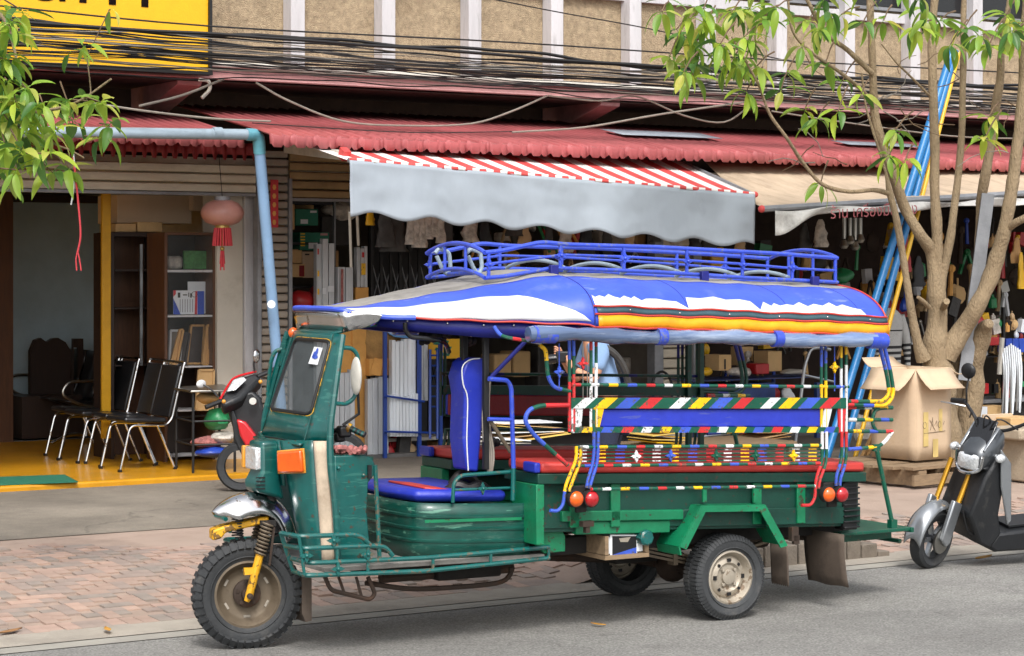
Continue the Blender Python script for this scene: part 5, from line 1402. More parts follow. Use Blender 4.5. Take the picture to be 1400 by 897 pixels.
for vs in (1, -1):
    fo = TP([(929, 748), (958, 692.5), (1046, 691), (1076, 746)], .70)
    fi = TP([(938, 751), (964, 700), (1039, 699), (1067, 749)], .70)
    b = MB(); n_ = 4
    for i in range(n_ - 1):
        a, c = fo[i], fo[i + 1]
        b.add([Vector((a.x, .48 * vs, a.z)), Vector((a.x, .70 * vs, a.z)), Vector((c.x, .70 * vs, c.z)), Vector((c.x, .48 * vs, c.z))], [(0, 1, 2, 3)])
        b.add([Vector((p.x, .70 * vs, p.z)) for p in (fo[i], fo[i + 1], fi[i + 1], fi[i])], [(0, 1, 2, 3)])
    b.add([Vector((fo[0].x, .48 * vs, fo[0].z)), Vector((fo[0].x, .70 * vs, fo[0].z)), Vector((fo[0].x - .01, .70 * vs, fo[0].z - .045)), Vector((fo[0].x - .01, .48 * vs, fo[0].z - .045))], [(0, 1, 2, 3)])
    tb('wheel_arch', b, 'bed_green', None, solid=.010, smooth=0)
    for px in (963, 1032):
        p = T(px, 676, .67); b = MB(); b.box((p.x, .67 * vs, p.z), (.026, .012, .085)); tb('stake', b, 'bed_green')
def flapm(pts, v0, v1, name='mud_flap', mat='flap', curve=.03):
    b = MB(); P = [Vector((p.x, v0, p.z)) for p in TP(pts, (v0 + v1) / 2)]
    return P
p_ = T(1124, 726, .5); w1, w2 = p_.z, T(1126, 798, .5).z
for vs in (1, -1):
    b = MB(); b.grid(lambda a, c: Vector((p_.x + .008 * math.sin(3 * a) - .035 * c * c, vs * lerp(.33, .70, a), lerp(w1, w2, c) + (.004 * math.sin(9 * a) if c == 1 else 0))), 8, 6); tb('mud_flap', b, 'flap', None, solid=.008, smooth=60)
    p2_ = T(1062, 745, .56); b = MB(); b.grid(lambda a, c: Vector((p2_.x - .01 * c, vs * lerp(.50, .66, a), lerp(T(1062, 744, .56).z, T(1062, 797, .56).z - .012 * (round(a * 16) % 2), c))), 16, 4); tb('mud_flap', b, 'flap', None, solid=.006)
b = MB()
x0, x1 = T(1150, 690, .60).x, T(1169, 690, .60).x; zt_, zb_ = T(1160, 655, .6).z, T(1160, 724, .6).z
b.box(((x0 + x1) / 2, .58, (zt_ + zb_) / 2), (x0 - x1, .08, zt_ - zb_))
for k in range(9): b.box(((x0 + x1) / 2 - .005, .61, lerp(zt_, zb_, (k + .5) / 9)), (x0 - x1 + .012, .05, .010))
tb('rear_corner', b, 'black', None, bevel=.004)
# rear step and safety rails
rs = bpy.data.objects.new('rear_step', None); COL.objects.link(rs); rs.parent = truck
ua, ub_ = T(1150, 724, .5).x, T(1224, 720, .35).x
zz0 = T(1224, 720, .35).z
b = MB(); b.box(((ua + ub_) / 2, 0, zz0), (abs(ua - ub_), 1.0, .02)); b.box((ub_, 0, zz0 - .004), (.025, 1.02, .03)); b.build('tread_plate', 'rail_green', rs, local=True, bevel=.004)
b = MB(); b.tube([(ub_ - .03, -.5, zz0 - .09), (ub_ - .03, .36, zz0 - .09)], .014, 8); b.bar(Vector((ua, .3, zz0 - .05)), Vector((ub_, .3, zz0 - .05)), .03, .05); b.bar(Vector((ua, -.3, zz0 - .05)), Vector((ub_, -.3, zz0 - .05)), .03, .05); b.box((ub_ - .02, .2, zz0 - .05), (.02, .16, .06)); b.build('step_frame', 'rail_green', rs, local=True)
rr_g = bpy.data.objects.new('rear_rails', None); COL.objects.link(rr_g); rr_g.parent = truck
for (P, o_) in (([(1159, 557), (1220, 557.5)], .0), ([(1160, 574), (1220, 574)], .12), ([(1159, 589.5), (1220, 590)], .2)):
    b = MB(); b.tube(TP(P, BV - .02), .0115, 8, pat=pat(o_)); b.build('rail', STR, rr_g, local=True)
    b = MB(); b.tube(mir(TP(P, BV - .02)), .0115, 8, pat=pat(o_)); b.build('rail', STR, rr_g, local=True)
b = MB(); b.tube(fillet(TP([(1159, 614.5), (1201, 611), (1211, 603), (1220, 590)], BV - .02), .05), .0115, 8, pat=(0, [(.10, 4), (.05, 0), (.06, 3), (.05, 0), (.3, 2)])); b.build('rail', STR, rr_g, local=True)
b = MB(); b.tube(mir(fillet(TP([(1159, 614.5), (1201, 611), (1211, 603), (1220, 590)], BV - .02), .05)), .0115, 8, pat=(0, [(.10, 4), (.05, 0), (.06, 3), (.05, 0), (.3, 2)])); b.build('rail', STR, rr_g, local=True)
b = MB(); b.tube(catmull(TP([(1220, 557), (1199, 560), (1193, 572), (1194, 582), (1199, 590)], BV - .02), 4), .011, 8); b.build('curved_bar', 'rail_green', rr_g, local=True)
b = MB(); P = TP([(1198, 612), (1220, 716)], BV - .02); 
for Q_ in (P, mir(P)):
    b = MB(); b.tube([Q_[0], Q_[1]], .0135, 8); b.box(Q_[0], (.05, .02, .04)); b.box(Q_[1], (.045, .04, .05)); b.build('strut', 'rail_green', rr_g, local=True)
# battery tray with picture label, lantern lamp, dangling bracket
bt = bpy.data.objects.new('battery_tray', None); COL.objects.link(bt); bt.parent = truck
u0, u1 = T(826, 750, .60).x, T(886, 750, .60).x; zt_, zb_ = T(850, 731, .6).z, T(850, 764, .6).z
b = MB(); b.box(((u0 + u1) / 2, .45, zb_ + .012), (u0 - u1, .32, .024)); b.box((u0 - .012, .45, (zt_ + zb_) / 2 + .013), (.024, .318, zt_ - zb_ - .03)); b.box((u1 + .012, .45, (zt_ + zb_) / 2 + .013), (.024, .316, zt_ - zb_ - .03)); b.build('tray', 'wood_pallet', bt, local=True)
b = MB(); b.box(((u0 + u1) / 2, .45, (zt_ + zb_) / 2 + .012), (u0 - u1 - .06, .28, zt_ - zb_ - .04)); b.build('battery', 'vinyl_white', bt, local=True)
def lab(px, py): return T(px, py, .595)
b = MB()
yv = .594
def flat(pts, mi): b.add([Vector((p.x, yv + .001 * mi, p.z)) for p in TP(pts, yv)], [tuple(range(len(pts)))], mi)
flat([(834, 731), (871, 731), (871, 761), (834, 761)], 0); flat([(837, 733), (870, 733), (870, 755), (837, 759)], 1); flat([(836, 759), (870, 748), (870, 760), (836, 761)], 2)
flat([(843, 752), (849, 744), (853, 748), (852, 739), (856, 741), (857, 749), (851, 755)], 0); flat([(846, 736), (862, 734), (858, 741), (848, 741)], 3)
b.build('picture_label', ['vinyl_white', 'black', 'stripe_blue', 'rim_silver'], bt, local=True)
b = MB(); p = T(882, 735, .62); b.lathe([(0, .03), (.035, .03), (.045, .02), (.045, -.05)], p, (0, 1, 0), 8); tb('side_reflector', b, 'rail_teal')
b = MB(); b.box(T(1085, 730, .66), (.05, .03, .08)); b.box(T(1088, 738, .665), (.04, .02, .05)); tb('hinge', b, 'iron')
b = MB(); b.box(T(802, 716, .69), (.07, .04, .03)); b.box(T(802, 722, .69), (.025, .03, .05)); tb('latch', b, 'iron')
# cloth on the dash shelf, trinkets hanging from the roof
M('cloth_pink', (166, 104, 100), .9, var=.35, scale=40, bump=.5, bscale=60)
b = MB(); rr2 = random.Random(4)
for k in range(9):
    p = T(460 + 4 * k, 617 + rr2.uniform(-3, 3), .38 + rr2.uniform(-.04, .05)); b.tube(catmull([p + Vector((rr2.uniform(-.04, .04), rr2.uniform(-.04, .04), rr2.uniform(-.01, .02))) for _ in range(4)], 4), .014, 6)
tb('cloth_rag', b, 'cloth_pink')
for (px, py, s_) in ((590, 455, 1.4), (640, 462, 1.0), (605, 452, 1.2), (583, 458, 1.0), (672, 600, 1.2)):
    b = MB(); p = T(px, py, .1); b.tube([p, p + Vector((0, 0, .12))], .003, 4)
    for k in range(5): b.ball(p + Vector((.03 * math.cos(k * 1.3), .03 * math.sin(k * 1.3), -.01 * k)), .02 * s_, 6, 5)
    tb('trinket', b, 'black')

# ------------------------------------------------------------------ things standing about
M('black_vinyl', (24, 25, 28), 0.35, var=0.2, bump=0.1, coat=0.2)
M('lantern_pink', (196, 142, 132), 0.4, var=0.1, dirt_or_glint=(196, 160, 90), damt=0.14, dscale=14, coat=0.2)
M('tassel_red', (196, 58, 66), 0.7, var=0.2)
M('gold', (190, 160, 90), 0.4, metal=0.5)
M('cardboard', (204, 168, 118), 0.85, var=0.1, scale=3, dirt_or_glint=(160, 126, 84), damt=0.15, bump=0.12, bscale=30)
M('cardboard_pale', (196, 172, 144), 0.85, var=0.08, scale=3, dirt_or_glint=(176, 150, 110), damt=0.15, bump=0.1, bscale=30)
M('carton_orange', (218, 162, 88), 0.8, var=0.12, dirt_or_glint=(150, 106, 56), damt=0.12)
M('tape_yellow', (196, 172, 110), 0.5)
M('pencil', (120, 104, 84), 0.8)
M('ink', (60, 56, 50), 0.8)
M('paper', (216, 220, 224), 0.7, var=0.05)
M('green_card', (30, 112, 88), 0.6, var=0.1)
M('green_print', (70, 130, 70), 0.5, var=0.4, scale=30)
M('pvc_blue', (38, 116, 176), 0.35, var=0.08, dirt_or_glint=(80, 120, 150), damt=0.05)
M('pvc_yellow', (226, 176, 40), 0.4, var=0.08)
M('sweater_grey', (172, 172, 170), 0.9, var=0.1, bump=0.4, bscale=120)
M('sweater_stripe', (34, 34, 36), 0.9)
M('shirt_blue', (128, 158, 196), 0.85, var=0.1, scale=5, bump=0.3, bscale=12)
M('jeans', (36, 44, 66), 0.9, var=0.2, bump=0.2)
M('skin', (196, 142, 112), 0.5, var=0.06)
M('hair_dark', (30, 24, 20), 0.6)
M('bike_silver', (150, 154, 158), 0.25, metal=0.6, var=0.06, coat=0.6, bump=0)
M('bike_black', (28, 30, 33), 0.45, var=0.15, dirt_or_glint=(96, 92, 86), damt=0.1, dscale=8)
M('bike_grey', (74, 78, 82), 0.3, metal=0.5, var=0.1, coat=0.5, bump=0)
M('bike_red', (190, 28, 36), 0.25, var=0.08, coat=0.6, bump=0)
M('gold_fork', (196, 144, 40), 0.3, metal=0.6)
M('profile_grey', (196, 200, 204), 0.35, metal=0.15, var=0.15, scale=3, stretch=(8, 8, 0.6))
M('profile_white', (232, 238, 244), 0.45, var=0.12, scale=3, stretch=(10, 10, 0.5))
M('rack_steel_blue', (30, 66, 150), 0.4, dirt_or_glint=(60, 70, 90), damt=0.1)
M('panel_blue', (84, 140, 196), 0.5, var=0.08)
M('burlap', (176, 138, 84), 0.95, var=0.25, bump=0.6, bscale=50)
M('bag_dark', (60, 58, 56), 0.6, var=0.4, bump=0.5, bscale=18)
M('bag_clear', (196, 188, 178), 0.35, var=0.4, scale=12, bump=0.8, bscale=22)
M('red_plastic', (176, 36, 40), 0.4, var=0.15)
M('blue_plastic', (36, 70, 170), 0.4, var=0.1)
M('yellow_plastic', (226, 176, 30), 0.4, var=0.1)
M('green_plastic', (40, 130, 80), 0.4, var=0.1)
M('tan_plastic', (190, 160, 120), 0.5, var=0.1)
M('table_blue', (52, 72, 128), 0.5)
M('paper_yellow', (216, 186, 96), 0.8, var=0.2)
M('bench_concrete', (164, 150, 130), 0.85, var=0.15, dirt_or_glint=(120, 106, 88), damt=0.2, bump=0.3)

def wbox(mb, px0, py0, px1, py1, Y, dep, mi=0):
    a = W(px0, py1, Y); c = W(px1, py0, Y); mb.box(((a.x + c.x) / 2, Y + dep / 2, (a.z + c.z) / 2), (abs(c.x - a.x), dep, abs(c.z - a.z)), mi); return mb
def good(name, label, cat, px0, py0, px1, py1, Y, dep, mat, group=None, bevel=0.006, rz=None):
    b = MB(); wbox(b, px0, py0, px1, py1, Y, dep); o = b.build(name, mat, bevel=bevel)
    if rz: o.rotation_euler = (0, 0, rz)
    return tag(o, label, cat, group)
class Frame:
    def __init__(s, r0, d0, ang): s.r0, s.d0, s.c, s.s = r0, d0, math.cos(ang), math.sin(ang)
    def __call__(s, px, py, v=0.0):
        k = (px - CX) / FPX
        u = (s.r0 + v * s.s - k * s.d0 + k * v * s.c) / (s.c - k * s.s)
        d = s.d0 - u * s.s - v * s.c
        return Vector((u, v, EYE - (py - HOR) * d / FPX))
    def P(s, pts, v=0.0): return [s(p[0], p[1], p[2] if len(p) > 2 else v) for p in pts]
    def root(s, name, label, cat, z=0.0, group=None):
        uv = rdw(-s.c, -s.s); l = rdw(s.r0, s.d0); return thing(name, label, cat, (l.x, l.y, 0), math.atan2(uv.y, uv.x), group)

# ---- silver scooter at the right edge
p = G(1269, 776, 0.0)
SF = Frame(p.x * CS - p.y * SN, p.x * SN + p.y * CS, R(25))
sc = SF.root('scooter', 'silver and black scooter parked at the kerb on the right, cut off by the frame', 'scooter')
sc.rotation_euler.x = -R(11)
def sb(name, mb, mat, parent=None, **k): return mb.build(name, mat, parent or sc, local=True, **k)
def small_wheel(root, c, r, w, steer=0, tyre='rubber', rim='bike_black', spokes=5, spm='bike_silver'):
    wh = bpy.data.objects.new('wheel', None); COL.objects.link(wh); wh.parent = root; wh.location = c; wh.rotation_euler = (0, 0, steer)
    b = MB(); hw = w / 2; ri = r * .68
    b.lathe([(ri, -hw * .7), (r * .85, -hw), (r * .96, -hw * .75), (r, -hw * .25), (r, hw * .25), (r * .96, hw * .75), (r * .85, hw), (ri, hw * .7)], (0, 0, 0), (0, 1, 0), 40); b.build('tyre', tyre, wh, local=True, smooth=40)
    b = MB(); b.lathe([(ri + .004, hw * .72), (ri - .012, hw * .6), (ri - .016, 0), (ri - .012, -hw * .6), (ri + .004, -hw * .72)], (0, 0, 0), (0, 1, 0), 32)
    b.lathe([(0, hw * .8), (.035, hw * .8), (.035, -hw * .8), (0, -hw * .8)], (0, 0, 0), (0, 1, 0), 16)
    b.build('rim', rim, wh, local=True)
    for k in range(spokes):
        a = 2 * math.pi * k / spokes; e = Vector((math.cos(a), 0, math.sin(a))); b = MB(); b.bar(e * .03, e * (ri - .01), .024, .03, (0, 1, 0)); b.build('spoke', spm, wh, local=True)
    return wh
ST2 = R(20)
small_wheel(sc, (0, 0, .205), .205, .10, ST2)
small_wheel(sc, (-1.22, 0, .205), .205, .11)
fd = bpy.data.objects.new('front_fork', None); COL.objects.link(fd); fd.parent = sc; fd.location = (0, 0, .205); fd.rotation_euler = (0, 0, ST2)
for vs in (1, -1):
    b = MB(); b.tube([(-.02, vs * .085, .0), (-.26, vs * .085, .50)], .018, 10); b.build('fork_tube', 'gold_fork', fd, local=True)
    b = MB(); b.prism([Vector(q) for q in [(.04, vs * .075, .02), (-.02, vs * .075, -.04), (-.06, vs * .075, -.02), (-.16, vs * .075, .24), (-.06, vs * .075, .28)]], (0, vs * .035, 0)); b.build('fork_cover', 'bike_silver', fd, local=True, bevel=.01)
b = MB()
def fnd(a, c):
    an = lerp(R(8), R(140), a); r_ = .245 + .02 * math.sin(a * 3); s_ = (c - .5) * 2
    return Vector((r_ * math.cos(an) - .015, s_ * .075 * (.5 + .5 * math.sin(math.pi * min(1, a * .8 + .25))), r_ * math.sin(an) - .05 * abs(s_) ** 2))
b.grid(fnd, 18, 8); b.build('fender', 'bike_silver', fd, local=True, solid=.006, smooth=60)
b = MB(); b.lathe([(.0, .012), (.085, .012), (.085, -.002), (0, -.002)], (0, .07, 0), (0, 1, 0), 24); b.build('brake_disc', 'steel', fd, local=True)
# headlight nose (on the steering head), visor, indicators
hp = SF(1292, 640, 0); 
hd = bpy.data.objects.new('steering_head', None); COL.objects.link(hd); hd.parent = sc; hd.location = (-.33, 0, .775); hd.scale = (1.0, .95, 1.0); hd.rotation_euler = (0, 0, ST2)
b = MB()
def loft(mb, secs, mi=0, n=16, ex=2.6):
    vs_ = []; fs = []
    for (c, ry, rz_) in secs:
        for j in range(n):
            a = 2 * math.pi * j / n; ca, sa = math.cos(a), math.sin(a)
            vs_.append(Vector(c) + Vector((0, ry * math.copysign(abs(ca) ** (2 / ex), ca), rz_ * math.copysign(abs(sa) ** (2 / ex), sa))))
    m = len(secs)
    for i in range(m - 1):
        for j in range(n): fs.append((i * n + j, i * n + (j + 1) % n, (i + 1) * n + (j + 1) % n, (i + 1) * n + j))
    fs.append(tuple(range(n - 1, -1, -1))); fs.append(tuple((m - 1) * n + j for j in range(n)))
    mb.add(vs_, fs, mi); return mb
loft(b, [((.17, 0, -.03), .07, .05), ((.14, 0, -.02), .11, .085), ((.03, 0, .03), .135, .12), ((-.08, 0, .08), .12, .11), ((-.16, 0, .10), .06, .06)]); b.build('nose_cover', 'bike_grey', hd, local=True, smooth=50)
b = MB(); loft(b, [((.183, 0, -.035), .05, .036), ((.163, 0, -.03), .086, .058), ((.12, 0, -.03), .09, .062)], 0, 16, 4.5); b.build('headlight', 'lamp_clear', hd, local=True, smooth=50)
b = MB(); b.tube(fillet([(.15, -.11, .03), (.15, -.10, -.07), (.19, -.04, -.10), (.19, .04, -.10), (.15, .10, -.07), (.15, .11, .03)], .03), .011, 8); b.build('lamp_surround', 'chrome', hd, local=True)
b = MB(); b.prism([Vector(q) for q in [(.13, -.12, -.06), (.13, .12, -.06), (.02, .135, -.13), (.02, -.135, -.13)]], (-.10, 0, .03)); b.build('lower_cowl', 'bike_black', hd, local=True, bevel=.015)
for vs in (1, -1): b = MB(); b.bar(Vector((.13, vs * .095, .055)), Vector((-.02, vs * .10, .20)), .02, .012); b.build('trim', 'bike_silver', hd, local=True, bevel=.004)
b = MB(); b.prism([Vector(q) for q in [(.10, -.10, .07), (.10, .10, .07), (-.02, .085, .24), (-.02, -.085, .24)]], (-.012, 0, -.004)); b.build('fly_screen', 'black_gloss', hd, local=True, bevel=.006)
for vs in (1, -1):
    b = MB(); b.ball((.06, vs * .19, .02), (.045, .03, .03), 12, 8); b.tube([(0.02, vs * .1, .02), (.05, vs * .19, .02)], .012, 8); b.build('indicator', 'lamp_clear', hd, local=True)
b = MB(); b.tube(catmull([(-.18, .40, .26), (-.16, .30, .28), (-.10, .12, .18), (-.08, 0, .16), (-.10, -.12, .18), (-.16, -.30, .28), (-.18, -.40, .26)], 5), .012, 8)
b.tube([(-.1, 0, .16), (-.06, 0, .0)], .03, 8); b.build('handlebar', 'black', hd, local=True)
for vs in (1, -1):
    b = MB(); b.tube([(-.185, vs * .42, .26), (-.165, vs * .30, .28)], .019, 10); b.build('grip', 'black', hd, local=True)
    b = MB(); b.tube(catmull([(-.12, vs * .26, .26), (-.08, vs * .34, .265), (-.11, vs * .46, .25)], 4), .006, 6); b.build('lever', 'alu', hd, local=True)
    b = MB(); b.tube(catmull([(-.15, vs * .27, .27), (-.14, vs * .28, .36), (-.18, vs * .30, .44)], 4), .007, 6); b.ball((-.18, vs * .31, .49), (.025, .06, .055), 14, 8); b.build('mirror', 'black', hd, local=True)
b = MB()
for k in range(3): b.tube(catmull([(-.10, (-.2 + .2 * k), .2), (.02, -.1 + .1 * k, .26), (.0, 0, .05)], 5), .006, 6)
b.build('control_cable', 'black', hd, local=True)
# body: leg shield, floor board, side, seat
b = MB(); pr = [(-.25, .66), (-.34, .80), (-.42, .70), (-.40, .40), (-.44, .26), (-.36, .16), (-.27, .20), (-.16, .40)]
b.prism([Vector((x, -.17, z)) for x, z in pr], (0, .34, 0)); sb('leg_shield', b, 'bike_black', bevel=.02)
b = MB(); pr = [(-.33, .86), (-.43, .76), (-.49, .36), (-.46, .33), (-.37, .60)]
for vs in (1, -1):
    c_ = MB(); c_.prism([Vector((x, vs * .175, z)) for x, z in pr], (0, vs * .02, 0)); c_.build('shield_trim', 'bike_silver', sc, local=True, bevel=.008)
b = MB(); b.prism([Vector((x, -.16, z)) for x, z in [(-.36, .17), (-.42, .265), (-.95, .29), (-1.0, .17), (-.9, .13), (-.42, .13)]], (0, .32, 0)); sb('floor_board', b, 'bike_black', bevel=.02)
b = MB(); b.prism([Vector((x, -.10, z)) for x, z in [(-.55, .293), (-.9, .31), (-.9, .297), (-.55, .28)]], (0, .2, 0)); sb('floor_mat', b, 'bike_black')
b = MB(); loft(b, [((-.86, 0, .42), .10, .10), ((-.95, 0, .48), .16, .22), ((-1.25, 0, .52), .17, .20), ((-1.6, 0, .62), .10, .10)]); sb('tail_body', b, 'bike_silver', smooth=50)
b = MB(); loft(b, [((-.82, 0, .68), .08, .03), ((-.95, 0, .71), .13, .05), ((-1.3, 0, .73), .14, .06), ((-1.6, 0, .76), .10, .04)]); sb('saddle', b, 'black', smooth=50)
b = MB(); b.tube([(-.78, .16, .20), (-.74, .24, .0)], .012, 8); b.tube([(-.90, .1, .2), (-.92, .14, .0)], .012, 8); sb('side_stand', b, 'steel')
b = MB(); b.tube(catmull([(-.15, .1, .42), (-.20, .12, .28), (-.28, .13, .25)], 4), .008, 6); sb('brake_hose', b, 'black')

# ---- red and black scooter behind the cab
RF_p = G(340, 672, .13); RFr = Frame(RF_p.x * CS - RF_p.y * SN, RF_p.x * SN + RF_p.y * CS, R(150))
rs_ = thing('scooter', 'red and black scooter parked behind the truck cab with round mirrors', 'scooter', (RF_p.x, RF_p.y, .13), 0)
depR = RF_p.x * SN + RF_p.y * CS
def rq(px, py, dd=0.0): return DP(px, py, depR + dd)
def rb(name, mb, mat, **k): return mb.build(name, mat, rs_, **k)
b = MB()
ck = [rq(300, 545, -.12), rq(304, 556, -.2), rq(330, 545, -.1), rq(358, 517, .1), rq(350, 509, .15), rq(322, 517, .05)]
b.prism(ck, (0.05, .09, -.09)); rb('cockpit_cover', b, 'bike_black', bevel=.03)
b = MB(); b.prism([p + Vector((-.004, -.012, .012)) for p in [rq(310, 537, -.1), rq(322, 535, -.1), rq(337, 521, 0), rq(333, 517, .02), rq(319, 521, 0)]], (0.0, .01, -.005)); rb('gauge', b, 'lamp_clear', bevel=.004)
b = MB(); b.tube(catmull([rq(301, 546, -.13), rq(312, 527, .0), rq(322, 516, .04), rq(350, 508, .14)], 5), .010, 6); rb('cover_trim', b, 'bike_red')
for (a, c_, d1, d2) in (((304, 548), (281, 557), -.12, -.2), ((352, 515), (378, 504), .12, .2)):
    b = MB(); b.tube([rq(*a, d1), rq(*c_, d2)], .02, 10); rb('grip', b, 'black')
for (a, c_, m, d1) in (((298, 543), (288, 532), (275, 525), -.14), ((348, 508), (347, 496), (351, 487), .12)):
    b = MB(); b.tube(catmull([rq(*a, d1), rq(*c_, d1), rq(*m, d1)], 4), .008, 6); rb('mirror_stem', b, 'black')
    b = MB(); e = rq(*m, d1); b.ball(e, (.068 if m[0] < 300 else .05, .02, .036 if m[0] < 300 else .06), 16, 8, 0, Matrix.Rotation(R(33), 3, 'Z')); o = rb('mirror', b, 'vinyl_white' if m[0] < 300 else 'chrome', smooth=60)
for (x, y, d1) in ((306, 549, -.2), (356, 522, .02)):
    b = MB(); b.ball(rq(x, y, d1), .018, 8, 6); rb('indicator', b, 'lamp_amber')
b = MB(); b.prism([rq(x, y, -.02) for x, y in [(322, 540), (345, 535), (356, 545), (362, 575), (350, 640), (338, 625), (318, 585), (310, 560)]], (.06, .10, 0)); rb('front_body', b, 'bike_black', bevel=.02)
b = MB(); b.prism([rq(x, y, -.12) for x, y in [(323, 573), (335, 577), (350, 596), (347, 606), (336, 611), (328, 596)]], (.05, .08, 0)); rb('side_cover', b, 'bike_red', bevel=.015)
b = MB(); b.prism([rq(x, y, -.06) for x, y in [(315, 560), (320, 562), (340, 620), (346, 640), (338, 640), (320, 600)]], (.03, .05, 0)); rb('leg_shield', b, 'bike_black', bevel=.01)
b = MB(); c_ = rq(346, 549, -.10); b.lathe([(0, .02), (.03, .02), (.034, 0), (.02, -.01)], c_, (-SN, -CS, .2), 16); rb('ignition', b, 'steel')
for (x, dd) in ((330, .0), (470, 1.0)):
    c_ = rq(x, 648 if dd == 0 else 640, dd); b = MB(); c_.z = .13 + .21
    axd = Vector((CS, -SN, 0)).cross(Vector((0, 0, 1))).normalized()
    b.lathe([(.14, -.04), (.19, -.05), (.21, -.02), (.21, .02), (.19, .05), (.14, .04)], c_, axd, 32); rb('wheel', b, 'rubber')
b = MB(); a_, c_ = rq(360, 612, .1), rq(432, 606, .7); b.bar(a_, c_, .2, .14); rb('body', b, 'bike_red', bevel=.04)

# ---- chairs along the cabinet
ch_p = G(163, 646, .18)
def make_chair():
    t = thing('chair', 'x', 'chair', (0, 0, 0))
    b = MB(); b.prism([Vector(q) for q in [(-.22, .0, .44), (-.22, .42, .44), (.20, .40, .42), (.20, .02, .42)]], (0, 0, .05)); b.build('seat', 'black_vinyl', t, local=True, bevel=.02)
    b = MB(); b.prism([Vector(q) for q in [(.215, .02, .47), (.215, .40, .47), (.33, .40, .94), (.33, .02, .94)]], (.03, 0, 0)); b.build('backrest', 'black_vinyl', t, local=True, bevel=.02)
    for y in (0.0, .42):
        b = MB(); b.tube(fillet([(-.27, y, 0), (-.17, y, .415), (.18, y, .40), (.24, y, .46), (.36, y, .95)], .06), .012, 8); b.build('side_frame', 'chrome', t, local=True)
        b = MB(); b.tube([(.10, y, .40), (.27, y, 0)], .012, 8); b.build('leg', 'chrome', t, local=True)
        b = MB(); b.box((-.27, y, .01), (.03, .03, .03)); b.build('foot', 'black', t, local=True); b = MB(); b.box((.27, y, .01), (.03, .03, .03)); b.build('foot', 'black', t, local=True)
    b = MB(); b.tube(fillet([(.36, 0, .94), (.368, .0, .97), (.368, .42, .97), (.36, .42, .94)], .05), .012, 8); b.build('top_rail', 'chrome', t, local=True)
    return t
labs = ['black padded chair with chrome frame, nearest of the row beside the cabinet', 'black padded chair with chrome frame, second from the street in the row', 'black padded chair with chrome frame, third from the street in the row', 'black padded chair with chrome frame, deepest of the row beside the yellow post']
ch0 = make_chair()
for i in range(4):
    o = ch0 if i == 0 else copy_tree(ch0)
    o.location = (ch_p.x + .28 + .03 * (i % 2), ch_p.y + .02 + i * .52, .18); o.rotation_euler = (0, 0, R((2, -3, 4, -2)[i])); o['label'] = labs[i]; o['group'] = 'black chairs in a row'
# waiting bench
wb = thing('waiting_bench', 'black metal waiting bench with curved chrome armrests inside the left shop', 'bench', W(90, 560, 22.0))
bx = W(100, 560, 21.6); x0 = bx.x
for i in range(3):
    y = 21.2 + i * .55
    b = MB(); b.grid(lambda a, c: Vector((x0 - .22 + .5 * a, y + .5 * c, .60 + .04 * math.cos(a * 5))), 6, 2); b.build('seat', 'black_vinyl', wb, solid=.02)
    b = MB(); b.grid(lambda a, c: Vector((x0 + .26 + .16 * a + .02 * math.sin(a * 3), y + .5 * c, .62 + .5 * a)), 6, 2); b.build('backrest', 'black_vinyl', wb, solid=.02)
for y in (21.17, 22.85):
    b = MB(); b.tube(fillet([(x0 + .34, y, .84), (x0 - .22, y, .84), (x0 - .3, y, .72), (x0 - .1, y, .60), (x0 + .1, y, .56)], .1), .016, 8); b.build('armrest', 'steel', wb)
for y in (21.5, 22.5):
    b = MB(); b.tube([(x0 + .1, y, .56), (x0 + .1, y, .25)], .025, 8); b.tube(fillet([(x0 - .28, y, .19), (x0 - .1, y, .27), (x0 + .3, y, .27), (x0 + .4, y, .19)], .06), .02, 8); b.build('leg', 'chrome', wb)
# inner left room: blue partition, door leaf, yellow post, bulky dark sofa chair
b = MB(); wbox(b, 18, 276, 137, 640, 22.9, .06); tag(b.build('partition_panel', 'inner_blue'), 'dim blue-grey wall panel at the back of the left shop', 'wall')
b = MB(); wbox(b, -30, 262, 18, 640, 22.0, .1); o = tag(b.build('door_frame', 'wood_brown'), 'brown wooden door post at the left edge inside the shop', 'door frame')
b = MB(); wbox(b, 140, 262, 152, 600, 19.3, .045); tag(b.build('door_post', 'yellow_paint', bevel=.006), 'yellow painted wooden post beside the cabinet', 'post')
b = MB(); wbox(b, 20, 268, 140, 276, 22.8, .1); tag(b.build('door_lintel', 'wood_dark'), 'dark lintel above the blue-grey wall panel', 'beam')
sf = thing('armchair', 'carved dark wooden armchair in the gloom of the left shop', 'chair', W(80, 560, 22.4))
b = MB(); pl = [(42, 545), (42, 480), (48, 465), (56, 462), (64, 468), (72, 463), (80, 462), (90, 468), (97, 480), (97, 545)]; b.prism([W(x, y, 22.4) for x, y in pl], (0, .08, 0)); b.build('backrest', 'wood_dark', sf)
b = MB(); b.prism([W(x, y, 22.3) for x, y in [(100, 463), (114, 463), (115, 540), (108, 540), (107, 475), (101, 475), (101, 540), (99, 540)]], (0, .05, 0)); b.build('side_slat', 'wood_dark', sf)
b = MB(); wbox(b, 30, 540, 116, 600, 22.0, .5); b.build('seat', 'wood_dark', sf)

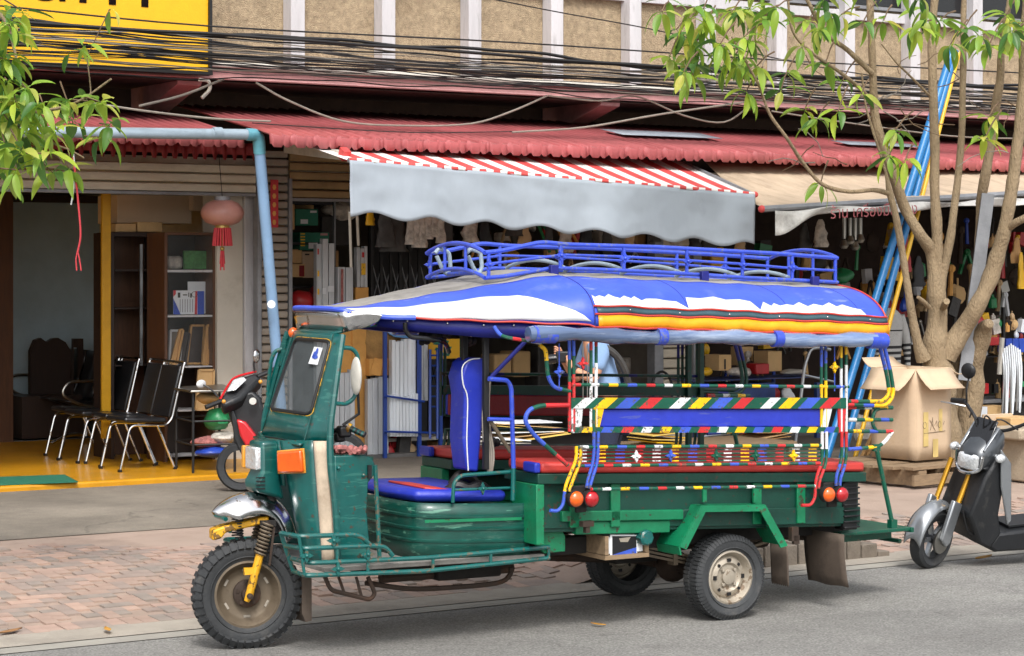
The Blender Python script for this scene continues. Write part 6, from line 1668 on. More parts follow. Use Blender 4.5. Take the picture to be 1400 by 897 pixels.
# cabinets and their contents
cab_a = thing('display_cabinet', 'glass-fronted cabinet with white shelves beside the white column', 'cabinet', W(260, 640, 18.88))
CY = 18.93
b = MB(); wbox(b, 225, 318, 229, 640, CY, .42); b.build('side', 'wood_brown', cab_a)
b = MB(); wbox(b, 291, 318, 296, 640, CY, .42); b.build('side', 'wood_brown', cab_a)
b = MB(); wbox(b, 229.3, 320, 290.7, 640, CY + .42, .02); b.build('back_board', 'wood_dark', cab_a)
for y in (369, 430.5, 500, 560, 622):
    b = MB(); wbox(b, 229.2, y, 290.8, y + 3.4, CY + .01, .40); b.build('shelf', 'fin_white', cab_a)
b = MB(); wbox(b, 229, 318, 291, 321, CY, .42); b.build('top', 'wood_brown', cab_a)
b = MB(); a_, c_ = W(229.5, 499, CY + .004), W(290.5, 322, CY + .004); b.add([(a_.x, CY + .004, a_.z), (c_.x, CY + .004, a_.z), (c_.x, CY + .004, c_.z), (a_.x, CY + .004, c_.z)], [(0, 1, 2, 3)]); b.build('glass_pane', 'cabinet_glass', cab_a)
cab_b = thing('tall_cabinet', 'tall dark brown cabinet with a white upright standing left of the glass shelves', 'cabinet', W(190, 640, 19.58))
for (x0_, x1_) in ((152, 156), (221, 225)):
    b = MB(); wbox(b, x0_, 318, x1_, 640, 19.48, .45); b.build('side', 'wood_dark', cab_b)
b = MB(); wbox(b, 156.2, 318, 220.8, 323, 19.48, .45); b.build('top', 'wood_dark', cab_b)
b = MB(); wbox(b, 156.2, 323.5, 220.8, 640, 19.91, .02); b.build('back_board', 'wood_brown', cab_b)
for y in (368, 420, 498): b = MB(); wbox(b, 156.3, y, 220.7, y + 3, 19.53, .38); b.build('shelf', 'wood_dark', cab_b)
b = MB(); wbox(b, 191.5, 334, 195, 500, 19.46, .015); b.build('upright', 'alu', cab_b)
good('carton', 'long beige carton lying on top of the dark cabinet', 'box', 160, 268, 262, 305, 19.68, .5, 'cardboard_pale')
good('carton', 'square beige carton on the cabinet top next to the lantern', 'box', 264, 267, 292, 288, 19.58, .4, 'cardboard_pale')
good('carton', 'brown carton with a printed corner on the left of the cabinet top', 'box', 158, 306, 186, 317, 19.53, .35, 'cardboard')
good('carton', 'low brown carton in the middle of the cabinet top', 'box', 188, 304, 222, 317, 19.53, .35, 'cardboard')
good('picture_frame', 'green print in a frame on the top glass shelf', 'picture', 252, 343, 288, 368, 19.08, .04, 'green_print')
good('plastic_bag', 'pale crumpled bag on the top glass shelf', 'bag', 230, 350, 251, 368, 19.13, .14, 'bag_clear', None, .03)
good('certificate', 'tall white sheet leaning behind the printed card on the middle shelf', 'card', 257, 385, 287, 429, 19.1, .01, 'paper', None, 0)
# printed card with emblem and ruled lines
cd = thing('certificate', 'white printed card with blue and red side bands on the middle shelf', 'card', W(257, 430, 19.03))
cyy = 19.04
b = MB(); wbox(b, 237, 397, 279, 430, cyy, .006); b.build('sheet', 'paper', cd)
b = MB()
def fl2(pts, mi): b.add([W(x, y, cyy - .002 - .001 * mi) for x, y in pts], [tuple(range(len(pts)))], mi)
fl2([(237, 430), (237, 408), (241, 416), (247, 430)], 0); fl2([(270, 430), (270, 398), (279, 398), (279, 430)], 0); fl2([(266, 430), (267, 398), (270, 398), (269.4, 430)], 1); fl2([(237, 397), (240.5, 397), (240.5, 402), (237, 406)], 1)
for k in range(6): fl2([(246 + 3.4 * k, 409), (246.6 + 3.4 * k, 409), (246.6 + 3.4 * k, 427), (246 + 3.4 * k, 427)], 2)
for k, (x, y, w_, h_) in enumerate([(243, 400, 3.5, 7), (250, 402.5, 6, 1.5), (257.5, 400, 1.2, 6), (260, 401, 2.2, 6)]): fl2([(x, y), (x + w_, y), (x + w_, y + h_), (x, y + h_)], 2)
for j in range(10):
    a0, a1 = 2 * math.pi * j / 10, 2 * math.pi * (j + 1) / 10
    fl2([(266 + 4.2 * math.cos(a0), 402.5 + 4.2 * math.sin(a0)), (266 + 4.2 * math.cos(a1), 402.5 + 4.2 * math.sin(a1)), (266 + 3.5 * math.cos(a1), 402.5 + 3.5 * math.sin(a1)), (266 + 3.5 * math.cos(a0), 402.5 + 3.5 * math.sin(a0))], 2)
b.build('print', ['blue_plastic', 'tassel_red', 'ink'], cd)
def leaning_frame(lab, pts, Y, mat_f, mat_p, wdt=.02):
    t = thing('picture_frame', lab, 'picture', W(pts[0][0], pts[0][1], Y))
    P = [W(x, y, Y) for x, y in pts]
    for i in range(4):
        b = MB(); b.bar(P[i], P[(i + 1) % 4], wdt, .03, (0, 1, 0)); b.build('frame_side', mat_f, t)
    b = MB(); b.prism(P, (0, .008, 0)); b.build('backing', mat_p, t)
leaning_frame('white picture frame leaning on the lower glass shelf at the left', [(231, 498), (245, 498), (249, 452), (233, 452)], 19.08, 'fin_white', 'inner_wall')
leaning_frame('light wooden frame second from the left on the lower glass shelf', [(233, 498), (241, 498), (250, 451), (246, 451)], 19., 'wood_light', 'wood_light')
leaning_frame('dark wooden frame in the middle of the lower glass shelf', [(243, 498), (253, 498), (259, 456), (250, 456)], 19.08, 'wood_dark', 'wood_dark')
leaning_frame('wide wooden frame with brown backing on the lower glass shelf', [(255, 497), (276, 497), (279, 445), (261, 445)], 19.13, 'wood_light', 'wood_dark')
leaning_frame('bright wooden frame leaning at the right end of the lower glass shelf', [(277, 498), (284, 498), (290, 445), (283, 445)], 19.03, 'wood_light', 'wood_light')
leaning_frame('black framed picture leaning in the dark cabinet', [(203, 497), (222, 497), (222, 460), (214, 452)], 19.5, 'wood_dark', 'paper')
leaning_frame('narrow pale frame on the middle shelf of the dark cabinet', [(205, 418), (218, 424), (222, 385), (214, 385)], 19.5, 'wood_brown', 'wood_dark')
leaning_frame('plain board leaning below the glass shelves', [(268, 560), (290, 560), (292, 506), (272, 506)], 18.88, 'cardboard', 'cardboard')
# low side rack with folded clothes beside the chairs
tr = thing('side_rack', 'low black metal rack with folded clothes and a tray top behind the red scooter', 'rack', W(290, 645, 18.4))
for (x, y) in ((241, 640), (264, 647), (321, 645), (300, 634)):
    b = MB(); q = G(x, y, .18); b.tube([q, q + Vector((0, 0, .72))], .013, 8); b.build('leg', 'black', tr)
q1, q2, q3, q4_ = [G(x, y, .18) for x, y in ((241, 640), (264, 647), (321, 645), (300, 634))]
for zz_ in (.25, .46):
    b = MB(); b.tube([q + Vector((0, 0, zz_)) for q in (q1, q2, q3, q4_, q1)], .010, 6); b.build('frame_ring', 'black', tr)
b = MB(); b.prism([q + Vector((0, 0, .72)) + (q - (q1 + q3) / 2) * .2 for q in (q1, q2, q3, q4_)], (0, 0, .02)); b.build('tray_top', 'steel', tr, bevel=.005)
for (lab, x, y, mt, sx) in (('folded blue cloth on the low black rack', 294, 618, 'blue_plastic', .17), ('crumpled pink cloth on top of the blue cloth', 284, 604, 'cloth_pink', .15), ('crumpled clear plastic bag on the low black rack', 306, 598, 'bag_clear', .13), ('teal helmet-like bundle under the tray top', 297, 573, 'green_plastic', .12), ('folded paper on the tray top', 284, 544, 'cardboard', .10)):
    b = MB(); p = G(285, 642, .18); d_ = p.x * SN + p.y * CS; c_ = DP(x, y, d_ - .05)
    sd = rnd.random() * 10; b.ball(c_, (sx, .13, .05 if 'teal' not in lab else .10), 16, 10)
    b.v = [v + (v - c_) * 0.25 * mnoise.noise(v * 14 + Vector((sd, 0, 0))) for v in b.v]
    tag(b.build('cloth', mt), lab, 'cloth')

# ---- lantern
lt = thing('paper_lantern', 'faded pink red lantern with tassels hanging under the left shutter', 'lantern', W(304, 320, 18.2))
lc = W(304, 291, 18.2)
b = MB(); b.lathe([(.055, .115), (.09, .112), (.15, .085), (.185, .04), (.198, 0), (.185, -.045), (.15, -.088), (.09, -.112), (.05, -.118)], lc, (0, 0, 1), 32)
b.v = [v + (v - lc) * (.018 * math.cos(16 * math.atan2(v.y - lc.y, v.x - lc.x))) for v in b.v]; b.build('shade', 'lantern_pink', lt, smooth=60)
b = MB(); b.lathe([(.075, .15), (.075, .11), (0, .11)], lc, (0, 0, 1), 20); b.build('cap', 'post_grey', lt)
b = MB(); b.lathe([(.065, -.115), (.068, -.14), (0, -.14)], lc, (0, 0, 1), 20); b.build('collar', 'gold', lt)
for k in range(20):
    a = 2 * math.pi * k / 20; e = Vector((math.cos(a) * .07, math.sin(a) * .07, -.14)); b = MB(); b.tube([lc + e, lc + e * 1.0 + Vector((math.cos(a) * .016, math.sin(a) * .016, -.165))], .010, 5); b.build('fringe', 'tassel_red', lt)
b = MB(); b.tube([lc + Vector((0, 0, -.14)), lc + Vector((0, 0, -.36))], .004, 5); b.ball(lc + Vector((0, 0, -.33)), .022, 10, 8); b.build('bead', 'gold', lt)
for k in range(6):
    a = k; b = MB(); b.tube([lc + Vector((.012 * math.cos(a), .012 * math.sin(a), -.35)), lc + Vector((.022 * math.cos(a), .022 * math.sin(a), -.35 - .12 - .03 * (k % 3)))], .007, 5); b.build('tassel', 'tassel_red', lt)
b = MB(); b.tube([lc + Vector((0, 0, .14)), lc + Vector((0.01, .1, .55))], .004, 5); b.build('string', 'black', lt)
# red paper couplet on the shutter strip
rp = thing('couplet_paper', 'red and orange paper strip pasted on the narrow grey shutter', 'poster', W(376, 280, 18.7))
b = MB(); wbox(b, 370, 246, 380.5, 311, 18.70, .004); b.build('sheet', 'tassel_red', rp)
b = MB()
for k in range(5): b.add([W(375 + 2.6 * math.cos(a * 1.05), 256 + 12 * k + 4 * math.sin(a * 1.05), 18.697) for a in range(6)], [tuple(range(6))])
b.build('print', 'carton_orange', rp)

# ---- big open carton on a pallet
BXp = G(1254, 660, .14)
BZ = .14 + .17
bxo = thing('open_carton', 'big tall brown cardboard carton with open flaps standing on a pallet', 'box', (BXp.x, BXp.y, BZ))
dB = BXp.x * SN + BXp.y * CS
cN = DP(1252, 650, dB)              # near lower corner
def bp2(px, py, d): return DP(px, py, d)
L_, R_, N_ = DP(1192, 640, dB + .42), DP(1300, 640, dB + .30), DP(1252, 650, dB)
zB = BZ + .02; zT = DP(1251, 506, dB).z
L_.z = R_.z = N_.z = zB
F_ = L_ + R_ - N_
crn = [N_, R_, F_, L_]
for i in range(4):
    a, c_ = crn[i], crn[(i + 1) % 4]
    ins = ((N_ + F_) / 2 - (a + c_) / 2).normalized() * .008
    b = MB(); b.grid(lambda s, t: a.lerp(c_, s) + Vector((0, 0, (zT - zB) * t)) - ins * 1.0 * math.sin(math.pi * s) * math.sin(math.pi * t), 6, 6); b.build('side_panel', 'cardboard_pale', bxo, solid=.008)
    out_ = -ins.normalized(); fl = .30 if i in (0, 3) else .26
    slope = (-.17, -.06, .08, -.18)[i]
    e1 = a + Vector((0, 0, zT - zB + .004)); e2 = c_ + Vector((0, 0, zT - zB + .004))
    wid = (.17, .20, .15, .19)[i]
    sk = (e2 - e1) * .06
    b = MB(); b.grid(lambda s, t: e1.lerp(e2, s) + out_ * wid * t + Vector((0, 0, slope * t - .02 * math.sin(math.pi * t))) + sk * (1 - 2 * s) * t * (1 if i != 0 else .3), 4, 3)
    b.build('flap', 'cardboard_pale', bxo, solid=.008)
b = MB(); b.prism([p + Vector((0, 0, .004)) for p in crn], (0, 0, .008)); b.build('bottom_panel', 'cardboard', bxo)
rt = (R_ - N_).normalized(); nN = rt.cross(Vector((0, 0, 1))).normalized(); nN = nN if nN.y < 0 else -nN
def face_pt(s, z): return N_ + (R_ - N_) * s + Vector((0, 0, z)) + nN * .0145
for (s0_, s1_, z0_, z1_) in ((.18, .32, .12, .42), (.62, .72, .24, .44), (.45, .60, .02, .18)):
    b = MB(); b.add([face_pt(s0_, z0_), face_pt(s1_, z0_), face_pt(s1_, z1_), face_pt(s0_, z1_)], [(0, 1, 2, 3)]); b.build('tape', 'tape_yellow', bxo)
b = MB()
def stroke(pts): b.tube([face_pt(s, z) for s, z in pts], .0024, 4)
for (cx_2, rr3) in ((.22, .045), (.64, .04)): stroke([(cx_2 + rr3 * math.cos(a * .8), .305 + .03 * math.sin(a * .8)) for a in range(9)])
stroke([(.38, .26), (.44, .36)]); stroke([(.36, .35), (.52, .25)]); stroke([(.44, .37), (.46, .28)]); stroke([(.74, .30), (.78, .33)]); stroke([(.2, .235), (.80, .245)]); stroke([(.5, .30), (.56, .34), (.57, .29)])
b.build('handwriting', 'pencil', bxo)
pal = thing('pallet', 'weathered grey wooden pallet under the big carton', 'pallet', (BXp.x, BXp.y, .14))
cen = (N_ + F_) / 2
ex_ = (R_ - N_).normalized(); ey_ = Vector((-ex_.y, ex_.x, 0)); 
M3 = Matrix((ex_, ey_, Vector((0, 0, 1)))).transposed()
for k in range(6): b = MB(); b.box(cen + ey_ * (-.48 + .19 * k) + Vector((0, 0, .155 - .005 * (k % 2) - (zB - .0) + zB - .0 + 0.0)) * 1.0 + Vector((0, 0, 0)) - Vector((0, 0, cen.z)) + Vector((0, 0, .145)), (1.25 + .08 * (k % 3), .14, .025), 0, M3); b.build('deck_board', 'wood_pallet', pal)
for k in range(3): b = MB(); b.box(cen * 1.0 + ex_ * (-.5 + .5 * k) - Vector((0, 0, cen.z)) + Vector((0, 0, .215)), (.10, 1.1, .13), 0, M3); b.build('stringer', 'wood_pallet', pal)
for k in range(2): b = MB(); b.box(cen + ey_ * (-.55 + 1.1 * k) - Vector((0, 0, cen.z)) + Vector((0, 0, .20)), (1.25, .025, .09), 0, M3); b.build('side_board', 'wood_pallet', pal)

# ---- concrete bench and papers at the right edge
bc = thing('stone_bench', 'pale concrete bench at the right edge behind the silver scooter', 'bench', W(1395, 660, 14.8))
a_ = G(1376, 660, .14); 
b = MB(); b.box(a_ + Vector((.75, .1, .42)), (1.4, .42, .10)); b.build('slab', 'bench_concrete', bc, bevel=.02)
for k in (.15, 1.25): b = MB(); b.box(a_ + Vector((.1 + k, .1, .19)), (.14, .34, .38)); b.build('support', 'bench_concrete', bc, bevel=.015)
good('carton', 'flattened pale carton leaning at the right edge by the stone bench', 'box', 1345, 565, 1385, 605, 15.4, .03, 'cardboard_pale')
good('carton', 'open pale carton resting on the stone bench at the right edge', 'box', 1382, 570, 1420, 598, 15.2, .3, 'cardboard')
pw = thing('white_notice', 'white notice board with red lettering standing behind the silver scooter', 'sign', W(1340, 605, 15.6))
b = MB(); wbox(b, 1314, 575, 1352, 602, 15.6, .01); b.build('board', 'paper', pw)
b = MB(); q = W(1322, 583, 15.595); text_mesh(b, 'ขาย', q, (1, 0, 0), (0, 0, 1), .10); b.build('lettering', 'tassel_red', pw)
good('board', 'rust brown board standing between the big carton and the tree', 'board', 1302, 550, 1322, 628, 15.7, .03, 'carton_orange')

# ---- blue and yellow conduit bundle leaning through the tree
g0 = 'pipes leaning against the tree'
for k, (x0_, y0_, x1_, y1_, mt, lab, r_) in enumerate([(1150, 560, 1302, 68, 'pvc_blue', 'long sky blue plastic pipe, upper left one of the leaning bundle', .038), (1170, 560, 1306, 70, 'pvc_blue', 'long sky blue plastic pipe in the middle of the leaning bundle', .036), (1162, 590, 1304, 74, 'pvc_yellow', 'long yellow plastic conduit, inner one beside the blue pipes', .024), (1177, 595, 1311, 72, 'pvc_yellow', 'long yellow plastic conduit, outermost right of the leaning bundle', .022)]):
    a_ = W(x0_ - .115 * 0, y0_, 15.3); c_ = W(x1_, y1_, 15.9); d_ = (a_ - c_).normalized(); t_ = (c_.z - .14) / -d_.z
    b = MB(); b.tube([c_ + d_ * t_, c_], r_, 12); tag(b.build('pipe', mt), lab, 'pipe', g0)
for k, (x0_, x1_, mt) in enumerate(((1168, 1204, 'wood_light'), (1178, 1206, 'wood_light'))):
    b = MB(); b.tube([W(x0_ - 6, 660, 14.8), W(x1_, 572, 15.1)], .022, 8); tag(b.build('wooden_pole', mt), ('thin', 'thick')[k] + ' yellowish wooden pole leaning behind the rear rails of the truck', 'pole')

# ---- mannequin torso with striped sweater
mq = thing('mannequin', 'mannequin torso in a grey sweater with black stripes behind the pipes', 'mannequin', W(1212, 500, 16.6))
mc = W(1214, 500, 16.6); mt_ = W(1214, 421, 16.6); hM = mt_.z - mc.z
b = MB(); loft_secs = [(.0, .145, .10), (.25, .155, .11), (.5, .165, .115), (.75, .17, .12), (.88, .15, .11), (.97, .09, .08), (1.0, .04, .04)]
vs_ = []; fs = []; ms = []
NQ = 40
for i in range(NQ + 1):
    t = i / NQ
    for j in range(len(loft_secs) - 1):
        if loft_secs[j][0] <= t <= loft_secs[j + 1][0]:
            q = (t - loft_secs[j][0]) / (loft_secs[j + 1][0] - loft_secs[j][0]); rx_, ry_ = lerp(loft_secs[j][1], loft_secs[j + 1][1], q), lerp(loft_secs[j][2], loft_secs[j + 1][2], q); break
    for k in range(20):
        a = 2 * math.pi * k / 20; vs_.append(mc + Vector((rx_ * math.cos(a), ry_ * math.sin(a), hM * t)))
for i in range(NQ):
    for k in range(20): fs.append((i * 20 + k, i * 20 + (k + 1) % 20, (i + 1) * 20 + (k + 1) % 20, (i + 1) * 20 + k)); ms.append(1 if (i < 14 and (i // 2) % 2 == 0) or i == 24 else 0)
b.add(vs_, fs, ms); b.build('torso', ['sweater_grey', 'sweater_stripe'], mq, smooth=60)
for sx in (-1, 1):
    b = MB(); b.tube(catmull([mc + Vector((sx * .13, -.02, hM * .86)), mc + Vector((sx * .20, -.04, hM * .5)), mc + Vector((sx * .21, -.07, hM * .0))], 8), [.06 - .002 * i for i in range(17)], 10, pat=(0, [(.30, 0), (.03, 1), (.025, 0), (.03, 1), (.025, 0), (.03, 1), (.025, 0), (.03, 1), (.2, 0)])); b.build('sleeve', ['sweater_grey', 'sweater_stripe'], mq, smooth=60)
b = MB(); b.tube([mc + Vector((0, 0, -.9)), mc], .03, 8); b.build('stand', 'black', mq)

# ---- person in a blue shirt taking photographs behind the truck
PD = 16.9
pp0 = DP(818, 690, PD); pp0.z = .14
pe = thing('person', 'person in a pale blue shirt and jeans leaning over a camera behind the truck bench', 'person', pp0)
def pv(px, py, dd=0.0): return DP(px, py, PD + dd)
def skinned(name, mat, verts, edges, parent, sub=2):
    me = bpy.data.meshes.new(name); inv = wmat(parent).inverted()
    me.from_pydata([tuple(inv @ Vector(v[0])) for v in verts], edges, [])
    o = bpy.data.objects.new(name, me); COL.objects.link(o); o.parent = parent
    me.materials.append(MATS[mat])
    md = o.modifiers.new('skin', 'SKIN'); md.use_smooth_shade = True
    lay = me.skin_vertices[0] if me.skin_vertices else None
    if lay is None:
        bm = bmesh.new(); bm.from_mesh(me); bm.verts.layers.skin.verify(); bm.to_mesh(me); bm.free(); lay = me.skin_vertices[0]
    for i, v in enumerate(verts):
        r_ = v[1]; lay.data[i].radius = (r_, r_) if not isinstance(r_, tuple) else r_
        lay.data[i].use_root = (i == 0)
    s_ = o.modifiers.new('sub', 'SUBSURF'); s_.levels = sub; s_.render_levels = sub
    return o
hip = pv(835, 565); hipL = pv(838, 575, .10); hipR = pv(832, 575, -.10)
ft = lambda p, z: Vector((p.x, p.y, z))
kL, kR = pv(830, 630, .12), pv(826, 632, -.10)
aL, aR = pv(834, 682, .13), pv(828, 684, -.11)
neck = pv(806, 462); head = pv(793, 440)
sh_n, sh_f = pv(822, 476, -.19), pv(806, 474, .19)
el_n, wr_n = pv(812, 520, -.24), pv(786, 506, -.17)
el_f, wr_f = pv(788, 520, .2), pv(772, 494, .10)
chest = pv(820, 500)
body = [(hip, .13), (chest, (.15, .12)), (pv(812, 476), (.11, .09)), (neck, .055), (head, .085), (pv(790, 428), .08),
        (sh_n, .065), (el_n, .045), (wr_n, .030), (sh_f, .065), (el_f, .045), (wr_f, .030), (hipL, .10), (kL, .065), (aL, .045), (hipR, .10), (kR, .065), (aR, .045), (pv(820, 690, .13), .035), (pv(814, 692, -.11), .035)]
edges = [(0, 1), (1, 2), (2, 3), (3, 4), (4, 5), (2, 6), (6, 7), (7, 8), (2, 9), (9, 10), (10, 11), (0, 12), (12, 13), (13, 14), (0, 15), (15, 16), (16, 17), (14, 18), (17, 19)]
# hands: palm and five fingers rooted at each wrist
for (wi, w_, tgt) in ((8, wr_n, pv(775, 494, -.08)), (11, wr_f, pv(765, 484, .06))):
    palm = w_.lerp(tgt, .55); body.append((palm, .032)); edges.append((wi, len(body) - 1)); pi_ = len(body) - 1
    dr = (tgt - w_).normalized(); up_ = Vector((0, 0, 1)); sd_ = dr.cross(up_).normalized()
    for k in range(4):
        o_ = up_ * (.027 - .018 * k); f1 = palm + dr * .05 + o_; f2 = f1 + dr * .03 + sd_ * .012; f3 = f2 + sd_ * .022 - dr * .006
        n0 = len(body); body += [(f1, .010), (f2, .009), (f3, .008)]; edges += [(pi_, n0), (n0, n0 + 1), (n0 + 1, n0 + 2)]
    n0 = len(body); body += [(palm + up_ * .04 + dr * .01, .011), (palm + up_ * .055 + dr * .035, .009)]; edges += [(pi_, n0), (n0, n0 + 1)]
skinned('body', 'skin', body, edges, pe)
shirt = [(pv(836, 548), (.155, .12)), (chest, (.165, .135)), (pv(814, 478), (.13, .10)), (neck + Vector((0, 0, -.035)), .068), (sh_n, .080), (sh_n.lerp(el_n, .75), .068), (sh_f, .080), (sh_f.lerp(el_f, .75), .068)]
skinned('shirt', 'shirt_blue', shirt, [(0, 1), (1, 2), (2, 3), (2, 4), (4, 5), (2, 6), (6, 7)], pe)
skinned('jeans', 'jeans', [(hip + Vector((0, 0, .04)), .148), (hipL, .112), (kL, .078), (aL, .062), (hipR, .112), (kR, .078), (aR, .062)], [(0, 1), (1, 2), (2, 3), (0, 4), (4, 5), (5, 6)], pe)
b = MB(); b.ball(head + Vector((0.03, 0.02, .03)), (.098, .095, .11), 16, 12); b.build('hair', 'hair_dark', pe)
for s_ in (-1, 1):
    b = MB(); b.ball(head + Vector((-.075, s_ * .032 - .05, .01)), .012, 8, 6); b.build('eye', 'vinyl_white', pe)
b = MB(); b.ball(head + Vector((-.09, -.05, -.02)), (.02, .014, .022), 8, 6); b.build('nose', 'skin', pe)
b = MB(); b.lathe([(.035, -.02), (.038, 0), (.035, .02)], wr_n, (wr_n - el_n), 16); b.build('watch', 'black', pe)
b = MB(); b.tube(catmull([pv(818, 470, -.2), pv(842, 486, -.16), pv(856, 512, -.1), pv(862, 548, -.05)], 6), .03, 8); b.build('bag_strap', 'bag_dark', pe)
b = MB(); b.ball(pv(860, 548, .0), (.16, .14, .15), 14, 10); b.build('shoulder_bag', 'black', pe)
cm = thing('camera', 'black camera held up in front of the person in the blue shirt', 'camera', pv(770, 492))
b = MB(); b.box(pv(771, 488), (.13, .07, .09), 0, Matrix.Rotation(R(-32), 3, 'Z')); b.build('camera_body', 'black', cm, bevel=.012)
b = MB(); ld = (pv(755, 490) - pv(771, 488)).normalized(); b.lathe([(.0, .13), (.034, .13), (.038, .10), (.034, .03), (.034, 0)], pv(770, 489), ld, 16); b.build('lens', 'black_gloss', cm)

# ------------------------------------------------------------------ goods in the middle shop
def label_print(px0, py0, px1, py1, Y, mat, parent):
    b = MB(); b.add([W(px0, py1, Y), W(px1, py1, Y), W(px1, py0, Y), W(px0, py0, Y)], [(0, 1, 2, 3)]); return b.build('label', mat, parent)
sh = thing('goods_shelf', 'dark steel shelf with cartons at the left side of the middle shop', 'shelf', W(420, 400, 19.5))
for y in (276, 331.5, 391): b = MB(); wbox(b, 391, y, 458, y + 3, 19.3, .5); b.build('shelf_board', 'black', sh)
for x in (392, 457): b = MB(); wbox(b, x, 275, x + 2, 640, 19.28, .03); b.build('upright', 'post_grey', sh)
def carton(lab, a, b_, c, d, mt, Y=19.34, dep=.36, prints=()):
    o = good('carton', lab, 'box', a, b_, c, d, Y, dep, mt, None, .004)
    for (p0, p1, p2, p3, m) in prints: label_print(p0, p1, p2, p3, Y - .003, m, o)
    return o
carton('dark green carton with white labels on the top shelf', 404, 286, 435, 308, 'green_card', 19.34, .36, ((424, 288, 433, 291, 'paper'), (411, 300, 421, 306, 'paper')))
carton('plain tan carton standing at the left end of the top shelf', 392, 279, 403, 314, 'cardboard')
carton('tan carton behind the dark green carton on the top shelf', 404, 278, 429, 285.5, 'cardboard', 19.5, .2)
carton('green carton with yellow stripes and a white label on the middle shelf', 410, 318, 450, 342, 'green_card', 19.3, .3, ((422, 332, 434, 340, 'paper'), (438, 319, 448, 322, 'fascia_pink')) + tuple((411, 319 + 4 * k, 417, 320.5 + 4 * k, 'stripe_yellow') for k in range(5)))
carton('brown carton with a maroon printed panel on the lower shelf', 396, 361, 417, 379, 'cardboard', 19.3, .3, ((409, 363, 416, 378, 'maroon'),))
carton('tan carton standing above the maroon printed one', 394, 341, 413, 360, 'cardboard', 19.34, .3)
carton('plain brown carton in the middle of the lower shelf', 413.5, 344, 434, 380, 'cardboard_pale', 19.32, .34, ((417, 347, 423, 349, 'ink'),))
carton('brown carton behind the upright profiles on the lower shelf', 447, 343, 463, 380, 'cardboard', 19.5, .3)
b = MB(); b.ball(W(412, 412, 19.2), (.14, .12, .11), 14, 10); b.v = [v + Vector((0, 0, .03 * mnoise.noise(v * 9))) for v in b.v]; tag(b.build('plastic_bag', 'red_plastic'), 'red crumpled plastic bag under the goods shelf', 'bag')
b = MB(); b.ball(W(430, 408, 19.3), (.07, .07, .13), 12, 8); tag(b.build('plastic_bag', 'maroon'), 'dark red bag beside the upright grey profiles', 'bag')
b = MB(); b.ball(W(466, 287, 19.6), (.22, .15, .08), 16, 10); b.v = [v + Vector((0, 0, .06 * mnoise.noise(v * 8))) for v in b.v]; tag(b.build('plastic_bag', 'bag_clear'), 'clear crumpled bag hanging under the half shut shutter', 'bag')
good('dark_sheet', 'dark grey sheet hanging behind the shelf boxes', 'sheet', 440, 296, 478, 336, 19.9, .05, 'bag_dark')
def bundle(name, lab, cat, x0, y0, x1, y1, Y, n, mt, jag=3.0, seed=1, floor=True, labels=()):
    r3 = random.Random(seed); t = thing(name, lab, cat, W((x0 + x1) / 2, y1, Y))
    for i in range(n):
        a = lerp(x0, x1, i / n); c = lerp(x0, x1, (i + .9) / n); b = MB(); wbox(b, a, y0 + r3.uniform(0, jag), c, y1, Y + r3.uniform(0, .03), .07); b.build('profile', mt, t, bevel=.004)
    for (p0, p1, p2, p3, m) in labels: label_print(p0, p1, p2, p3, Y - .006, m, t)
    return t
bundle('profile_bundle', 'upright bundle of wrapped grey profiles, tall one at the left with white labels', 'profiles', 433, 326, 458, 640, 19.0, 3, 'profile_grey', 8, 2, True, ((441, 394, 446, 402, 'paper'), (448, 391, 457, 399, 'paper'), (434, 370, 436.5, 378, 'stripe_yellow'), (434, 395, 436.5, 403, 'stripe_yellow'), (434, 340, 436, 348, 'piping_red')))
bundle('profile_bundle', 'shorter upright bundle of wrapped grey profiles with red print', 'profiles', 462, 364, 484, 640, 18.98, 2, 'profile_grey', 4, 3, True, ((466, 368, 469.5, 420, 'cloth_pink'),))
bundle('profile_bundle', 'upright wrapped profiles with orange labels standing on a tan carton', 'profiles', 488, 336, 503, 393, 19.1, 3, 'profile_grey', 9, 4, True, ((494, 360, 500, 376, 'stripe_yellow'), (495, 345, 498, 352, 'stripe_red')))
carton('tan carton carrying the profiles with orange labels', 486, 393, 504, 470, 'carton_orange', 19.08, .2)
carton('tall orange brown carton standing behind the truck windscreen pillar', 459, 443, 481, 640, 'carton_orange', 18.9, .2, ((460, 474, 481, 475, 'wood_brown'),))
carton('tall orange brown carton right of its twin behind the cab', 482, 443, 501, 640, 'carton_orange', 18.88, .2)
b = MB(); b.ball(W(517, 468, 19.0), (.26, .2, .26), 18, 12); b.v = [v + Vector((.04 * mnoise.noise(v * 7), 0, .06 * mnoise.noise(v * 5))) for v in b.v]; tag(b.build('sack', 'burlap'), 'bulging brown burlap sack behind the cab', 'sack')
t = carton('open orange carton resting on the grey profiles behind the cab', 505, 490, 538, 514, 'carton_orange', 18.8, .3)
b = MB(); b.prism([W(506, 512, 18.78), W(520, 514, 18.70), W(524, 492, 18.70), W(513, 489, 18.78)], (0, .01, 0)); b.build('flap', 'carton_orange', t)
bundle('profile_bundle', 'short grey galvanised profiles standing behind the wing mirror', 'profiles', 458, 505, 486, 640, 18.7, 4, 'profile_grey', 6, 5)
bundle('profile_bundle', 'short grey galvanised profiles under the open orange carton', 'profiles', 503, 515, 532, 640, 18.75, 4, 'profile_grey', 4, 6)
bk_ = thing('steel_rack', 'blue steel rack holding white profiles behind the driver seat', 'rack', W(550, 600, 18.7))
for (x, y0_) in ((525, 438), (572, 438), (601, 470)): b = MB(); wbox(b, x, y0_, x + 4.4, 640, 18.66, .03); b.build('upright', 'rack_steel_blue', bk_)
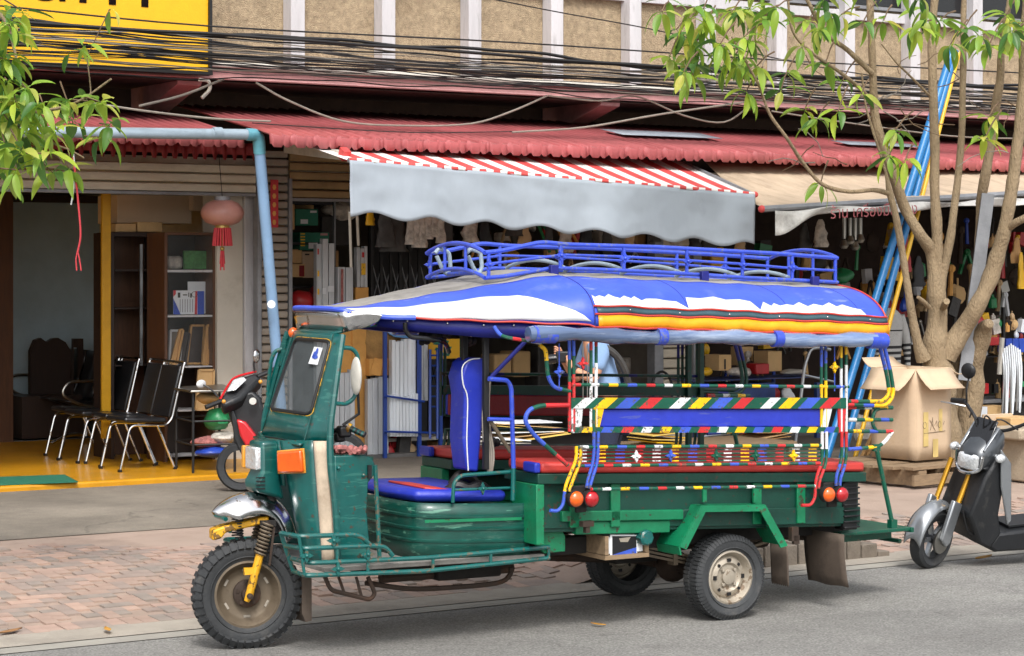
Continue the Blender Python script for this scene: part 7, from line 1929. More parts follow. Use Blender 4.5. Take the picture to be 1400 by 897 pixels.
for (xa, ya, xb, yb) in ((525, 541, 580, 549), (525, 590, 600, 592)): b = MB(); b.tube([W(xa, ya, 18.62), W(xb, yb, 18.62)], .012, 6); b.build('cross_bar', 'rack_steel_blue', bk_)
b = MB(); b.prism([W(x, y, 18.72) for x, y in [(529, 438), (572, 438), (574, 460), (566, 463), (540, 461), (530, 455)]], (0, .03, 0)); b.build('top_panel', 'panel_blue', bk_)
bundle('profile_bundle', 'white profiles standing upright in the blue rack, upper bundle', 'profiles', 536, 463, 569, 545, 18.70, 6, 'profile_white', 6, 7)
bundle('profile_bundle', 'white profiles standing in the blue rack, fuller lower bundle', 'profiles', 533, 538, 573, 597, 18.66, 9, 'profile_white', 8, 8)
bundle('profile_bundle', 'pair of grey round tubes right of the white profiles', 'profiles', 574, 468, 586, 548, 18.7, 2, 'profile_grey', 3, 9)
ys = thing('yellow_sign', 'yellow shop sign with green print seen behind the truck driver seat', 'sign', W(610, 490, 18.9))
b = MB(); wbox(b, 586, 463, 633, 491, 18.9, .02); b.build('board', 'sign_yellow', ys)
b = MB()
for (p0, p1, p2, p3) in ((592, 468, 604, 471), (607, 466, 614, 470), (594, 476, 602, 479), (606, 474, 618, 477), (600, 483, 616, 486)): b.add([W(p0, p3, 18.897), W(p2 - 2, p3 + 1, 18.897), W(p2, p1, 18.897), W(p0 + 2, p1 - 1, 18.897)], [(0, 1, 2, 3)])
b.build('print', 'green_card', ys)
ld = thing('ladder', 'small blue ladder leaning below the yellow sign', 'ladder', W(594, 560, 18.6))
for x in (588, 598): b = MB(); b.tube([W(x, 478, 18.7), W(x, 600, 18.5)], .014, 6); b.build('rail', 'rack_steel_blue', ld)
for k in range(6): b = MB(); b.tube([W(588, 486 + 14 * k, 18.68), W(598, 486 + 14 * k, 18.68)], .010, 6); b.build('rung', 'rack_steel_blue', ld)
# low shelf with white edges, dim cartons
ls = thing('low_shelf', 'low shelf with white front edges and dim cartons behind the driver seat', 'shelf', W(600, 660, 18.9))
for (x0_, x1_, y) in ((528, 660, 598), (595, 642, 651)): b = MB(); wbox(b, x0_, y, x1_, y + 2.2, 18.9, .4); b.build('shelf_board', 'strip_pale', ls)
for (lab, a, b_, c, d) in (('dim brown carton under the white profiles', 540, 606, 560, 640), ('dim brown carton on the low shelf, second from the left', 566, 612, 596, 648), ('dim brown carton on the low shelf beside the backrest', 604, 604, 630, 648)): good('carton', lab, 'box', a, b_, c, d, 19.0, .3, 'cardboard', None, .004)
# accordion gate with crossed bars
ag = thing('accordion_gate', 'black folding lattice gate half open in the middle shop', 'gate', W(545, 430, 19.6))
for k in range(8):
    x = 507 + 13 * k; b = MB(); wbox(b, x, 262, x + 3.6, 640, 19.6, .02); b.build('bar', 'black', ag)
for k in range(7):
    x = 509 + 13 * k
    for r_ in range(4):
        y = 300 + 62 * r_; b = MB(); b.bar(W(x, y, 19.61), W(x + 13, y + 50, 19.61), .008, .02, (0, 1, 0)); b.bar(W(x + 13, y, 19.625), W(x, y + 50, 19.625), .008, .02, (0, 1, 0)); b.build('cross_link', 'post_grey' if r_ == 1 else 'black', ag)
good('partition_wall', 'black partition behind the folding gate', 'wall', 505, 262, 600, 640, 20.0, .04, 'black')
# plastic bags of goods hanging from the awning edge
r4 = random.Random(12)
def hanging(lab, x, y0, y1, w, mt, Y, seed):
    b = MB(); a = W(x, y0, Y); c = W(x, y1, Y); L_ = a.z - c.z; b.grid(lambda s, t: a.lerp(c, s) + Vector((math.cos(t * 6.283) * w * (.25 + .75 * s ** .6), math.sin(t * 6.283) * w * .5 * (.3 + .7 * s), 0)) * (1 + .45 * mnoise.noise(Vector((s * 5, t * 7, seed)))), 10, 16); return tag(b.build('hanging_bag', mt, smooth=70), lab, 'bag')
hanging('dark plastic bag bundle hanging at the left end under the grey awning', 527, 280, 338, .10, 'bag_dark', 17.6, 1.5)
hanging('crumpled grey plastic bag with a pale rim hanging under the grey awning', 540, 280, 344, .13, 'bag_dark', 17.7, 2.5)
for k in range(6): hanging('clear plastic pack of light fittings hanging under the grey awning', 561 + 8.2 * k, 282, 330 + r4.uniform(-6, 16), .055, 'bag_clear', 17.65, 3 + k)['group'] = 'clear packs hanging in a cluster'
for k in range(15): hanging('dark wrapped goods hanging in the row under the grey awning', 612 + 28 * k + r4.uniform(-8, 8), 285 + 2.2 * k, 326 + 1.2 * k + r4.uniform(-8, 14), r4.uniform(.06, .11), ('bag_dark', 'bag_clear', 'black', 'bag_dark', 'tan_plastic')[k % 5], 17.8, 50 + k)['group'] = 'wrapped goods hanging in a row'
hanging('orange wrapped roll hanging at the left under the awning', 506, 280, 308, .05, 'yellow_plastic', 17.7, 12)
for k, (x0_, y0_, x1_, y1_, mt, lab) in enumerate([(735, 305, 752, 345, 'green_plastic', 'green rod leaning under the awning, left one of two'), (742, 305, 762, 345, 'green_plastic', 'green rod leaning under the awning, right one of two'), (762, 312, 778, 345, 'wood_light', 'tan rod in the leaning fan under the awning, left one'), (770, 310, 786, 342, 'wood_light', 'tan rod in the leaning fan under the awning, middle one'), (776, 308, 794, 340, 'carton_orange', 'orange rod in the leaning fan under the awning, right one'), (652, 300, 646, 345, 'strip_pale', 'thin pale rod slanting under the middle of the awning'), (640, 300, 634, 350, 'strip_pale', 'second thin pale rod slanting left of the middle of the awning')]):
    b = MB(); b.tube([W(x0_, y0_, 18.7), W(x1_, y1_, 18.6)], .016, 6); tag(b.build('rod', mt), lab, 'rod')
for (lab, a, b_, c, d, mt) in (('white sewing-machine-like appliance on a high shelf under the awning', 820, 316, 862, 342, 'strip_pale'), ('pale box on a dark high shelf left of the rods', 688, 318, 724, 330, 'bag_clear'), ('yellow boxed item beside the right door post', 972, 338, 991, 366, 'yellow_plastic'), ('brown boxed item on the high shelf by the door post', 870, 320, 884, 350, 'cardboard')): good('boxed_item', lab, 'goods', a, b_, c, d, 19.2, .2, mt, None, .02)
hs = thing('high_shelf', 'dark wooden high shelf behind the roof rack', 'shelf', W(760, 350, 19.3))
for y in (331, 360): b = MB(); wbox(b, 640, y, 884, y + 3, 19.35, .35); b.build('shelf_board', 'wood_dark', hs)
# things seen through the passenger space
for (lab, a, b_, c, d, mt, Y) in (('dim brown carton behind the blue brace of the truck', 676, 484, 700, 514, 'cardboard', 20.0), ('dim brown carton second from the blue brace', 702, 480, 726, 516, 'cardboard', 20.1), ('dim tall grey locker behind the passenger bench', 736, 472, 758, 640, 'bag_dark', 20.2), ('grey stuffed sack on a dark counter right of the person', 848, 488, 890, 512, 'bag_clear', 19.6), ('dark counter under the grey stuffed sack', 836, 513, 893, 640, 'table_blue', 19.7), ('yellow bottle hanging beside the grey sack', 884, 479, 888, 494, 'yellow_plastic', 19.5)): good('goods_item', lab, 'goods', a, b_, c, d, Y, .3, mt, None, .02)
r5 = random.Random(3)
def stack(lab, x0, x1, y0, y1, n, mts, Y):
    t = thing('paper_stack', lab, 'papers', W((x0 + x1) / 2, y1, Y))
    for k in range(n):
        y = lerp(y1, y0, (k + 1) / n); b = MB(); h_ = (y1 - y0) / n
        a = W(x0 + r5.uniform(-4, 8), y + h_ * .8, Y); c = W(x1 + r5.uniform(-8, 4), y, Y); b.box(((a.x + c.x) / 2, Y + .2 + r5.uniform(-.03, .03), (a.z + c.z) / 2), (c.x - a.x, .42, max(.006, c.z - a.z)), 0, Matrix.Rotation(r5.uniform(-.12, .12), 3, 'Y') @ Matrix.Rotation(r5.uniform(-.1, .1), 3, 'Z')); b.build('sheet_bundle', mts[k % len(mts)], t)
stack('stack of white papers seen under the far bench on the left', 676, 722, 600, 630, 7, ['paper', 'strip_pale'], 15.9)
stack('heap of yellowish folded papers left of the striped hand loop', 676, 775, 577, 602, 6, ['paper_yellow', 'cardboard', 'paper'], 16.2)
stack('stack of yellow papers seen between the lower rails', 893, 935, 583, 612, 7, ['paper_yellow', 'yellow_plastic'], 16.0)
stack('pile of tan boards between the lower rails near the rear', 1035, 1085, 590, 606, 4, ['cardboard', 'wood_light'], 16.4)
# blue work table and its load behind the rear half of the truck
tbk = thing('work_table', 'dark blue work table loaded with cartons behind the truck bench', 'table', W(1025, 640, 18.4))
b = MB(); wbox(b, 948, 515, 1122, 522, 18.3, .6); b.build('table_top', 'table_blue', tbk)
b = MB(); wbox(b, 985, 523, 1060, 560, 18.4, .4); b.build('drawer_box', 'table_blue', tbk)
for x in (951, 1117): b = MB(); wbox(b, x, 523, x + 4, 640, 18.35, .05); b.build('leg', 'table_blue', tbk)
carton('brown carton with ink marks standing on the blue work table', 983, 485, 1000, 507, 'cardboard', 18.45, .25, ((990, 491, 992.5, 505, 'ink'),))
carton('plain brown carton at the right on the blue work table', 1050, 480, 1069, 508, 'cardboard', 18.55, .25)
carton('brown carton behind the plain one on the blue work table', 1014, 474, 1030, 500, 'cardboard', 18.9, .2)
good('box', 'bright red toolbox on the blue work table', 'box', 1034, 497, 1052, 512, 18.4, .2, 'red_plastic', None, .01)
def heap(name, lab, cat, x, y, Y, sx, sz, mt, seed):
    b = MB(); c = W(x, y, Y); b.ball(c, (sx, sx * .7, sz), 14, 9); b.v = [v + (v - c) * .6 * mnoise.noise(v * 8 + Vector((seed, 0, 0))) for v in b.v]; return tag(b.build(name, mt), lab, cat)
heap('plastic_bag', 'white crumpled bag on the blue work table left of the red toolbox', 'bag', 1012, 508, 18.45, .13, .05, 'bag_clear', 1)
heap('cloth', 'pale cloths lying at the right end of the blue work table', 'cloth', 1085, 509, 18.45, .18, .035, 'strip_pale', 2)
heap('glove_heap', 'yellow gloves heaped at the left end of the blue work table', 'gloves', 964, 508, 18.4, .09, .05, 'yellow_plastic', 3)
heap('plastic_bag', 'white shopping bag under the blue work table', 'bag', 1077, 540, 18.2, .09, .10, 'vinyl_white', 4)
heap('plastic_bag', 'pink and white bag behind the thin striped rail', 'bag', 905, 540, 18.4, .16, .05, 'cloth_pink', 5)
heap('plastic_bag', 'bag of colourful balls behind the rear rails of the truck', 'bag', 1180, 585, 17.0, .13, .14, 'bag_clear', 6)
b = MB(); b.tube(catmull([W(893, 545, 18.0), W(893, 520, 18.0), W(905, 508, 18.0), W(917, 520, 18.0), W(919, 545, 18.0)], 6), .014, 6); tag(b.build('hose', 'black'), 'black hose loop standing in front of the closed beige shutter', 'hose')
tl = thing('trolley', 'grey bent tube frame of a hand trolley behind the rear seats', 'trolley', W(1100, 600, 17.6))
b = MB(); b.tube(fillet([W(1086, 620, 17.6), W(1100, 500, 17.6), W(1108, 477, 17.6), W(1120, 475, 17.6), W(1135, 478, 17.6)], .08), .018, 8); b.build('frame', 'alu', tl)
b = MB(); b.tube([W(1100, 513, 17.6), W(1140, 522, 17.6)], .014, 8); b.build('cross_bar', 'alu', tl)
hpk = thing('handcart_rail', 'pale bent pipe rail behind the lower bench rails', 'rail', W(1000, 590, 17.4))
b = MB(); b.tube(fillet([W(960, 597, 17.4), W(1018, 590, 17.4), W(1036, 575, 17.4)], .08), .02, 8); b.build('pipe', 'alu', hpk)

# ------------------------------------------------------------------ goods in the right shop
r6 = random.Random(21)
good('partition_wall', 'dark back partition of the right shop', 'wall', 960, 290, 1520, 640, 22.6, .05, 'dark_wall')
rk = thing('goods_shelf', 'steel shelf with tools and cartons at the right edge of the picture', 'shelf', W(1380, 620, 17.6))
for y in (485, 541): b = MB(); wbox(b, 1335, y, 1470, y + (3 if y < 500 else 11), 17.5, .5); b.build('shelf_board', 'post_grey' if y > 500 else 'black', rk)
b = MB(); wbox(b, 1335, 600, 1470, 604, 17.5, .5); b.build('shelf_board', 'black', rk)
for x in (1334, 1372): b = MB(); wbox(b, x, 420, x + 2.5, 640, 17.48, .04); b.build('upright', 'black', rk)
PALM = ['red_plastic', 'red_plastic', 'blue_plastic', 'yellow_plastic', 'green_plastic', 'tan_plastic', 'bag_clear', 'bag_dark', 'steel', 'black', 'carton_orange', 'paper', 'iron', 'bag_dark', 'iron', 'cardboard']
CN = {'red_plastic': 'red', 'blue_plastic': 'blue', 'yellow_plastic': 'yellow', 'green_plastic': 'green', 'tan_plastic': 'tan', 'bag_clear': 'pale clear', 'bag_dark': 'dark grey', 'steel': 'bright steel', 'black': 'black', 'carton_orange': 'orange', 'paper': 'white', 'iron': 'rusty brown', 'cardboard': 'brown card'}
def clutter(n, x0, x1, y0, y1, Ya, Yb, smin, smax, where, seed, dense=1.0):
    r7 = random.Random(seed)
    for i in range(n):
        x, y, Y = r7.uniform(x0, x1), r7.uniform(y0, y1), r7.uniform(Ya, Yb); s_ = r7.uniform(smin, smax); mt = r7.choice(PALM); c = W(x, y, Y); k = r7.randrange(5); b = MB()
        if k == 0: b.box(c, (s_, s_ * .6, s_ * r7.uniform(.5, 1.6)), 0, Matrix.Rotation(r7.uniform(-.4, .4), 3, 'Y')); nm = 'boxed_tool'
        elif k == 1: b.tube([c, c + Vector((r7.uniform(-.3, .3) * s_, 0, -s_ * 2.2))], [s_ * .13, s_ * .2], 7); b.ball(c, s_ * .28, 7, 5); nm = 'hand_tool'
        elif k == 2: b.ball(c, (s_ * .5, s_ * .35, s_ * .6), 8, 6); b.v = [v + (v - c) * .5 * mnoise.noise(v * 9) for v in b.v]; b.tube([c, c + Vector((0, 0, s_ * .9))], s_ * .06, 5); nm = 'packet'
        elif k == 3: b.lathe([(s_ * .2, -s_ * .6), (s_ * .42, -s_ * .5), (s_ * .42, s_ * .3), (s_ * .16, s_ * .5), (s_ * .16, s_ * .7), (0, s_ * .7)], c, (r7.uniform(-.3, .3), 0, 1), 10); nm = 'bottle'
        else:
            a = r7.uniform(.2, .7); b.bar(c, c + Vector((s_ * a, 0, -s_ * 1.3)), s_ * .16, s_ * .2, (0, 1, 0)); b.bar(c + Vector((0, .02, 0)), c + Vector((-s_ * a, .02, -s_ * 1.3)), s_ * .16, s_ * .2, (0, 1, 0)); b.ball(c, s_ * .2, 7, 5); nm = 'pliers'
        fx, fy = (x - x0) / (x1 - x0), (y - y0) / (y1 - y0); loc = ('high', 'midway', 'low')[min(2, int(fy * 3))] + ' ' + ('at the far left', 'left of the middle', 'in the middle', 'right of the middle', 'at the far right')[min(4, int(fx * 5))]
        tag(b.build(nm, mt), '%s %s %s, %s' % (CN[mt], nm.replace('_', ' '), where, loc), nm.replace('_', ' '), '%ss %s' % (nm.replace('_', ' ') if nm != 'pliers' else 'plier', where))
clutter(70, 1040, 1240, 330, 470, 19.2, 20.6, .10, .22, 'in the shop left of the tree', 31)
clutter(60, 1215, 1400, 300, 420, 19.0, 20.4, .10, .22, 'hanging behind the tree stems', 32)
clutter(44, 1338, 1400, 432, 482, 17.5, 17.8, .06, .13, 'on the upper shelf at right', 33)
clutter(16, 1338, 1400, 524, 540, 17.5, 17.7, .06, .11, 'on the grey shelf at right', 34)
clutter(18, 1225, 1300, 400, 500, 18.4, 19.4, .08, .18, 'behind the tree trunk', 35)
clutter(14, 955, 1120, 478, 512, 18.6, 19.3, .08, .16, 'behind the blue work table', 36)
clutter(34, 640, 884, 302, 358, 18.95, 19.3, .08, .17, 'on the high shelf behind the rack', 38)
clutter(14, 500, 660, 600, 648, 18.8, 19.2, .08, .16, 'on the floor behind the cab', 39)
clutter(14, 945, 1110, 528, 620, 18.6, 19.4, .08, .18, 'under the blue work table', 37)
for k in range(4): b = MB(); wbox(b, 1376 + 9 * k, 463, 1384 + 9 * k, 482, 17.44, .14); tag(b.build('storage_bin', 'blue_plastic', bevel=.006), ('leftmost', 'second', 'third', 'rightmost')[k] + ' blue storage bin on the upper shelf at the right edge', 'bin', 'blue bins')
good('boxed_item', 'red box with a white label on the grey shelf at the right edge', 'box', 1337, 524, 1352, 539, 17.42, .14, 'red_plastic', None, .004)
good('boxed_item', 'red clamp set lying on the upper shelf by the tree', 'tool', 1339, 461, 1367, 473, 17.44, .1, 'red_plastic', None, .01)
good('carton', 'low brown carton under the grey shelf at the right edge', 'box', 1350, 532 + 22, 1371, 576, 17.4, .25, 'cardboard')
good('carton', 'white flat carton leaning under the grey shelf', 'box', 1326, 556, 1350, 572, 17.3, .03, 'paper', None, .003)
cg = thing('conduit_bundle', 'bundle of pale plastic conduits hanging beside the tool shelf', 'pipes', W(1382, 560, 17.3))
for k in range(9):
    x = 1371 + 3.0 * k; b = MB(); b.tube(catmull([W(x - 1, 470 + 2 * abs(k - 4), 17.3), W(x + 1.5, 510, 17.26), W(x + r6.uniform(-2, 3), 560 + r6.uniform(0, 16), 17.3)], 5), .013, 6); b.build('conduit', 'profile_white' if k % 3 else 'alu', cg)
b = MB(); b.tube([W(1370, 462, 17.32), W(1366, 512, 17.3)], .03, 8); b.build('rolled_sheet', 'strip_pale', cg)
pts_ = thing('pot_cluster', 'cluster of shiny metal ladles hanging under the dirty banner', 'pots', W(1166, 330, 17.4))
for (x, y1_) in ((1154, 336), (1162, 330), (1169, 338), (1176, 328)): b = MB(); a_ = W(x, 298, 17.4); c_ = W(x, y1_, 17.4); b.tube([a_, c_.lerp(a_, .25)], .022, 8); b.lathe([(.03, .06), (.05, .0), (.03, -.03), (0, -.035)], c_, (0, 0, 1), 12); b.build('ladle', 'steel', pts_)
hanging('clear bag of parts hanging at the left end of the dirty banner', 1122, 300, 338, .10, 'bag_clear', 17.4, 31)
hanging('dark bag hanging between banner and roof rack', 1100, 305, 345, .09, 'bag_dark', 17.5, 32)
hanging('red checked bag hanging behind the blue pipes', 1238, 325, 372, .09, 'red_plastic', 17.8, 33)
hanging('black handbag hanging behind the blue pipes', 1255, 350, 392, .10, 'black', 18.0, 34)
hanging('yellow tool roll hanging at the right edge', 1396, 345, 395, .06, 'yellow_plastic', 17.8, 35)
hanging('bundle of tan sticks hanging at the right edge', 1390, 325, 360, .09, 'wood_light', 17.9, 36)
heap('bucket', 'lime green plastic bowl in the dark right shop', 'bowl', 1152, 378, 19.0, .12, .09, 'green_plastic', 8)
gp_ = thing('steel_post', 'flat grey steel post leaning among the tree stems', 'post', W(1322, 560, 15.3))
b = MB(); b.bar(DP(1351, 265, 19.78), DP(1318, 520, 19.72), .115, .03, (SN, CS, 0)); b.build('flange', 'post_grey', gp_)
b = MB(); b.bar(DP(1345, 265, 19.82), DP(1312, 520, 19.76), .02, .07, (SN, CS, 0)); b.build('web', 'post_grey', gp_)
dt_ = thing('display_table', 'low wooden display table carrying paper stacks between truck and shop', 'table', W(760, 640, 16.0))
for (x0_, x1_, yy_) in ((672, 782, 632), (888, 1090, 614)):
    a_ = W(x0_, yy_, 15.9); c_ = W(x1_, yy_, 15.9); b = MB(); b.box(((a_.x + c_.x) / 2, 16.35, a_.z - .02), (c_.x - a_.x, .9, .03)); b.build('table_top', 'wood_pallet', dt_)
    for (xx_, yy2) in ((a_.x + .05, 15.95), (c_.x - .05, 15.95), (a_.x + .05, 16.75), (c_.x - .05, 16.75)): b = MB(); b.box((xx_, yy2, (a_.z - .035 + .13) / 2), (.05, .05, a_.z - .035 - .13)); b.build('leg', 'wood_pallet', dt_)

# ------------------------------------------------------------------ trees
M('bark', (146, 127, 100), 0.9, var=0.22, scale=7, dirt_or_glint=(104, 92, 72), damt=0.3, dscale=7, bump=1.0, bscale=36, stretch=(2, 2, 0.8))
M('twig', (104, 84, 64), 0.9, var=0.25)
def leaf_mat(name, col, tr):
    m = bpy.data.materials.new(name); MATS[name] = m; m.use_nodes = True
    nt = m.node_tree; N = nt.nodes; L = nt.links; b = N['Principled BSDF']; out = N['Material Output']
    oi = N.new('ShaderNodeObjectInfo'); mx = N.new('ShaderNodeMix'); mx.data_type = 'RGBA'
    c = lin(col); mx.inputs['A'].default_value = (c[0] * .62, c[1] * .72, c[2] * .7, 1); mx.inputs['B'].default_value = (min(1, c[0] * 1.45), min(1, c[1] * 1.2), c[2], 1)
    L.new(oi.outputs['Random'], mx.inputs['Factor'])
    n = N.new('ShaderNodeTexNoise'); n.inputs['Scale'].default_value = 7; tc = N.new('ShaderNodeTexCoord'); L.new(tc.outputs['Object'], n.inputs['Vector'])
    m2 = N.new('ShaderNodeMix'); m2.data_type = 'RGBA'; m2.blend_type = 'MULTIPLY'; m2.inputs['Factor'].default_value = .5
    L.new(mx.outputs['Result'], m2.inputs['A']); L.new(n.outputs['Color'], m2.inputs['B'])
    hs_ = N.new('ShaderNodeBrightContrast'); hs_.inputs['Bright'].default_value = 0.02; L.new(m2.outputs['Result'], hs_.inputs['Color'])
    L.new(hs_.outputs[0], b.inputs['Base Color']); b.inputs['Roughness'].default_value = .42
    t = N.new('ShaderNodeBsdfTranslucent'); L.new(hs_.outputs[0], t.inputs['Color'])
    ms = N.new('ShaderNodeMixShader'); ms.inputs[0].default_value = tr; L.new(b.outputs[0], ms.inputs[1]); L.new(t.outputs[0], ms.inputs[2]); L.new(ms.outputs[0], out.inputs['Surface'])
leaf_mat('leaf_bright', (176, 214, 70), .48); leaf_mat('leaf_mid', (142, 190, 60), .45); leaf_mat('leaf_pale', (212, 226, 104), .48); leaf_mat('leaf_dark', (84, 140, 46), .38)
def leaf_mesh(name, mat, L_, wd, droop, fold, curl):
    b = MB(); NL, NW = 7, 4
    def f(a, c):
        s = (c - .5) * 2; w = wd * (math.sin(math.pi * min(1, a ** .85)) ** .8) * (1 if a < .97 else .6)
        x = L_ * (a - .10 * a * a); z = -droop * L_ * a * a + fold * abs(s) * w; y = s * w + curl * L_ * a * a
        return Vector((x, y, z + .05 * L_ * math.sin(a * 9) * abs(s) * .3))
    b.grid(f, NL, NW); b.tube([(-.02, 0, 0), (0, 0, 0)], .003, 4)
    o = b.build(name, mat, pivot=(0, 0, 0), smooth=70); me = o.data; bpy.data.objects.remove(o); return me
def make_leaves(L_):
    r_ = random.Random(5)
    out = []
    for mat in ('leaf_bright', 'leaf_bright', 'leaf_mid', 'leaf_pale', 'leaf_dark'):
        for k in range(3): out.append(leaf_mesh('leaf', mat, L_ * r_.uniform(.85, 1.15), L_ * r_.uniform(.15, .20), r_.uniform(.15, .75), r_.uniform(.15, .5), r_.uniform(-.12, .12)))
    return out
class Leafer:
    def __init__(s, parent, meshes, n=296, el=(-1.1, .3)): s.p, s.m, s.left, s.mb, s.el = parent, meshes, n, MB(), el
    def put(s, M4, me):
        if s.left > 0:
            s.left -= 1; o = bpy.data.objects.new('leaf', me); COL.objects.link(o); o.parent = s.p; o.matrix_basis = wmat(s.p).inverted() @ M4
        else:
            mi = LM.index(me.materials[0].name); s.mb.add([M4 @ v.co for v in me.vertices], [tuple(p.vertices) for p in me.polygons], mi)
    def done(s):
        if s.mb.v: tag(s.mb.build('foliage', LM, s.p, smooth=70), kind='stuff')
LM = ['leaf_bright', 'leaf_mid', 'leaf_pale', 'leaf_dark']
def whorl(lf, c, n, rr, sc=1.0, axis=None):
    a0 = rr.uniform(0, 6.28)
    for k in range(n):
        az = a0 + 2 * math.pi * k / n + rr.uniform(-.4, .4); el = rr.uniform(*lf.el)
        d = Vector((math.cos(az) * math.cos(el), math.sin(az) * math.cos(el), math.sin(el)))
        side = d.cross(Vector((0, 0, 1))).normalized(); up = side.cross(d)
        m = Matrix((d, -side, up)).transposed() @ Matrix.Rotation(rr.uniform(-.5, .5), 3, 'X')
        lf.put(Matrix.Translation(c + d * .03) @ m.to_4x4() @ Matrix.Scale(sc * rr.uniform(.8, 1.2), 4), rr.choice(lf.m))
def limb(parent, pts, name='limb', mat='bark', n=10, k=9, wob=.0, seed=0):
    # pts: (px, py, depth, radius px)
    P = [DP(a, b_, d) for a, b_, d, r in pts]; rad = [r * (.74 if name == 'trunk' else .64) * d / FPX for a, b_, d, r in pts]
    C = catmull(P, k); rs2 = []
    for i in range(len(pts) - 1):
        for j in range(k): rs2.append(lerp(rad[i], rad[i + 1], j / k))
    rs2.append(rad[-1])
    rs2 = [r * (1 + .16 * mnoise.noise(C[i] * 7) + .05 * mnoise.noise(C[i] * 19)) for i, r in enumerate(rs2)]
    C = [p + Vector((mnoise.noise(p * 3), mnoise.noise(p * 3 + Vector((9, 0, 0))), 0)) * rs2[i] * .25 for i, p in enumerate(C)]
    b = MB(); b.tube(C, rs2, n); return b.build(name, mat, parent, smooth=80)
DT = 19.6
base = DP(1283, 640, DT); base.z = .13
tree = thing('street_tree', 'grey brown many-stemmed street tree with bright green drooping leaves behind the carton', 'tree', base)
zb_y = HOR + (EYE - .12) * FPX / DT
limb(tree, [(1288, zb_y, DT, 42), (1286, 580, DT, 35), (1282, 520, DT, 31), (1280, 485, DT, 27), (1281, 452, DT, 20), (1283, 415, DT, 18)], 'trunk', n=14)
limb(tree, [(1283, 430, DT, 20), (1280, 385, DT, 19), (1272, 345, DT, 13), (1255, 318, DT - .1, 12), (1237, 285, DT - .1, 11.5), (1220, 235, DT - .2, 11), (1205, 190, DT - .2, 10.5), (1196, 150, DT - .2, 9), (1192, 70, DT - .3, 8), (1188, -40, DT - .3, 7)])
limb(tree, [(1282, 400, DT, 17), (1281, 350, DT, 13), (1279, 280, DT, 11), (1277, 160, DT, 10), (1274, 60, DT + .1, 9), (1282, -50, DT + .1, 8)])
limb(tree, [(1284, 400, DT, 14), (1291, 365, DT, 10), (1301, 310, DT, 9), (1310, 240, DT + .1, 8), (1316, 150, DT + .1, 7), (1317, 30, DT + .2, 6), (1320, -40, DT + .2, 5)])
limb(tree, [(1294, 490, DT, 24), (1312, 455, DT, 21), (1335, 420, DT - .1, 19), (1357, 370, DT - .1, 17), (1375, 305, DT - .2, 14), (1386, 240, DT - .2, 13), (1396, 160, DT - .2, 12), (1402, 60, DT - .2, 11), (1406, -40, DT - .2, 9)])
limb(tree, [(1378, 312, DT - .2, 9), (1392, 303, DT - .3, 8), (1420, 290, DT - .4, 7)])
limb(tree, [(1262, 492, DT - .1, 16), (1252, 462, DT - .15, 10), (1244, 410, DT - .2, 8.5), (1233, 340, DT - .25, 8), (1224, 295, DT - .3, 8), (1216, 264, DT - .3, 7), (1212, 240, DT - .3, 3.5), (1205, 215, DT - .3, 3), (1185, 150, DT - .35, 2.5), (1178, 100, DT - .4, 2)])
limb(tree, [(1216, 265, DT - .3, 6), (1195, 260, DT - .4, 4.5), (1160, 262, DT - .5, 4.5), (1125, 252, DT - .7, 4.5), (1100, 225, DT - .8, 4.2), (1075, 188, DT - 1, 4), (1052, 155, DT - 1.1, 3.5), (1038, 118, DT - 1.2, 2.8), (1020, 85, DT - 1.3, 2.2), (1000, 50, DT - 1.4, 1.8)])
limb(tree, [(1196, 150, DT - .2, 5), (1180, 125, DT - .4, 4.5), (1150, 100, DT - .6, 4), (1110, 72, DT - .8, 3.5), (1083, 40, DT - .9, 3), (1076, -20, DT - 1, 2.5)])
limb(tree, [(1192, 100, DT - .3, 6), (1160, 70, DT - .4, 5.5), (1130, 45, DT - .5, 5), (1098, -10, DT - .6, 4.5)])
limb(tree, [(1340, 280, DT + .3, 11), (1347, 240, DT + .2, 11), (1357, 180, DT + .2, 10), (1367, 110, DT + .1, 9), (1370, 60, DT, 7), (1384, -20, DT, 6)])
limb(tree, [(1270, 420, DT - .15, 6), (1262, 412, DT - .25, 5), (1255, 406, DT - .3, 3.5)])
limb(tree, [(1290, 420, DT - .1, 8), (1294, 412, DT - .25, 7.5)])
limb(tree, [(1270, 130, DT, 3), (1240, 100, DT - .2, 2.5), (1225, 85, DT - .3, 2), (1205, 60, DT - .4, 1.5)])
limb(tree, [(1330, zb_y - 4, DT + .3, 30), (1326, 580, DT + .3, 24), (1330, 520, DT + .3, 22), (1338, 470, DT + .2, 20), (1344, 450, DT + .1, 15), (1352, 442, DT, 10)], 'trunk', n=12)
limb(tree, [(1312, zb_y, DT + .4, 18), (1306, 560, DT + .35, 16), (1312, 500, DT + .3, 15), (1325, 440, DT + .3, 13), (1338, 350, DT + .3, 11), (1341, 275, DT + .3, 11)])
rl = random.Random(41)
lm = make_leaves(.20); LFR = Leafer(tree, lm)
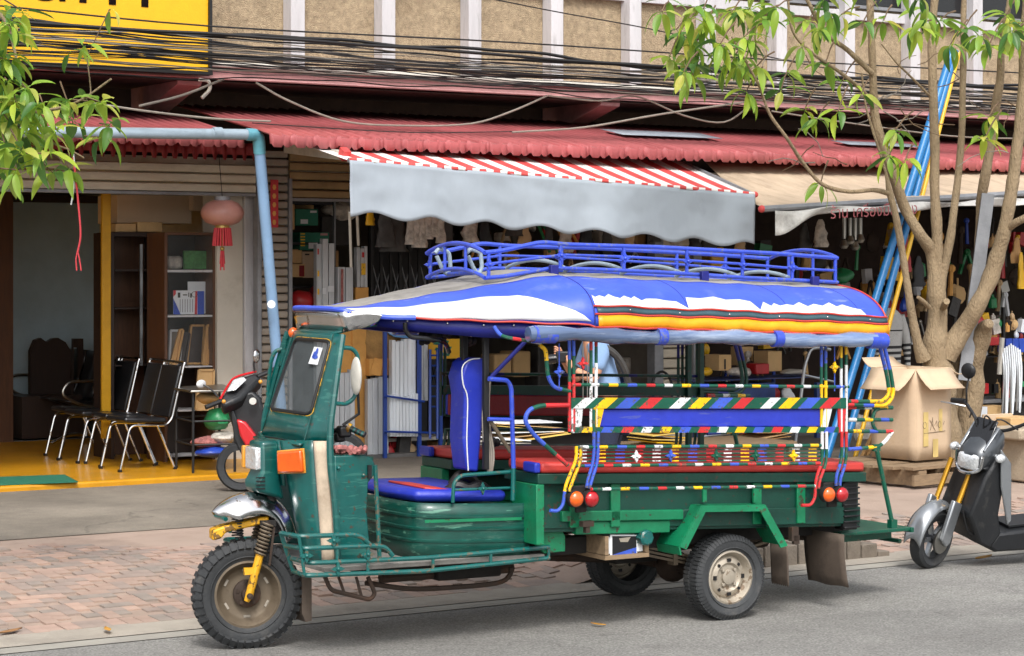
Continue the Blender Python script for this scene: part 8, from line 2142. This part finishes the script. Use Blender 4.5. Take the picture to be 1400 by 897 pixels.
WH = [(915, 78, 8), (935, 98, 6), (950, 62, 7), (925, 40, 4), (905, 16, 4), (968, 30, 8), (985, 60, 8), (962, 12, 7), (1000, 18, 8), (1003, 78, 7), (1018, 50, 7), (1035, 90, 6), (1020, 125, 6), (945, 108, 4), (1040, 22, 7), (1062, 10, 7), (1075, 100, 5), (1068, 122, 3), (1105, 28, 7), (1122, 40, 6), (1128, 88, 5), (1100, 150, 6), (1118, 162, 7), (1146, 152, 5), (1152, 110, 4), (1122, 250, 6), (1178, 128, 4), (1208, 28, 6), (1224, 178, 8), (1216, 212, 7), (1238, 218, 5), (1254, 38, 8), (1285, 28, 8), (1318, 40, 8), (1300, 60, 6), (1352, 62, 7), (1352, 160, 9), (1346, 190, 6), (1382, 50, 7), (1376, 20, 7), (1398, 30, 5), (1180, 30, 5), (1150, 20, 6)]
zrel = {}
tot = 0
for (x, y, n) in WH:
    dd = DT - 1.2 + rl.uniform(-.4, .5) if x < 1100 else DT - .5 + rl.uniform(-.5, .4)
    c = DP(x, y, dd); whorl(LFR, c, n, rl, 1.0)
    # twig that carries the whorl
    q = DP(x + rl.uniform(8, 26), y + rl.uniform(-30, -10) if y < 60 else y - rl.uniform(18, 40), dd + .15)
    b = MB(); b.tube([q, q.lerp(c, .5) + Vector((0, 0, .02)), c], [.009, .007, .006], 5); b.build('twig', 'twig', tree)
for k in range(34):
    x = rl.choice([rl.uniform(900, 1060), rl.uniform(930, 1050), rl.uniform(1080, 1400)]); y = rl.uniform(-20, 95) if x < 1070 else rl.uniform(-20, 62)
    whorl(LFR, DP(x, y, DT - 1.0 + rl.uniform(-.5, .5)), rl.randint(4, 7), rl, .95)
LFR.done()
# bare twigs
for k in range(26):
    x, y = rl.uniform(1040, 1400), rl.uniform(60, 230); dd = DT + rl.uniform(-.6, .3); a = DP(x, y, dd); P = [a]
    ang = rl.uniform(0, 6.28)
    for j in range(4): ang += rl.uniform(-.6, .6); P.append(P[-1] + Vector((CS * math.cos(ang), -SN * math.cos(ang), math.sin(ang) * .7)) * rl.uniform(.06, .16))
    b = MB(); b.tube(P, [.006, .005, .0045, .004, .003], 4); b.build('twig', 'cable_grey' if k % 2 else 'twig', tree)

# left tree: its trunk stands outside the frame, its branches hang in at the upper left
DL = 12.2
bl = DP(-260, 700, DL); bl.z = .02
lt_ = thing('street_tree', 'leafy street tree whose green branches hang in at the upper left corner', 'tree', bl)
limb(lt_, [(-262, HOR + 1.95 * FPX / DL, DL, 40), (-255, 600, DL, 32), (-250, 300, DL, 26), (-240, 0, DL, 20), (-220, -200, DL, 12)], 'trunk')
limb(lt_, [(-246, 180, DL, 14), (-160, 110, DL, 10), (-60, 120, DL, 7), (20, 150, DL, 5), (70, 150, DL, 3.5), (110, 137, DL - .1, 2.6), (152, 108, DL - .2, 2.2)])
limb(lt_, [(-242, 60, DL, 12), (-150, -10, DL, 8), (-60, -20, DL, 6), (0, 20, DL, 4), (20, 70, DL, 3), (25, 110, DL, 2)])
limb(lt_, [(20, 150, DL, 4), (50, 170, DL, 3), (72, 195, DL, 2.5), (95, 205, DL, 2), (115, 216, DL, 1.6)])
limb(lt_, [(-60, 120, DL, 6), (-20, 170, DL, 4), (10, 205, DL, 3), (20, 240, DL, 2)])
limb(lt_, [(118, 135, DL - .1, 2), (124, 126, DL - .1, 1.6), (119, 80, DL - .15, 1.3)])
ll = make_leaves(.15); LFL = Leafer(lt_, ll, 296, (-.9, .5))
rl2 = random.Random(77)
WL = [(8, 20, 7), (14, 50, 7), (4, 80, 8), (10, 110, 9), (22, 140, 8), (2, 140, 8), (12, 165, 8), (35, 120, 7), (40, 150, 8), (58, 140, 7), (75, 140, 7), (28, 182, 8), (6, 195, 8), (30, 205, 7), (55, 172, 7), (92, 138, 6), (120, 138, 6), (138, 140, 7), (150, 170, 6), (140, 188, 4), (100, 165, 5), (78, 178, 6), (62, 210, 6), (72, 236, 6), (95, 230, 4), (22, 232, 6), (14, 255, 3), (3, 225, 7), (48, 200, 5), (30, 14, 4), (22, 30, 5), (-20, 60, 9), (-22, 150, 9), (-30, 200, 8), (-40, 110, 8)]
for (x, y, n) in WL:
    c = DP(x, y, DL + rl2.uniform(-.35, .35)); whorl(LFL, c, n, rl2, 1.0)
    q = c + Vector((rl2.uniform(-.12, .0), .02, rl2.uniform(-.02, .12))); b = MB(); b.tube([q, c], [.005, .004], 4); b.build('twig', 'twig', lt_)
for (x, y) in ((152, 10), (112, 58), (98, 68), (118, 60)): whorl(LFL, DP(x, y, DL - .2), 2, rl2, .8)
for k in range(26):
    x, y = rl2.uniform(-30, 75), rl2.uniform(5, 240)
    if x > 30 and y < 110: continue
    whorl(LFL, DP(x, y, DL + rl2.uniform(-.4, .6)), rl2.randint(5, 8), rl2, 1.0)
LFL.done()
b = MB(); b.tube([DP(119, 78, DL - .2), DP(150, 12, DL - .2)], .003, 4); b.build('twig', 'twig', lt_)
b = MB(); b.tube(catmull([DP(98, 205, DL), DP(103, 240, DL), DP(108, 290, DL), DP(110, 322, DL), DP(106, 345, DL)], 5), .006, 5)
b.tube(catmull([DP(106, 343, DL), DP(104, 355, DL), DP(105, 370, DL)], 4), .004, 4); b.tube(catmull([DP(106, 343, DL), DP(109, 356, DL), DP(111, 370, DL)], 4), .004, 4)
tag(b.build('string', 'tassel_red'), 'frayed pink string dangling from the left branches', 'string')
b = MB(); b.tube(catmull([DP(100, 208, DL), DP(102, 235, DL), DP(100, 262, DL), DP(97, 280, DL)], 5), .005, 5); tag(b.build('string', 'vinyl_white'), 'short white string dangling from the left branches', 'string')
